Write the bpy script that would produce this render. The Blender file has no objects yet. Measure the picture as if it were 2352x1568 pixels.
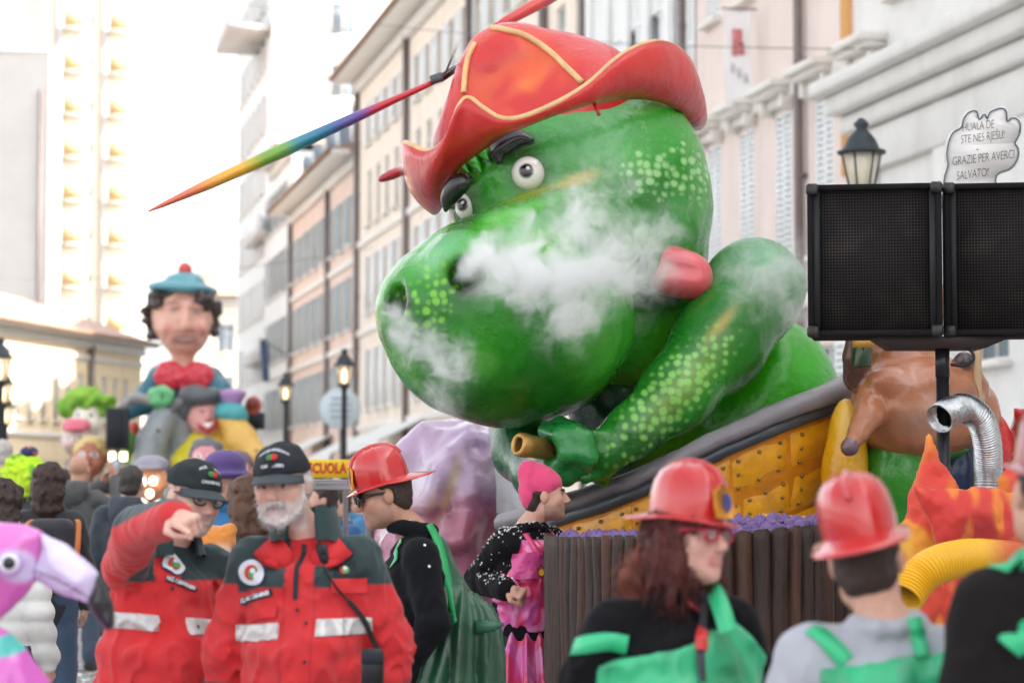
import bpy, math, random
import numpy as np
from mathutils import Vector, Matrix
R = math.radians
rnd = random.Random(11)
sc = bpy.context.scene
COL = sc.collection
# ---------------------------------------------------------------- camera, sky, sun, exposure
FPX = 85.0 / 36.0 * 2352.0          # focal length in pixels of a 2352 px wide picture
CAMZ = 1.65
PITCH = math.atan((1120 - 784) / FPX)
CP, SP = math.cos(PITCH), math.sin(PITCH)
STREET = math.atan(1176 / FPX)      # the street runs this far left of the view axis
cam_d = bpy.data.cameras.new('camera')
cam = bpy.data.objects.new('camera', cam_d)
COL.objects.link(cam)
cam.location = (0, 0, CAMZ)
cam.rotation_euler = (R(90) + PITCH, 0, 0)
cam_d.lens = 85; cam_d.sensor_width = 36
cam_d.clip_start = 0.1; cam_d.clip_end = 3000
cam_d.dof.use_dof = True
cam_d.dof.focus_distance = 10.6
cam_d.dof.aperture_fstop = 3.0
cam_d.dof.aperture_blades = 0
sc.camera = cam
SUN_EL = R(40)
# towards the sun, on the ground: mostly across the street from the right, a little from behind
_sh = np.array([math.cos(STREET), math.sin(STREET)]) * .93 - np.array([-math.sin(STREET), math.cos(STREET)]) * .37
_sh /= np.linalg.norm(_sh)
sun_d = bpy.data.lights.new('sun', 'SUN')
sun_d.energy = 4.0; sun_d.angle = R(0.5); sun_d.color = (1, .93, .82)
sun = bpy.data.objects.new('sun', sun_d); COL.objects.link(sun)
_sd = Vector((_sh[0] * math.cos(SUN_EL), _sh[1] * math.cos(SUN_EL), math.sin(SUN_EL)))
sun.rotation_euler = _sd.to_track_quat('Z', 'Y').to_euler()
sun.location = (30, -20, 60)
world = bpy.data.worlds.new('World'); sc.world = world; world.use_nodes = True
_nt = world.node_tree
_bg = _nt.nodes['Background']
_sky = _nt.nodes.new('ShaderNodeTexSky'); _sky.sky_type = 'NISHITA'; _sky.sun_disc = False
_sky.sun_elevation = SUN_EL
_sky.sun_rotation = math.atan2(_sh[0], _sh[1])
_sky.air_density = 1.0; _sky.dust_density = 3.0; _sky.ozone_density = 1.0
_hs = _nt.nodes.new('ShaderNodeHueSaturation'); _hs.inputs['Saturation'].default_value = .20
_nt.links.new(_sky.outputs[0], _hs.inputs['Color'])
_nt.links.new(_hs.outputs[0], _bg.inputs[0])
_bg.inputs[1].default_value = .15
sc.view_settings.view_transform = 'Standard'
sc.view_settings.look = 'None'
sc.view_settings.gamma = 1
sc.view_settings.use_curve_mapping = False
sc.view_settings.exposure = 1.82
sc.cycles.use_denoising = True
sc.cycles.max_bounces = 8
sc.cycles.diffuse_bounces = 3
sc.cycles.glossy_bounces = 3
sc.cycles.use_adaptive_sampling = True
sc.cycles.adaptive_threshold = .03
sc.cycles.volume_bounces = 8
sc.cycles.volume_max_steps = 256
sc.cycles.sample_clamp_indirect = 6

# ---------------------------------------------------------------- helpers
def at(px, py, d):
    """A point of the place: seen at (px, py) of the 2352x1568 picture, d metres deep."""
    x = (px - 1176) / FPX * d; yc = (784 - py) / FPX * d
    return np.array([x, d * CP - yc * SP, CAMZ + d * SP + yc * CP])
def mpp(d): return d / FPX
def V3(*a): return np.array(a, float)
U = V3(-math.sin(STREET), math.cos(STREET), 0); VV = V3(math.cos(STREET), math.sin(STREET), 0)
def sv(s, v, z=0): return U * s + VV * v + V3(0, 0, z)
def fac(px, py, v=15.0):
    r = at(px, py, 1.0) - V3(0, 0, CAMZ)
    t = v / (r @ VV); p = V3(0, 0, CAMZ) + r * t
    return p @ U, p[2]
def rgb(*c):
    if len(c) == 1:
        h = c[0].lstrip('#'); c = [int(h[i:i + 2], 16) for i in (0, 2, 4)]
    return tuple((x / 255 / 12.92) if x / 255 <= .04045 else ((x / 255 + .055) / 1.055) ** 2.4 for x in c)

WL = {}
def tag(o, label, cat=None, group=None, kind=None):
    if label: o['label'] = label
    if cat: o['category'] = cat
    if group: o['group'] = group
    if kind: o['kind'] = kind
    return o
def thing(name, label, cat, loc, group=None):
    o = bpy.data.objects.new(name, None); COL.objects.link(o)
    o.empty_display_size = .2
    o.location = tuple(map(float, loc)); WL[o] = np.array(loc, float)
    return tag(o, label, cat, group)
def mesh_of(name, Vs, Fs, smooth=True, col=None, mats=None, fm=None):
    me = bpy.data.meshes.new(name)
    Vs = np.asarray(Vs, np.float32).reshape(-1, 3)
    if isinstance(Fs, np.ndarray) and Fs.ndim == 2:
        n, k = Fs.shape
        flat = Fs.astype(np.int32).ravel(); tot = np.full(n, k, np.int32)
    else:
        tot = np.array([len(f) for f in Fs], np.int32); flat = np.array([i for f in Fs for i in f], np.int32)
    st = np.zeros(len(tot), np.int32); st[1:] = np.cumsum(tot)[:-1]
    me.vertices.add(len(Vs)); me.vertices.foreach_set('co', Vs.ravel())
    me.loops.add(len(flat)); me.loops.foreach_set('vertex_index', flat)
    me.polygons.add(len(tot)); me.polygons.foreach_set('loop_start', st)
    if smooth: me.polygons.foreach_set('use_smooth', np.ones(len(tot), bool))
    if fm is not None: me.polygons.foreach_set('material_index', np.asarray(fm, np.int32))
    me.update(calc_edges=True)
    if col is not None:
        a = me.color_attributes.new('Col', 'FLOAT_COLOR', 'POINT')
        c4 = np.ones((len(Vs), 4), np.float32); c4[:, :3] = col[:, :3]
        a.data.foreach_set('color', c4.ravel())
    for m in (mats or []): me.materials.append(m)
    return me
def link(name, me, parent=None, loc=None, rot=None, scale=None, mat=None):
    """Link mesh me; its coordinates (or loc) are world ones, whatever the parent."""
    o = bpy.data.objects.new(name, me); COL.objects.link(o)
    w = np.zeros(3) if loc is None else np.array(loc, float)
    if parent is not None: o.parent = parent
    o.location = tuple(w - (WL.get(parent, np.zeros(3)) if parent is not None else 0))
    if rot is not None: o.rotation_euler = rot
    if scale is not None: o.scale = scale if hasattr(scale, '__len__') else (scale,) * 3
    WL[o] = w
    if mat is not None and not me.materials: me.materials.append(mat)
    return o
def part(name, Vs, Fs, mat, parent=None, smooth=True, col=None):
    return link(name, mesh_of(name, Vs, Fs, smooth, col, [mat]), parent)

# ---- poly builder -------------------------------------------------------------
class MB:
    def __init__(s): s.v = []; s.f = []
    def add(s, V, F):
        b = len(s.v); s.v += [tuple(map(float, p)) for p in V]; s.f += [[i + b for i in f] for f in F]; return s
    def box(s, c, h, ax=None, bev=0.0):
        """box at c, half sizes h, axes rows ax"""
        c = np.array(c, float); A = np.eye(3) if ax is None else np.array(ax, float); h = np.array(h, float)
        if bev <= 0:
            P = [c + (A.T @ (h * V3(x, y, z))) for z in (-1, 1) for y in (-1, 1) for x in (-1, 1)]
            return s.add(P, [(0, 2, 3, 1), (4, 5, 7, 6), (0, 1, 5, 4), (2, 6, 7, 3), (0, 4, 6, 2), (1, 3, 7, 5)])
        P = []; ix = {}
        for a in range(3):
            for sx in (-1, 1):
                for sy in (-1, 1):
                    for sz in (-1, 1):
                        g = [sx, sy, sz]; q = np.array([g[i] * (h[i] - (0 if i == a else bev)) for i in range(3)])
                        ix[(a, sx, sy, sz)] = len(P); P.append(c + A.T @ q)
        F = []
        for a in range(3):
            b, d = [(1, 2), (2, 0), (0, 1)][a]
            for sg in (-1, 1):
                q = []
                for (p, r) in ((-1, -1), (1, -1), (1, 1), (-1, 1)):
                    g = [0, 0, 0]; g[a] = sg; g[b] = p; g[d] = r; q.append(ix[(a, *g)])
                F.append(q if sg > 0 else q[::-1])
            for p in (-1, 1):
                for r in (-1, 1):
                    g1 = [0, 0, 0]; g1[b] = p; g1[d] = r; g2 = list(g1); g1[a] = -1; g2[a] = 1
                    q = [ix[(b, *g1)], ix[(b, *g2)], ix[(d, *g2)], ix[(d, *g1)]]
                    F.append(q if p * r < 0 else q[::-1])
        for sx in (-1, 1):
            for sy in (-1, 1):
                for sz in (-1, 1):
                    q = [ix[(a, sx, sy, sz)] for a in range(3)]
                    F.append(q if sx * sy * sz > 0 else q[::-1])
        return s.add(P, F)
    def quad(s, a, b, c, d): return s.add([a, b, c, d], [(0, 1, 2, 3)])
    def tube(s, pts, r, n=8, caps=True, flat=None):
        V, F = sweep(pts, r, n, caps, flat); return s.add(V, F)
    def lathe(s, prof, c=(0, 0, 0), n=16, axis='z', A=None):
        """prof: (radius, height)"""
        V = []; F = []
        for (r, z) in prof:
            for i in range(n):
                t = 2 * math.pi * i / n; V.append(V3(r * math.cos(t), r * math.sin(t), z))
        for j in range(len(prof) - 1):
            for i in range(n):
                k = (i + 1) % n; F.append((j * n + i, j * n + k, (j + 1) * n + k, (j + 1) * n + i))
        F.append(tuple(range(n))[::-1]); F.append(tuple((len(prof) - 1) * n + i for i in range(n)))
        V = np.array(V)
        if A is not None: V = V @ np.array(A, float)
        return s.add(V + np.array(c), F)
    def part(s, name, mat, parent=None, smooth=False, col=None):
        return part(name, s.v, s.f, mat, parent, smooth, col)
    def mesh(s, name, mat, smooth=False):
        return mesh_of(name, s.v, s.f, smooth, None, [mat])
def nrm(v): v = np.array(v, float); return v / (np.linalg.norm(v) + 1e-12)
def sweep(pts, r, n=8, caps=True, flat=None, closed=False):
    pts = np.array(pts, float); m = len(pts)
    rr = np.broadcast_to(np.array(r, float), (m,)) if np.ndim(r) < 2 else np.array(r)
    V = []; F = []; up = V3(0, 0, 1)
    for i in range(m):
        if closed: t = nrm(pts[(i + 1) % m] - pts[i - 1])
        else: t = nrm(pts[min(i + 1, m - 1)] - pts[max(i - 1, 0)])
        if i == 0:
            a = np.cross(t, up)
            if np.linalg.norm(a) < .1: a = np.cross(t, V3(1, 0, 0))
            a = nrm(a)
        else: a = nrm(a - t * (a @ t))
        b = np.cross(a, t)
        for k in range(n):
            th = 2 * math.pi * k / n; ca, sa = math.cos(th), math.sin(th)
            if flat: sa *= flat
            V.append(pts[i] + rr[i] * (a * ca + b * sa))
    L = m if closed else m - 1
    for i in range(L):
        j = (i + 1) % m
        for k in range(n):
            l = (k + 1) % n; F.append((i * n + k, j * n + k, j * n + l, i * n + l))
    if caps and not closed:
        F.append(tuple(range(n))); F.append(tuple((m - 1) * n + k for k in range(n))[::-1])
    return np.array(V), F
def spline(pts, n=40):
    """Catmull-Rom through pts (any dimension)"""
    P = np.array(pts, float); P = np.vstack([2 * P[0] - P[1], P, 2 * P[-1] - P[-2]]); out = []
    L = len(P) - 3
    for t in np.linspace(0, L - 1e-9, n):
        i = int(t); u = t - i; a, b, c, d = P[i:i + 4]
        out.append(.5 * ((2 * b) + (-a + c) * u + (2 * a - 5 * b + 4 * c - d) * u * u + (-a + 3 * b - 3 * c + d) * u ** 3))
    return np.array(out)

# ---- smooth solids (distance fields meshed by surface nets) ----------------------
def rotm(rx=0, ry=0, rz=0):
    return np.array(Matrix.Rotation(R(rz), 3, 'Z') @ Matrix.Rotation(R(ry), 3, 'Y') @ Matrix.Rotation(R(rx), 3, 'X'))
class SDF:
    def __init__(s, k=.02, col=(.5, .5, .5)):
        s.P = []; s.k = k; s.col = col; s.paints = []; s.disp = None; s.dmax = 0.0
    def _add(s, f, lo, hi, k, col, op):
        s.P.append((f, np.array(lo, float), np.array(hi, float), s.k if k is None else k, s.col if col is None else col, op)); return s
    def ell(s, c, r, col=None, k=None, rot=None, op='u'):
        c = np.array(c, float); r = np.broadcast_to(np.array(r, float), (3,)).copy(); M = None if rot is None else np.array(rot, float)
        def f(p):
            q = p - c
            if M is not None: q = q @ M
            a = q / r; k0 = np.sqrt((a * a).sum(-1)); b = a / r; k1 = np.sqrt((b * b).sum(-1)) + 1e-9
            return k0 * (k0 - 1) / k1
        e = r if M is None else np.full(3, r.max())
        return s._add(f, c - e, c + e, k, col, op)
    def cap(s, a, b, ra, rb=None, col=None, k=None, op='u', sq=None):
        a = np.array(a, float); b = np.array(b, float); rb = ra if rb is None else rb; ba = b - a; L = ba @ ba + 1e-12
        if sq is not None: ax = nrm(sq[0]); fc = sq[1]
        def f(p):
            q = p - a; t = np.clip((q @ ba) / L, 0, 1); q = q - t[..., None] * ba
            if sq is not None: q = q + (q @ ax)[..., None] * ax * (1 / fc - 1)
            return np.sqrt((q * q).sum(-1)) - (ra + (rb - ra) * t)
        m = max(ra, rb)
        return s._add(f, np.minimum(a, b) - m, np.maximum(a, b) + m, k, col, op)
    def chain(s, pts, rs, col=None, k=None, op='u', sq=None):
        for i in range(len(pts) - 1): s.cap(pts[i], pts[i + 1], rs[i], rs[i + 1], col, k, op, sq)
        return s
    def box(s, c, h, rd=.01, col=None, k=None, rot=None, op='u'):
        c = np.array(c, float); h = np.array(h, float); M = None if rot is None else np.array(rot, float)
        def f(p):
            q = p - c
            if M is not None: q = q @ M
            q = np.abs(q) - (h - rd)
            return np.sqrt((np.maximum(q, 0) ** 2).sum(-1)) + np.minimum(q.max(-1), 0) - rd
        e = h if M is None else np.full(3, np.linalg.norm(h))
        return s._add(f, c - e, c + e, k, col, op)
    def _comb(s, D, d, k, op):
        if op == 'u':
            h = np.clip(.5 + .5 * (D - d) / k, 0, 1); return D + (d - D) * h - k * h * (1 - h), h
        h = np.clip(.5 - .5 * (D + d) / k, 0, 1); return D + (-d - D) * h + k * h * (1 - h), h
    def ev(s, p, colors=False):
        p = np.asarray(p, float); D = np.full(p.shape[:-1], 1e3); C = np.zeros(p.shape[:-1] + (3,))
        for (f, lo, hi, k, col, op) in s.P:
            d = f(p); D, h = s._comb(D, d, k, op)
            if colors:
                h2 = h[..., None]
                C = C * (1 - h2) + np.array(col) * h2
        if s.disp is not None: D = D + s.disp(p)
        return (D, C) if colors else D
    def march(s, px, py, d0=2.0, d1=40.0):
        """first surface point seen at a pixel"""
        o = V3(0, 0, CAMZ); r = nrm(at(px, py, 1.0) - o); t = d0
        for _ in range(300):
            d = float(s.ev((o + r * t)[None])[0])
            if d < 1e-4: break
            t += d * .7
            if t > d1: break
        return o + r * t
    def normal(s, p, e=.004):
        p = np.array(p, float); E = np.eye(3) * e
        return nrm([float(s.ev((p + E[i])[None])[0] - s.ev((p - E[i])[None])[0]) for i in range(3)])
    def build(s, h, T=None):
        """vertices, quads, colours"""
        u = [q for q in s.P if q[5] == 'u']
        lo = np.min([q[1] for q in u], 0) - 3 * h - s.dmax; hi = np.max([q[2] for q in u], 0) + 3 * h + s.dmax
        n = np.ceil((hi - lo) / h).astype(int) + 1
        ax = [lo[i] + h * np.arange(n[i]) for i in range(3)]
        D = np.full(n, 6 * h + s.dmax, np.float64)
        for (f, a, b, k, col, op) in s.P:
            m = k + 2.5 * h + s.dmax
            i0 = np.clip(np.floor((a - m - lo) / h).astype(int), 0, n); i1 = np.clip(np.ceil((b + m - lo) / h).astype(int) + 1, 0, n)
            if (i1 <= i0).any(): continue
            sl = tuple(slice(i0[i], i1[i]) for i in range(3))
            p = np.stack(np.meshgrid(*[ax[i][sl[i]] for i in range(3)], indexing='ij'), -1)
            D[sl] = s._comb(D[sl], f(p), k, op)[0]
        if s.disp is not None:
            m = np.abs(D) < s.dmax + 2 * h
            ij = np.argwhere(m); p = np.stack([ax[i][ij[:, i]] for i in range(3)], -1)
            D[m] += s.disp(p)
        V, F = nets(D, lo, h)
        C = None
        C = s.ev(V, True)[1]
        for g in s.paints: C = g(V, C)
        if T is not None: V = V @ T[0].T + T[1]
        return V, F, C
    def part(s, name, h, mat, parent=None, T=None):
        V, F, C = s.build(h, T); return part(name, V, F, mat, parent, True, C)
def nets(D, lo, h):
    S = D < 0
    off = np.array([(x, y, z) for x in (0, 1) for y in (0, 1) for z in (0, 1)])
    sh = [n - 1 for n in D.shape]
    c = np.zeros(sh, np.int8)
    for o in off: c += S[o[0]:o[0] + sh[0], o[1]:o[1] + sh[1], o[2]:o[2] + sh[2]]
    act = (c > 0) & (c < 8); idx = np.argwhere(act)
    vid = np.full(sh, -1, np.int64); vid[act] = np.arange(len(idx))
    vals = [D[idx[:, 0] + o[0], idx[:, 1] + o[1], idx[:, 2] + o[2]] for o in off]
    acc = np.zeros((len(idx), 3)); cnt = np.zeros(len(idx))
    for a in range(8):
        for b in range(a + 1, 8):
            if np.abs(off[a] - off[b]).sum() != 1: continue
            va, vb = vals[a], vals[b]; m = (va < 0) != (vb < 0)
            t = np.where(m, va / np.where(m, va - vb, 1), 0)
            acc += np.where(m[:, None], off[a] + t[:, None] * (off[b] - off[a]), 0); cnt += m
    V = lo + h * (idx + acc / np.maximum(cnt, 1)[:, None])
    Fs = []
    for x in range(3):
        y, z = (x + 1) % 3, (x + 2) % 3
        s0 = [slice(None)] * 3; s1 = [slice(None)] * 3; s0[x] = slice(0, -1); s1[x] = slice(1, None)
        A, B = S[tuple(s0)], S[tuple(s1)]
        e = np.argwhere(A != B)
        ok = (e[:, y] > 0) & (e[:, z] > 0) & (e[:, y] < sh[y]) & (e[:, z] < sh[z]); e = e[ok]
        ins = A[e[:, 0], e[:, 1], e[:, 2]]
        def g(dy, dz):
            q = e.copy(); q[:, y] -= dy; q[:, z] -= dz; return vid[q[:, 0], q[:, 1], q[:, 2]]
        q = np.stack([g(1, 1), g(0, 1), g(0, 0), g(1, 0)], 1)
        q[~ins] = q[~ins][:, ::-1]; Fs.append(q)
    F = np.concatenate(Fs)
    return V, F[(F >= 0).all(1)]
_nr = np.random.RandomState(5)
_NK = _nr.normal(size=(12, 3)); _NK /= np.linalg.norm(_NK, axis=1)[:, None]; _NF = _nr.uniform(.7, 1.5, 12); _NP = _nr.uniform(0, 6.28, 12)
def wob(p, f, seed=0):
    """smooth pseudo noise, about -1..1"""
    q = np.asarray(p) * (f * 2.6) + seed * 3.7
    w = np.sin(q[..., [1, 2, 0]] * 1.3 + seed) * .8
    a = (q + w) @ (_NK * _NF[:, None]).T + _NP
    return np.sin(a).sum(-1) / 5.0
def sstep(a, b, x): t = np.clip((x - a) / (b - a), 0, 1); return t * t * (3 - 2 * t)
def mixc(C, col, w): return C * (1 - w[:, None]) + np.array(col)[None] * w[:, None]

# ---- materials -------------------------------------------------------------------
MATS = {}
def M(name, col=(.5, .5, .5), rough=.6, metal=0., attr=False, bump=None, var=None, coat=0., sheen=0., emit=None, spec=.5, alpha=1., trans=0., sss=0., bump2=None, stretch=None, coords='Object'):
    if name in MATS: return MATS[name]
    m = bpy.data.materials.new(name); m.use_nodes = True; nt = m.node_tree; b = nt.nodes['Principled BSDF']; L = nt.links; N = nt.nodes
    b.inputs['Roughness'].default_value = rough; b.inputs['Metallic'].default_value = metal
    b.inputs['Base Color'].default_value = (*col, 1); b.inputs['Specular IOR Level'].default_value = spec
    b.inputs['Coat Weight'].default_value = coat; b.inputs['Coat Roughness'].default_value = .12
    b.inputs['Sheen Weight'].default_value = sheen
    if trans: b.inputs['Transmission Weight'].default_value = trans
    if sss:
        b.inputs['Subsurface Weight'].default_value = sss; b.inputs['Subsurface Radius'].default_value = (.012, .005, .003)
    if emit: b.inputs['Emission Color'].default_value = (*emit[0], 1); b.inputs['Emission Strength'].default_value = emit[1]
    tc = N.new('ShaderNodeTexCoord'); co = tc.outputs[coords]
    if stretch:
        mp = N.new('ShaderNodeMapping'); mp.inputs['Scale'].default_value = stretch; L.new(co, mp.inputs[0]); co = mp.outputs[0]
    src = None
    if attr:
        a = N.new('ShaderNodeAttribute'); a.attribute_name = 'Col'; src = a.outputs['Color']
    if var:
        nz = N.new('ShaderNodeTexNoise'); nz.inputs['Scale'].default_value = var[0]; nz.inputs['Detail'].default_value = 6; nz.inputs['Roughness'].default_value = .62
        L.new(co, nz.inputs['Vector'])
        mr = N.new('ShaderNodeMapRange'); mr.inputs[1].default_value = .25; mr.inputs[2].default_value = .75
        mr.inputs[3].default_value = 1 - var[1]; mr.inputs[4].default_value = 1 + var[1] * .6
        L.new(nz.outputs[0], mr.inputs[0])
        mx = N.new('ShaderNodeMix'); mx.data_type = 'RGBA'; mx.blend_type = 'MULTIPLY'; mx.inputs[0].default_value = 1
        if src is None: mx.inputs[6].default_value = (*col, 1)
        else: L.new(src, mx.inputs[6])
        L.new(mr.outputs[0], mx.inputs[7]); src = mx.outputs[2]
        mr2 = N.new('ShaderNodeMapRange'); mr2.inputs[1].default_value = .3; mr2.inputs[2].default_value = .7
        mr2.inputs[3].default_value = max(0, rough - .1); mr2.inputs[4].default_value = min(1, rough + .12)
        L.new(nz.outputs[0], mr2.inputs[0]); L.new(mr2.outputs[0], b.inputs['Roughness'])
    if src is not None: L.new(src, b.inputs['Base Color'])
    last = None
    for bb in (bump, bump2):
        if not bb: continue
        nz = N.new('ShaderNodeTexNoise'); nz.inputs['Scale'].default_value = bb[0]; nz.inputs['Detail'].default_value = 5
        L.new(co, nz.inputs['Vector'])
        bp = N.new('ShaderNodeBump'); bp.inputs['Strength'].default_value = bb[1]; bp.inputs['Distance'].default_value = bb[2] if len(bb) > 2 else .01
        L.new(nz.outputs[0], bp.inputs['Height'])
        if last: L.new(last, bp.inputs['Normal'])
        last = bp.outputs[0]
    if last: L.new(last, b.inputs['Normal'])
    if alpha < 1: b.inputs['Alpha'].default_value = alpha
    MATS[name] = m
    return m
def text_mesh(txt, size, depth=.0, shear=0., bold=0., align='CENTER', space=1.0):
    cu = bpy.data.curves.new('t', 'FONT'); cu.body = txt; cu.size = size; cu.extrude = depth; cu.shear = shear; cu.offset = bold
    cu.align_x = align; cu.align_y = 'CENTER'; cu.space_character = space; cu.resolution_u = 3
    o = bpy.data.objects.new('t', cu)
    me = bpy.data.meshes.new_from_object(o)
    n = len(me.vertices); co = np.zeros(n * 3, np.float32); me.vertices.foreach_get('co', co); F = [tuple(p.vertices) for p in me.polygons]
    bpy.data.objects.remove(o); bpy.data.curves.remove(cu); bpy.data.meshes.remove(me)
    return co.reshape(-1, 3).astype(float), F
def frame_from(n, up=(0, 0, 1)):
    """rows: right, up, out of a surface whose outward normal is n"""
    n = nrm(n); x = nrm(np.cross(np.array(up, float), n)); return np.array([x, np.cross(n, x), n])
# ================================================================ the setting
M('asphalt', rgb(150, 148, 146), .85, var=(3, .25), bump=(60, .4, .006))
M('stone', rgb(222, 220, 216), .8, var=(1.2, .12), bump=(20, .3, .01))
M('plaster_pink', rgb(226, 210, 202), .85, var=(.5, .10), bump=(25, .2, .01))
M('plaster_blue', rgb(226, 226, 224), .85, var=(.5, .08))
M('plaster_cream', rgb(234, 221, 206), .85, var=(.5, .10))
M('plaster_rose', rgb(224, 200, 188), .85, var=(.6, .12))
M('plaster_white', rgb(232, 232, 231), .85, var=(.4, .08))
M('plaster_yellow', rgb(240, 220, 186), .85, var=(.4, .08))
M('plaster_sun', rgb(236, 226, 210), .85, var=(.3, .05))
M('concrete', rgb(200, 196, 192), .85, var=(.3, .1))
M('trim_white', rgb(228, 223, 216), .7, var=(2, .08))
M('shutter_white', rgb(238, 240, 240), .6)
M('shutter_blue', rgb(180, 198, 204), .6, var=(2, .1))
M('shutter_grey', rgb(160, 166, 168), .6, var=(2, .1))
M('glass', rgb(130, 146, 158), .08, spec=.8)
M('pipe', rgb(126, 114, 112), .5, metal=.3, var=(3, .2))
M('eave_wood', rgb(150, 118, 96), .7, var=(3, .2))
M('roof_tile', rgb(196, 166, 150), .85, var=(6, .3), bump=(12, .8, .03))
M('slate', rgb(120, 130, 140), .6, var=(2, .2))
M('iron', rgb(58, 66, 70), .5, metal=.4, var=(6, .2), bump=(40, .2, .004))
M('lamp_glass', rgb(250, 240, 215), .25, alpha=.55)
M('lamp_lit', rgb(255, 225, 170), .4, emit=((1, .72, .4), 2.2))
M('canvas', rgb(225, 225, 222), .8, var=(2, .08), bump=(8, .3, .02))

def weather(m, amt):
    nt = MATS[m].node_tree; N = nt.nodes; L = nt.links; b = N['Principled BSDF']; src = b.inputs['Base Color'].links[0].from_socket
    tc = N.new('ShaderNodeTexCoord'); mp = N.new('ShaderNodeMapping'); mp.inputs['Scale'].default_value = (1.1, 1.1, .12); L.new(tc.outputs['Object'], mp.inputs[0])
    nz = N.new('ShaderNodeTexNoise'); nz.inputs['Scale'].default_value = 1.4; nz.inputs['Detail'].default_value = 8; nz.inputs['Roughness'].default_value = .7; L.new(mp.outputs[0], nz.inputs['Vector'])
    mr = N.new('ShaderNodeMapRange'); mr.inputs[1].default_value = .5; mr.inputs[2].default_value = .8; mr.inputs[4].default_value = amt; L.new(nz.outputs[0], mr.inputs[0])
    mx = N.new('ShaderNodeMix'); mx.data_type = 'RGBA'; mx.inputs[7].default_value = (.22, .19, .16, 1); L.new(mr.outputs[0], mx.inputs[0]); L.new(src, mx.inputs[6]); L.new(mx.outputs[2], b.inputs['Base Color'])
for m_ in ('plaster_pink', 'plaster_blue', 'plaster_cream', 'plaster_rose', 'plaster_white', 'plaster_yellow', 'stone', 'trim_white'): weather(m_, .3 if m_ not in ('stone', 'trim_white') else .2)
g = part('ground', [(-700, -300, 0), (700, -300, 0), (700, 1400, 0), (-700, 1400, 0)], [(0, 1, 2, 3)], MATS['asphalt'], smooth=False)
tag(g, 'grey asphalt street sprinkled with confetti', kind='structure')
# pavement along the right row, a real kerb
mb = MB(); q = lambda s, v, z: sv(s, v, z)
c0 = (sv(-40, 11.2) + sv(170, 14.98)) / 2
mb.box(sv(65, 13.1, .07), (1.9, 105, .07), [VV, U, V3(0, 0, 1)], .02)
tag(mb.part('pavement', MATS['stone']), 'pale stone pavement along the right-hand houses', kind='structure')
# confetti on the asphalt: thousands of paper flakes nobody could count
def confetti():
    rs = np.random.RandomState(3); n = 9000
    d = rs.uniform(14, 42, n); px = rs.uniform(-150, 1150, n); x = (px - 1176) / FPX * d
    P = np.stack([x, d, np.full(n, .006)], 1) + np.stack([np.zeros(n), np.zeros(n), rs.uniform(0, .02, n)], 1)
    a = rs.uniform(0, 6.28, n); sz = rs.uniform(.008, .022, n)
    ex = np.stack([np.cos(a), np.sin(a), rs.uniform(-.4, .4, n)], 1) * sz[:, None]; ey = np.stack([-np.sin(a), np.cos(a), rs.uniform(-.4, .4, n)], 1) * sz[:, None]
    V = np.stack([P - ex - ey, P + ex - ey, P + ex + ey, P - ex + ey], 1).reshape(-1, 3)
    pal = np.array([rgb(240, 240, 235)] * 5 + [rgb(225, 205, 120), rgb(120, 190, 150), rgb(230, 150, 160), rgb(150, 180, 215)])
    C = np.repeat(pal[rs.randint(0, len(pal), n)], 4, 0)
    o = part('confetti', V, np.arange(4 * n).reshape(-1, 4), M('paper', attr=True, rough=.8), smooth=False, col=C)
    tag(o, 'paper confetti scattered over the street', kind='stuff')
confetti()

class Facade:
    """a flat front in its own axes: a along it, z up, n out of it"""
    def __init__(s, o, a, n): s.o = np.array(o, float); s.a = nrm(a); s.n = nrm(n); s.Z = V3(0, 0, 1); s.ax = [s.a, s.n, s.Z]
    def p(s, a, z, n=0): return s.o + s.a * a + s.Z * z + s.n * n
def unit_box_mesh(name, hx, hy, hz, mat, bev=.0):
    return MB().box((0, 0, 0), (hx, hy, hz), None, bev).mesh(name, mat)
_WM = {}
def window_meshes(w, h, sh, shm):
    key = (round(w, 2), round(h, 2), sh, shm)
    if key in _WM: return _WM[key]
    fr = MB(); t = .06
    for sx in (-1, 1): fr.box((sx * (w / 2 - t / 2), 0, 0), (t / 2, .04, h / 2))
    for z in (-h / 2 + t / 2, h / 2 - t / 2, h * .2): fr.box((0, .003, z), (w / 2 - t, .035, t / 2))
    fr.box((0, .006, 0), (t / 2, .03, h / 2 - t))
    fm = fr.mesh('window', MATS['trim_white'])
    pm = MB().box((0, -.01, 0), (w / 2 - .01, .008, h / 2 - .01)).mesh('pane', MATS['glass'])
    sm = None
    if sh:
        s = MB(); lw = w / 2
        for sx in (-1, 1): s.box((sx * (lw / 2 - .03), 0, 0), (.03, .022, h / 2))
        for z in (-h / 2 + .04, h / 2 - .04, 0): s.box((0, .001, z), (lw / 2 - .06, .02, .04))
        nz = max(6, int(h / .13))
        for i in range(nz):
            z = -h / 2 + .1 + (h - .2) * (i + .5) / nz
            s.box((0, 0, z), (lw / 2 - .06, .008, .045), rotm(12, 0, 0))
        sm = s.mesh('shutter', MATS[shm])
    sill = MB().box((0, .08, 0), (w / 2 + .12, .14, .05), None, .01).mesh('sill', MATS['trim_white'])
    _WM[key] = (fm, pm, sm, sill); return _WM[key]
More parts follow.
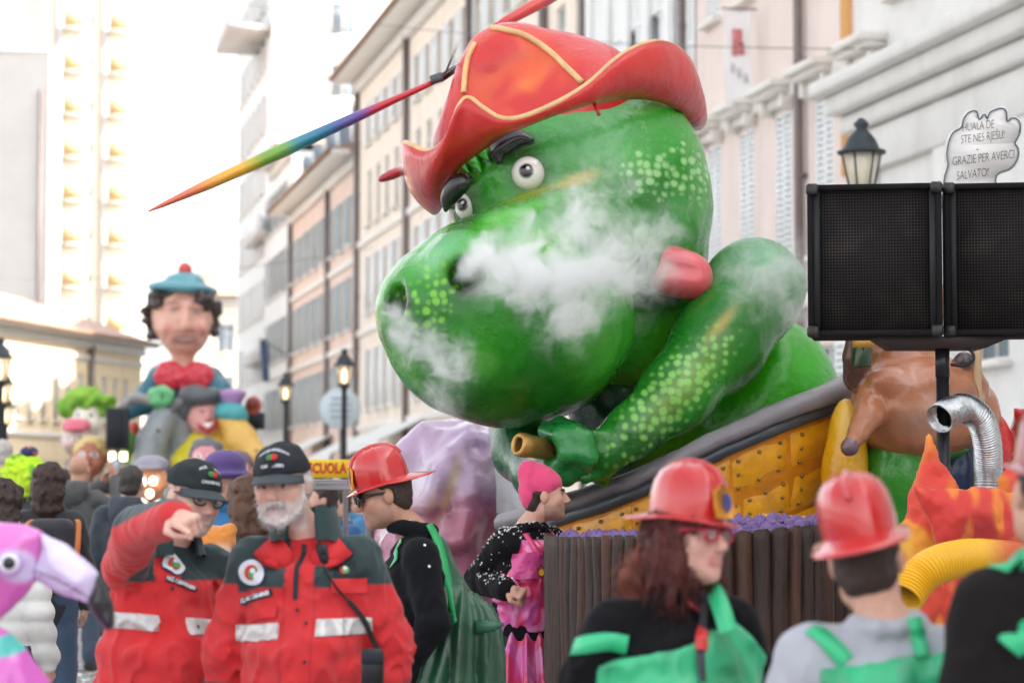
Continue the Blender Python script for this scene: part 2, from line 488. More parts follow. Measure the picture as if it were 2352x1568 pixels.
def window(F, root, a, z0, w, h, sh='open', shm='shutter_grey', hood=False, rec=.16):
    fm, pm, sm, sill = window_meshes(w, h, sh, shm)
    rz = math.atan2(F.a[1], F.a[0]); flip = 1
    # local x = along, local y = out
    if np.cross(V3(F.a[0], F.a[1], 0), V3(F.n[0], F.n[1], 0))[2] < 0: rz += math.pi
    o = link('window', fm, root, F.p(a, z0 + h / 2, -rec + .05), (0, 0, rz))
    def kid(name, me, p, rr=0):
        k = bpy.data.objects.new(name, me); COL.objects.link(k); k.parent = o; k.location = p; k.rotation_euler = (0, 0, rr)
    kid('pane', pm, (0, 0, 0)); kid('sill', sill, (0, rec - .05, -h / 2 - .05))
    if sh == 'closed':
        for sx in (-1, 1): kid('shutter', sm, (sx * w / 4, .09, 0))
    elif sh == 'open':
        for sx in (-1, 1): kid('shutter', sm, (sx * (w / 2 + w / 4 + .02), rec + .0, 0), 0)
    elif sh == 'ajar':
        for sx in (-1, 1): kid('shutter', sm, (sx * (w / 2 + .03), rec + w * .22, 0), sx * 1.35)
    if hood: kid('hood', HOOD, (0, rec - .03, h / 2 + .30))
    return o
def front_wall(F, a0, a1, z0, z1, rects, rec=.16):
    """a wall face with real openings (rects: a-centre, z0, w, h) and their reveals"""
    mb = MB(); A = sorted({a0, a1} | {x for (c, z, w, h) in rects for x in (c - w / 2, c + w / 2)}); Z = sorted({z0, z1} | {x for (c, z, w, h) in rects for x in (z, z + h)})
    A = [x for x in A if a0 <= x <= a1]; Z = [x for x in Z if z0 <= x <= z1]
    for i in range(len(A) - 1):
        for j in range(len(Z) - 1):
            m, n = (A[i] + A[i + 1]) / 2, (Z[j] + Z[j + 1]) / 2
            if any(abs(m - c) < w / 2 and z < n < z + h for (c, z, w, h) in rects): continue
            mb.quad(F.p(A[i], Z[j]), F.p(A[i + 1], Z[j]), F.p(A[i + 1], Z[j + 1]), F.p(A[i], Z[j + 1]))
    for (c, z, w, h) in rects:
        l, r, t = c - w / 2, c + w / 2, z + h
        for (p, q_) in (((l, z), (l, t)), ((l, t), (r, t)), ((r, t), (r, z)), ((r, z), (l, z))):
            mb.quad(F.p(*p), F.p(*q_), F.p(*q_, -rec), F.p(*p, -rec))
    return mb
def house(label, F, a0, a1, H, depth, wall, rects, win, roof='flat', eave=.8, base=0.0, cat='building', name='town_house', strings=(), strip=.0, roofmat='roof_tile', group=None):
    """rects: (centre, z0, w, h); win: kwargs per rect"""
    root = thing(name, label, cat, F.p((a0 + a1) / 2, 0, -depth / 2), group)
    front_wall(F, a0, a1, base, H, rects).part('wall', MATS[wall], root)
    b = MB()   # sides, back
    P = lambda a, z, n: F.p(a, z, n)
    for (p, q_) in (((a0, 0), (a0, -depth)), ((a0, -depth), (a1, -depth)), ((a1, -depth), (a1, 0))):
        b.quad(P(p[0], base, p[1]), P(q_[0], base, q_[1]), P(q_[0], H, q_[1]), P(p[0], H, p[1]))
    b.quad(P(a0, base, -.4), P(a1, base, -.4), P(a1, H - .05, -.4), P(a0, H - .05, -.4))
    b.part('side_wall', MATS[wall], root)
    am = (a0 + a1) / 2; hw = abs(a1 - a0) / 2
    if roof == 'eave':
        r = MB(); 
        zz = H + .35; top = H + depth * .22
        V = [P(a0 - .3, zz, eave), P(a1 + .3, zz, eave), P(a1 + .3, top, -depth / 2), P(a0 - .3, top, -depth / 2), P(a1 + .3, zz, -depth - .3), P(a0 - .3, zz, -depth - .3)]
        r.add(V, [(0, 1, 2, 3), (3, 2, 4, 5), (1, 4, 2), (0, 3, 5)])
        ro = r.part('roof', MATS[roofmat], root)
        s = MB(); s.box(P(am, H + .22, eave / 2 - .02), (hw + .3, eave / 2, .10), F.ax)
        s.part('soffit', MATS['trim_white'], root)
        s = MB(); s.box(P(am, H - .15, .12), (hw, .12, .25), F.ax); s.part('cornice', MATS['trim_white'], root)
        g_ = MB(); g_.tube([P(a0 - .3, H + .30, eave + .08), P(a1 + .3, H + .30, eave + .08)], .11, 8); g_.part('gutter', MATS['eave_wood'], root)
    else:
        s = MB(); s.box(P(am, H + .15, -depth / 2), (hw + .05, depth / 2 + .06, .16), F.ax); s.part('roof', MATS['concrete'], root)
    for z in strings:
        s = MB(); s.box(P(am, z, .06), (hw - .01, .07, .14), F.ax, .02); s.part('string_course', MATS['trim_white'], root)
    for (rc, kw) in zip(rects, win): window(F, root, *rc, **kw)
    return root
def pipe(F, root, a, z0, z1, r=.09):
    mb = MB(); mb.tube([F.p(a, z0, .14), F.p(a, z1, .14)], r, 8)
    z = z0 + 1
    while z < z1: mb.box(F.p(a, z, .1), (r * 1.3, .1, .04), F.ax); z += 2.2
    return mb.part('downpipe', MATS['pipe'], root)
h_ = MB(); h_.box((0, .22, .18), (.85, .30, .07), None, .02); h_.box((0, .16, .06), (.78, .22, .06)); h_.box((0, .05, -.1), (.7, .1, .1))
for sx in (-1, 1): h_.box((sx * .6, .12, -.14), (.08, .14, .16), None, .02)
HOOD = h_.mesh('hood', MATS['trim_white'])
def row(F, px_list, z0, w, h, v=15.0, **kw):
    return [((fac(px, 700, v)[0], z0, w, h), kw) for px in px_list]
FR = Facade(sv(0, 15.0), U, -VV)
def sx_(px): return fac(px, 700)[0]
# -- nearest: stone palace with a heavy cornice
cs = [41 - 2.6 - 3.4 * i for i in range(16)]
rc = [((c, 3.6, 1.3, 2.6), dict(sh='', hood=False)) for c in cs] + [((c, 10.1, 1.4, 3.0), dict(sh='', hood=True)) for c in cs] + [((c, 15.2, 1.3, 2.4), dict(sh='')) for c in cs[:6]]
b1 = house('pale grey stone palace with a deep cornice, nearest on the right', FR, -20, 41, 21, 16, 'stone', [r[0] for r in rc], [r[1] for r in rc], 'eave', 1.0, roofmat='slate', name='stone_palace')
mb = MB()
mb.box(FR.p(10.5, 8.75, .42), (30.6, .44, .12), FR.ax, .03); mb.box(FR.p(10.5, 8.45, .30), (30.45, .31, .17), FR.ax, .04); mb.box(FR.p(10.5, 8.1, .18), (30.3, .19, .16), FR.ax, .04); mb.box(FR.p(10.5, 7.55, .09), (30.2, .10, .36), FR.ax, .02)
mb.part('cornice', MATS['stone'], b1)
for i, c in enumerate(cs[:10]):
    mb = MB(); mb.box(FR.p(c + 1.7, 4.1, .06), (.32, .08, 4.0), FR.ax, .02); mb.part('pilaster', MATS['stone'], b1)
# -- pink house with hooded tall windows
W2 = [1643, 1718, 1802, 1897, 2005]
rc = row(FR, W2, 6.0, .98, 3.0, sh='closed', shm='shutter_white', hood=True) + row(FR, W2, 11.7, .98, 2.3, sh='closed', shm='shutter_white') + row(FR, W2, 1.4, 1.2, 2.9, sh='open', shm='shutter_white')
b2 = house('pink-beige plastered house with white closed shutters and bracketed window hoods', FR, 41.02, 52, 20, 14, 'plaster_pink', [r[0] for r in rc], [r[1] for r in rc], 'eave', .9, strings=(5.2, 9.35))
pipe(FR, b2, sx_(1853), 0, 19.6); pipe(FR, b2, 51.8, 0, 19.6)
mb = MB(); mb.box(FR.p(41.35, 13.5, .02), (.22, .05, 6.2), FR.ax); mb.part('corner_strip', M('ochre', rgb(236, 178, 110), .8, var=(1, .1)), b2)
# hanging banner
bp = FR.p(sx_(1742), 9.9, .42)
ban = thing('banner', 'white banner with a red emblem hung under an upper window of the pink house', 'banner', bp)
n_ = 9; V = []; sb = sx_(1742)
for j in range(n_):
    for i in range(5): V.append(FR.p(sb + .05 * math.sin(j * .8 + i), 11.35 - 2.0 * j / (n_ - 1), .12 + .56 * i / 4))
part('cloth', V, [(j * 5 + i, j * 5 + i + 1, (j + 1) * 5 + i + 1, (j + 1) * 5 + i) for j in range(n_ - 1) for i in range(4)], M('banner_cloth', rgb(246, 246, 246), .8), ban)
for (dn, z, w_, h_b) in ((.44, 10.75, .10, .20), (.36, 10.55, .07, .12), (.50, 10.50, .05, .10)): mb = MB(); mb.box(FR.p(sb - .08, z, dn), (.006, w_, h_b), FR.ax); mb.part('emblem', M('banner_red', rgb(216, 130, 132), .8), ban)
for k in range(3): mb = MB(); mb.box(FR.p(sb - .08, 9.95 + .1 * k, .26 + .14 * k), (.006, .035, .09), FR.ax); mb.part('lettering', M('banner_grey', rgb(196, 196, 200), .8), ban)
mb = MB(); mb.tube([FR.p(sb, 11.38, 0), FR.p(sb, 11.38, .75)], .02, 6); mb.part('rod', MATS['pipe'], ban)
# -- pale blue house mostly behind the dragon
W3 = [1400, 1455, 1510, 1570]
rc = [x for z, h in ((5.6, 2.6), (10.2, 2.6), (14.8, 2.3)) for x in row(FR, W3, z, 1.1, h, sh='open', shm='shutter_white')]
b3 = house('pale blue-white house between two downpipes behind the dragon hat', FR, 52.02, 61.5, 23, 14, 'plaster_blue', [r[0] for r in rc], [r[1] for r in rc], 'eave', .9, strings=(4.6, 9.4))
pipe(FR, b3, 61.3, 0, 22.6)
for k in range(5):
    mb = MB(); mb.box(FR.p(53.2 + 1.9 * k, 12, .05), (.25, .07, 11), FR.ax, .01); mb.part('pilaster', MATS['plaster_white'], b3)
# -- cream house with deep eaves
W4 = [1335, 1290, 1245, 1205, 1168, 1133, 1100, 1070, 1040, 1012, 985, 960, 910, 888, 868, 848]
rc = [x for z, h in ((4.9, 2.5), (8.9, 2.4), (12.6, 2.3), (16.0, 1.7)) for x in row(FR, W4, z, 1.05, h, sh='open' if z != 12.6 else '', shm='shutter_white')]
b4 = house('tall cream house with deep wooden eaves and many small windows', FR, 61.52, 103, 19, 14, 'plaster_cream', [r[0] for r in rc], [r[1] for r in rc], 'eave', 1.1, strings=(4.2, 8.2, 12.0))
for a in (66, 89.6, 77, 102.5): pipe(FR, b4, a, 0, 18.8, .12)
# pink infill panel of the upper wall between downpipes
mb = MB(); mb.box(FR.p(83.3, 10.2, .015), (6.0, .02, 1.0), FR.ax); 
# -- rose house with pale blue shutters
W5 = [806, 785, 765, 745, 726, 708, 692, 677]
rc = [x for z, h in ((4.8, 2.4), (8.6, 2.3), (12.3, 2.2)) for x in row(FR, W5, z, 1.2, h, sh='open', shm='shutter_blue')]
b5 = house('rose house with pale blue shutters and a slate mansard', FR, 103.02, 127, 15.9, 14, 'plaster_rose', [r[0] for r in rc], [r[1] for r in rc], 'eave', 1.2, strings=(7.8, 11.5))
pipe(FR, b5, 112, 0, 15.7, .12); pipe(FR, b5, 126.8, 0, 15.7, .12)
mb = MB()
V = [FR.p(103.3, 16.4, -.6), FR.p(126.5, 16.4, -.6), FR.p(126.5, 19.6, -2.2), FR.p(103.3, 19.6, -2.2), FR.p(103.3, 19.6, -12), FR.p(126.5, 19.6, -12), FR.p(103.3, 16.4, -13), FR.p(126.5, 16.4, -13)]
mb.add(V, [(0, 1, 2, 3), (3, 2, 5, 4), (0, 3, 4, 6), (1, 7, 5, 2), (4, 5, 7, 6)]); mb.part('mansard', MATS['slate'], b5)
for a in (106, 110.5, 115, 119.5, 124):
    mb = MB(); mb.box(FR.p(a, 17.7, -1.1), (.6, .9, 1.0), FR.ax); o = mb.part('dormer', MATS['slate'], b5)
    mb = MB(); mb.box(FR.p(a, 17.6, -.19), (.42, .02, .7), FR.ax); mb.part('pane', MATS['glass'], o)
# -- grey-white house, then the tall white block
W6 = [652, 640, 628, 617]
rc = [x for z, h in ((4.8, 2.3), (8.6, 2.3), (12.3, 2.3), (16, 2.2)) for x in row(FR, W6, z, 1.2, h, sh='open', shm='shutter_grey')]
b6 = house('narrow grey-white house before the tall white block', FR, 127.02, 137, 19.5, 14, 'plaster_white', [r[0] for r in rc], [r[1] for r in rc], 'eave', .8, strings=(7.8,))
W7 = [603, 592, 581, 571, 561, 552]
rc = [x for z in np.arange(4.5, 40, 3.6) for x in row(FR, W7, float(z), 1.5, 2.2, sh='')]
b7 = house('tall white apartment block with a jutting balcony above the roofs', FR, 137.02, 157, 43, 26, 'plaster_white', [r[0] for r in rc], [r[1] for r in rc], 'flat')
for z in (9, 16.2, 28.0, 35.2):
    ov = 1.25 if z == 28.0 else .35
    mb = MB(); mb.box(FR.p(141.5, z, ov), (4.2, ov, .16), FR.ax); o = mb.part('balcony', MATS['concrete'], b7)
    mb = MB(); mb.box(FR.p(141.5, z + .6, 2 * ov - .06), (4.2, .05, .44), FR.ax); mb.part('parapet', MATS['plaster_white'], o)
FE = Facade(sv(136.98, 15.0), VV, -U)
rcs = [(a, z, 1.4, 1.9) for z in (24, 27.6, 31.2, 34.8, 38.4) for a in (4, 8, 12, 16)]
for r_ in rcs: window(FE, b7, *r_, sh='', rec=-.04)
mb = MB(); mb.box(FE.p(6.3, 26.4, .25), (1.9, .25, .35), FE.ax); mb.part('blind', M('blind_red', rgb(176, 120, 110), .8), b7)
# -- end of the street
FX = Facade(at(470, 1120, 185) * V3(1, 1, 0), (1, .1, 0), (.1, -1, 0))
rcs = [(a, z, 1.3, 2.2) for z in (4, 8, 12) for a in (1.5, 4.5, 7.5, 10.5)]
house('sunny cream house with a tiled roof closing the street', FX, -1, 12, 16, 12, 'plaster_sun', rcs, [dict(sh='')] * len(rcs), 'eave', .8)
# -- left: yellow building
YO = at(-70, 1120, 116) * V3(1, 1, 0)
FY = Facade(YO, (.195, 1, 0), (1, -.195, 0))
rcs = [(2.2 + 1.75 * i, 5.2, .7, 2.6) for i in range(12)] + [(2.2 + 1.75 * i, 1.6, .7, 1.5) for i in range(12)]
by = house('long yellow building with narrow tall windows on the left', FY, 0, 24, 9.6, 14, 'plaster_yellow', rcs, [dict(sh='')] * len(rcs), 'eave', .9, strings=(4.4, 8.7), name='yellow_building')
pipe(FY, by, 15.6, 0, 9.4, .2)
# -- left: sunlit tower with two columns of balconies, and a grey slab
def tower():
    O = at(96, 1120, 210) * V3(1, 1, 0); a = nrm(V3(1, .35, 0)); n = V3(a[1], -a[0], 0)
    F = Facade(O, a, n); Wd = 9.0
    rcs = []
    for i in range(11):
        z = 4 + 3.8 * i
        rcs += [(2.0, z, 1.3, 1.9), (6.0, z, 1.3, 1.9), (3.9, z + .3, .5, 1.0), (8.2, z + .3, .4, 1.0)]
    t = house('tall sunlit tower block with two columns of balconies', F, 0, Wd, 46, 14, 'plaster_sun', rcs, [dict(sh='')] * len(rcs), 'flat', name='tower_block')
    for a_ in (2.0, 6.0):
        mb = MB(); mb.box(F.p(a_ - .95, 23, .25), (.28, .25, 22.6), F.ax); mb.part('pier', MATS['concrete'], t)
        for i in range(11):
            z = 4 + 3.8 * i
            mb = MB(); mb.box(F.p(a_ + .35, z - .1, .65), (1.0, .65, .1), F.ax); o = mb.part('balcony', MATS['plaster_sun'], t)
            mb = MB(); mb.box(F.p(a_ + .35, z + .62, 1.26), (1.0, .04, .62), F.ax); mb.part('parapet', M('parapet_tan', rgb(214, 176, 128), .8, var=(.5, .1)), o)
    O = at(-60, 1120, 190) * V3(1, 1, 0); F = Facade(O, nrm(V3(1, -.19, 0)), nrm(V3(-.19, -1, 0)))
    t = house('plain grey concrete slab tower at the left edge', F, 0, 5.9, 36, 2.5, 'concrete', [], [], 'flat', name='slab_tower')
    mb = MB(); mb.box(F.p(5.2, 17, .1), (.12, .12, 16), F.ax); mb.part('downpipe', MATS['pipe'], t)
tower()
# awnings and shop fronts at the foot of the right row
def awning(px, z, w, label, v=15, drop=.9, out=1.8):
    s = fac(px, 900)[0]; t = thing('awning', label, 'awning', FR.p(s, 0, 0) + V3(0, 0, z))
    mb = MB(); n = 6
    for i in range(n):
        a0, a1 = s - w / 2 + w * i / n, s - w / 2 + w * (i + 1) / n
        mb.quad(FR.p(a0, z, .03), FR.p(a1, z, .03), FR.p(a1, z - drop, out), FR.p(a0, z - drop, out))
        mb.quad(FR.p(a0, z - drop, out), FR.p(a1, z - drop, out), FR.p(a1, z - drop - .3, out + .02), FR.p(a0, z - drop - .3, out + .02))
    mb.part('canvas', MATS['canvas'], t)
    for a in (s - w / 2, s + w / 2): mb = MB(); mb.tube([FR.p(a, z - .1, .05), FR.p(a, z - drop, out)], .03, 6); mb.part('arm', MATS['pipe'], t)
awning(935, 4.2, 9, 'wide white shop awning under the cream house')
awning(830, 3.9, 7, 'white shop awning beside the round street sign')
awning(740, 4.1, 8, 'far white shop awning near the teal lamp post')
for (px, w, lb) in ((985, 7, 'dark shop front behind the wide white awning'), (820, 6, 'dark shop front below the middle awning'), (745, 6, 'dark shop front beneath the far awning')):
    s = sx_(px); t = thing('shop_front', lb, 'shop front', FR.p(s, 0, .1))
    mb = MB(); mb.box(FR.p(s, 1.6, .06), (w / 2, .06, 1.45), FR.ax); mb.part('frame', MATS['iron'], t)
    for k in range(3): mb = MB(); mb.box(FR.p(s - w / 2 + w * (k + .5) / 3, 1.55, .13), (w / 7, .02, 1.2), FR.ax); mb.part('pane', MATS['glass'], t)
# round street sign
p = at(782, 938, 86); t = thing('round_sign', 'large pale round sign standing before the rose house', 'sign', p * V3(1, 1, 0))
mb = MB(); mb.lathe([(.02, -.06), (.72, -.06), (.74, 0), (.72, .06), (.02, .06)], p, 28, A=[V3(1, 0, 0), V3(0, 0, 1), V3(0, -1, 0)]); mb.part('disc', M('sign_pale', rgb(205, 216, 220), .5), t)
mb = MB(); mb.tube([p * V3(1, 1, 0), p + V3(0, .1, -.6)], .05, 8); mb.part('post', MATS['pipe'], t)
mb = MB(); 
for k in range(4): mb.box(p + V3(0, -.075, .36 - .22 * k), (.42 - .06 * abs(k - 1.5), .01, .04))
mb.part('lettering', M('sign_grey', rgb(150, 165, 172), .6), t)
# street lamps
def street_lamp(px, py, d, label, k=1.0, lit=True, g='old street lamps', post='iron'):
    """py: where the lantern's roof tip shows"""
    top = at(px, py, d); x, y = top[0], top[1]; t = thing('street_lamp', label, 'street lamp', (x, y, 0), g)
    H = top[2]; c = (x, y, 0)
    mb = MB(); mb.lathe([(.16, 0), (.16, .25), (.11, .35), (.09, .9), (.055, 1.05), (.045, H - 1.05 * k), (.08, H - 1.0 * k), (.05, H - .93 * k)], c, 14); mb.part('post', MATS[post], t, True)
    z = H - .93 * k; g0, g1 = .13 * k, .235 * k
    mb = MB(); mb.lathe([(g0, z + .02), (g1, z + .52 * k)], c, 6); mb.part('glazing', MATS['lamp_glass'], t)
    mb = MB()
    for i in range(6):
        a = math.pi / 3 * i; mb.tube([(x + g0 * math.cos(a), y + g0 * math.sin(a), z), (x + g1 * math.cos(a), y + g1 * math.sin(a), z + .52 * k)], .014 * k, 6)
    mb.lathe([(g0 + .02, z - .02), (g0 + .03, z + .02)], c, 6)
    mb.part('frame', MATS['iron'], t)
    mb = MB(); mb.lathe([(.29 * k, z + .5 * k), (.30 * k, z + .53 * k), (.22 * k, z + .56 * k), (.17 * k, z + .68 * k), (.10 * k, z + .76 * k), (.06 * k, z + .80 * k), (.09 * k, z + .84 * k), (.09 * k, z + .87 * k), (.03 * k, z + .93 * k)], c, 12); mb.part('roof', MATS['iron'], t, True)
    mb = MB(); mb.lathe([(.05 * k, z + .05), (.06 * k, z + .15 * k), (.045 * k, z + .35 * k), (.01, z + .4 * k)], c, 10); mb.part('bulb', MATS['lamp_lit'] if lit else M('bulb_off', rgb(250, 236, 200), .3), t, True)
    return t
street_lamp(1978, 272, 21.5, 'close street lamp with a black lantern rising behind the left loudspeaker', .74, False)
street_lamp(791, 800, 44, 'lit street lamp standing in front of the round sign', .72)
street_lamp(656, 855, 52, 'street lamp with a teal post beside the back float', .66, post='iron')
M('iron_teal', rgb(40, 120, 130), .5)
for i, (px, py, d) in enumerate(((2, 775, 38), (8, 842, 45), (14, 900, 52))):
    street_lamp(px, py, d, ['nearest of three street lamps at the left edge', 'middle of three street lamps at the left edge', 'farthest of three street lamps at the left edge'][i], .75)
# wires over the street
for i, (a, b, lb) in enumerate((((560, 8, 80), (2500, 110, 36), 'thin overhead wire crossing above the dragon hat'), ((-60, 640, 90), (900, 560, 100), 'thin slack wire between the yellow building and the cream house'))):
    A, B = at(*a), at(*b); pts = [A + (B - A) * t - V3(0, 0, 1.2 * 4 * t * (1 - t) * .4) for t in np.linspace(0, 1, 24)]
    mb = MB(); mb.tube(pts, .012, 5); tag(mb.part('overhead_wire', MATS['pipe']), lb, 'wire')
# dark flag on the rose house
fp = FR.p(sx_(672), 8.6, .2); t = thing('flag', 'dark blue flag hanging from the rose house wall', 'flag', fp)
mb = MB(); mb.tube([fp, fp + FR.n * 1.6 + V3(0, 0, .9)], .03, 6); mb.part('pole', MATS['pipe'], t)
V = []
for j in range(8):
    for i in range(5): V.append(fp + FR.n * (1.5 - .1 * i - .02 * j) + V3(0, 0, .85 - .32 * j) + U * (.12 * math.sin(i * 1.5 + j * .4) + .25 * i * .2))
part('cloth', V, [(j * 5 + i, j * 5 + i + 1, (j + 1) * 5 + i + 1, (j + 1) * 5 + i) for j in range(7) for i in range(4)], M('flag_blue', rgb(70, 90, 125), .8), t)
# ================================================================ the dragon of the float
DD = 13.0; PX = DD / FPX
def pix(P):
    P = np.asarray(P); y = P[..., 1]; z = P[..., 2] - CAMZ
    dep = y * CP + z * SP; up = -y * SP + z * CP
    return 1176 + FPX * P[..., 0] / dep, 784 - FPX * up / dep
def blob(P, cx, cy, rx, ry, ang=0, soft=.6):
    """0..1 patch painted round the place seen at cx, cy"""
    x, y = pix(P); x = x - cx; y = y - cy; c, s_ = math.cos(R(ang)), math.sin(R(ang)); u = (x * c + y * s_) / rx; v = (-x * s_ + y * c) / ry
    return 1 - sstep(1 - soft, 1 + soft * .3, np.sqrt(u * u + v * v))
def paint_mat(name, rough=.26, coat=.18, bump=(3.0, .8, .06), bump2=(14, .35, .012), spots=False, metal=0.):
    m = M(name, attr=True, rough=rough, coat=coat, bump=bump, bump2=bump2, var=(5, .10), metal=metal)
    if spots:
        nt = m.node_tree; N = nt.nodes; L = nt.links; b = N['Principled BSDF']; src = b.inputs['Base Color'].links[0].from_socket
        a = N.new('ShaderNodeAttribute'); a.attribute_name = 'Spot'; sep = N.new('ShaderNodeSeparateColor'); L.new(a.outputs['Color'], sep.inputs[0])
        tc = N.new('ShaderNodeTexCoord')
        mp = N.new('ShaderNodeVectorMath'); mp.operation = 'ADD'; fl_ = N.new('ShaderNodeMapping'); fl_.inputs['Scale'].default_value = (1, .1, 1); L.new(tc.outputs['Object'], fl_.inputs[0]); L.new(fl_.outputs[0], mp.inputs[0])
        nz = N.new('ShaderNodeTexNoise'); nz.inputs['Scale'].default_value = 9; L.new(tc.outputs['Object'], nz.inputs['Vector'])
        sc_ = N.new('ShaderNodeVectorMath'); sc_.operation = 'SCALE'; sc_.inputs['Scale'].default_value = .03; L.new(nz.outputs['Color'], sc_.inputs[0]); L.new(sc_.outputs[0], mp.inputs[1])
        vo = N.new('ShaderNodeTexVoronoi'); vo.feature = 'F1'; vo.inputs['Scale'].default_value = 21; vo.inputs['Randomness'].default_value = .55; L.new(mp.outputs[0], vo.inputs['Vector'])
        th = N.new('ShaderNodeMath'); th.operation = 'MULTIPLY_ADD'; th.inputs[1].default_value = .30; th.inputs[2].default_value = .22; L.new(sep.outputs[0], th.inputs[0])
        su = N.new('ShaderNodeMath'); su.operation = 'SUBTRACT'; L.new(th.outputs[0], su.inputs[0]); L.new(vo.outputs['Distance'], su.inputs[1])
        mr = N.new('ShaderNodeMapRange'); mr.inputs[1].default_value = -.07; mr.inputs[2].default_value = .20; mr.inputs[4].default_value = .78; L.new(su.outputs[0], mr.inputs[0])
        gt = N.new('ShaderNodeMath'); gt.operation = 'MULTIPLY'; L.new(mr.outputs[0], gt.inputs[0])
        mm = N.new('ShaderNodeMapRange'); mm.inputs[1].default_value = .05; mm.inputs[2].default_value = .45; L.new(sep.outputs[0], mm.inputs[0]); L.new(mm.outputs[0], gt.inputs[1])
        cm = N.new('ShaderNodeMix'); cm.data_type = 'RGBA'; cm.inputs[6].default_value = (*rgb(130, 206, 56), 1); cm.inputs[7].default_value = (*rgb(172, 222, 150), 1); L.new(sep.outputs[1], cm.inputs[0])
        mx = N.new('ShaderNodeMix'); mx.data_type = 'RGBA'; L.new(gt.outputs[0], mx.inputs[0]); L.new(src, mx.inputs[6]); L.new(cm.outputs[2], mx.inputs[7]); L.new(mx.outputs[2], b.inputs['Base Color'])
    return m
M_DR = paint_mat('dragon_paint', spots=True)
M_HAT = paint_mat('hat_paint', rough=.35, coat=.3)
M_BLACK = M('gloss_black', rgb(24, 22, 26), .25, coat=.5, bump=(12, .3, .02))
M_GOLD = M('gold_paint', rgb(205, 160, 90), .38, metal=.55, var=(14, .3), bump=(30, .4, .01))
M_TRIM = M('trim_gold', rgb(226, 186, 130), .4, metal=.15, var=(8, .3), bump=(20, .3, .01))
def spot_attr(o, S):
    me = o.data; a = me.color_attributes.new('Spot', 'FLOAT_COLOR', 'POINT'); c = np.ones((len(me.vertices), 4), np.float32); c[:, :2] = S
    a.data.foreach_set('color', c.ravel())
dragon = thing('dragon_figure', 'huge glossy green papier-mache dragon with a red hat, smoke curling from its nostrils', 'float figure', at(1560, 1120, 13.4) * V3(1, 1, 0) + V3(0, 0, 1.0))
def P_(px, py, dd=0.): return at(px, py, DD + dd)
GR = rgb(36, 136, 20); GD = rgb(16, 66, 32); GB = rgb(92, 198, 26); GM = rgb(120, 196, 130)
hd = SDF(.16, GR)
hd.ell(P_(1375, 425, .15), (.60, .60, .60)); hd.ell(P_(1210, 440, .0), (.435, .46, .45))
hd.ell(P_(1300, 384, .05), (.50, .48, .28)); hd.cap(P_(1452, 500, .30), P_(1450, 760, .35), .41, .42)
hd.ell(P_(1165, 737, -.42), (.665, .62, .555), k=.025); hd.cap(P_(1100, 612, -.52), P_(1320, 528, -.42), .262, .25, k=.025)
hd.ell(P_(1008, 697, -.60), (.293, .36, .24), k=.12)
hd.ell(P_(1070, 610, -.82), (.20, .20, .20), k=.10)
hd.ell(P_(1420, 590, -.12), (.26, .36, .26), k=.10)
n1 = hd.march(1072, 634); n2 = hd.march(908, 694)
hd.ell(n1 + V3(.0, .03, .01), (.088, .13, .075), k=.05, op='sub', rot=rotm(0, -12, 0)); hd.ell(n2 + V3(.0, .02, 0), (.058, .12, .105), k=.05, op='sub')
hd.cap(hd.march(1480, 590) + V3(0, -.02, 0), hd.march(1462, 720) + V3(0, -.02, 0), .035, .02, k=.06, op='sub')
hd.dmax = .02
hd.disp = lambda p: .006 * wob(p, 5) + .003 * wob(p, 17, 2)
def head_paint(P, C):
    w = wob(P, 4, 1) * .5 + .5
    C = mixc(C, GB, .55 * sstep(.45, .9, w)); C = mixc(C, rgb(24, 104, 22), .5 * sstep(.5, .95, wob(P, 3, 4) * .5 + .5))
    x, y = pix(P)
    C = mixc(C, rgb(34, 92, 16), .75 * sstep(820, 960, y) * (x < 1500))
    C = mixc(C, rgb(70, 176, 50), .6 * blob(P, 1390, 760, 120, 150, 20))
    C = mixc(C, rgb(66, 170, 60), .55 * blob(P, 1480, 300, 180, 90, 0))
    C = mixc(C, GM, .55 * blob(P, 1360, 330, 170, 110, 10, 1.0)); C = mixc(C, GM, .45 * blob(P, 1180, 530, 190, 60, -18, 1.)); C = mixc(C, GM, .4 * blob(P, 1530, 520, 130, 90, 0, 1.))  # mint patches: part of the smoke haze, painted into the skin colour
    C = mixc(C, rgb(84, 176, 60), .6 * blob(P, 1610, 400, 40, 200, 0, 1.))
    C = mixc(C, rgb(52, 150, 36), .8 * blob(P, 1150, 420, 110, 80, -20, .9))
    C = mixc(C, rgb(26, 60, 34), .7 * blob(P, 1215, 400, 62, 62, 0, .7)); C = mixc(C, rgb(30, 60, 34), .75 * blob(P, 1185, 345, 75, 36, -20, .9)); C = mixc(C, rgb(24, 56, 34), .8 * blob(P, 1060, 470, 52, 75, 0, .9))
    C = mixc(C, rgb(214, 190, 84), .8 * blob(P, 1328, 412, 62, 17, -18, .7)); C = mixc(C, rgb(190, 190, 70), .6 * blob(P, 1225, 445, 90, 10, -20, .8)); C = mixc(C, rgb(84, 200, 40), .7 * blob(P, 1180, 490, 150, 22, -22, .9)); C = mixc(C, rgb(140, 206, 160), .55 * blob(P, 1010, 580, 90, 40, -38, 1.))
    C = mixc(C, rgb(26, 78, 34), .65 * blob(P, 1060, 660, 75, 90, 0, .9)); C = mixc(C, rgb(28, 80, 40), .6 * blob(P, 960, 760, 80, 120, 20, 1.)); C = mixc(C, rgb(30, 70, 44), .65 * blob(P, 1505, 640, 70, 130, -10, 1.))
    for (n, r) in ((n1, .115), (n2, .11)):
        C = mixc(C, rgb(34, 26, 26), 1 - sstep(r * .55, r * 1.05, np.linalg.norm((P - n) * V3(1, .6, 1), axis=1)))
    return C
hd.paints.append(head_paint)
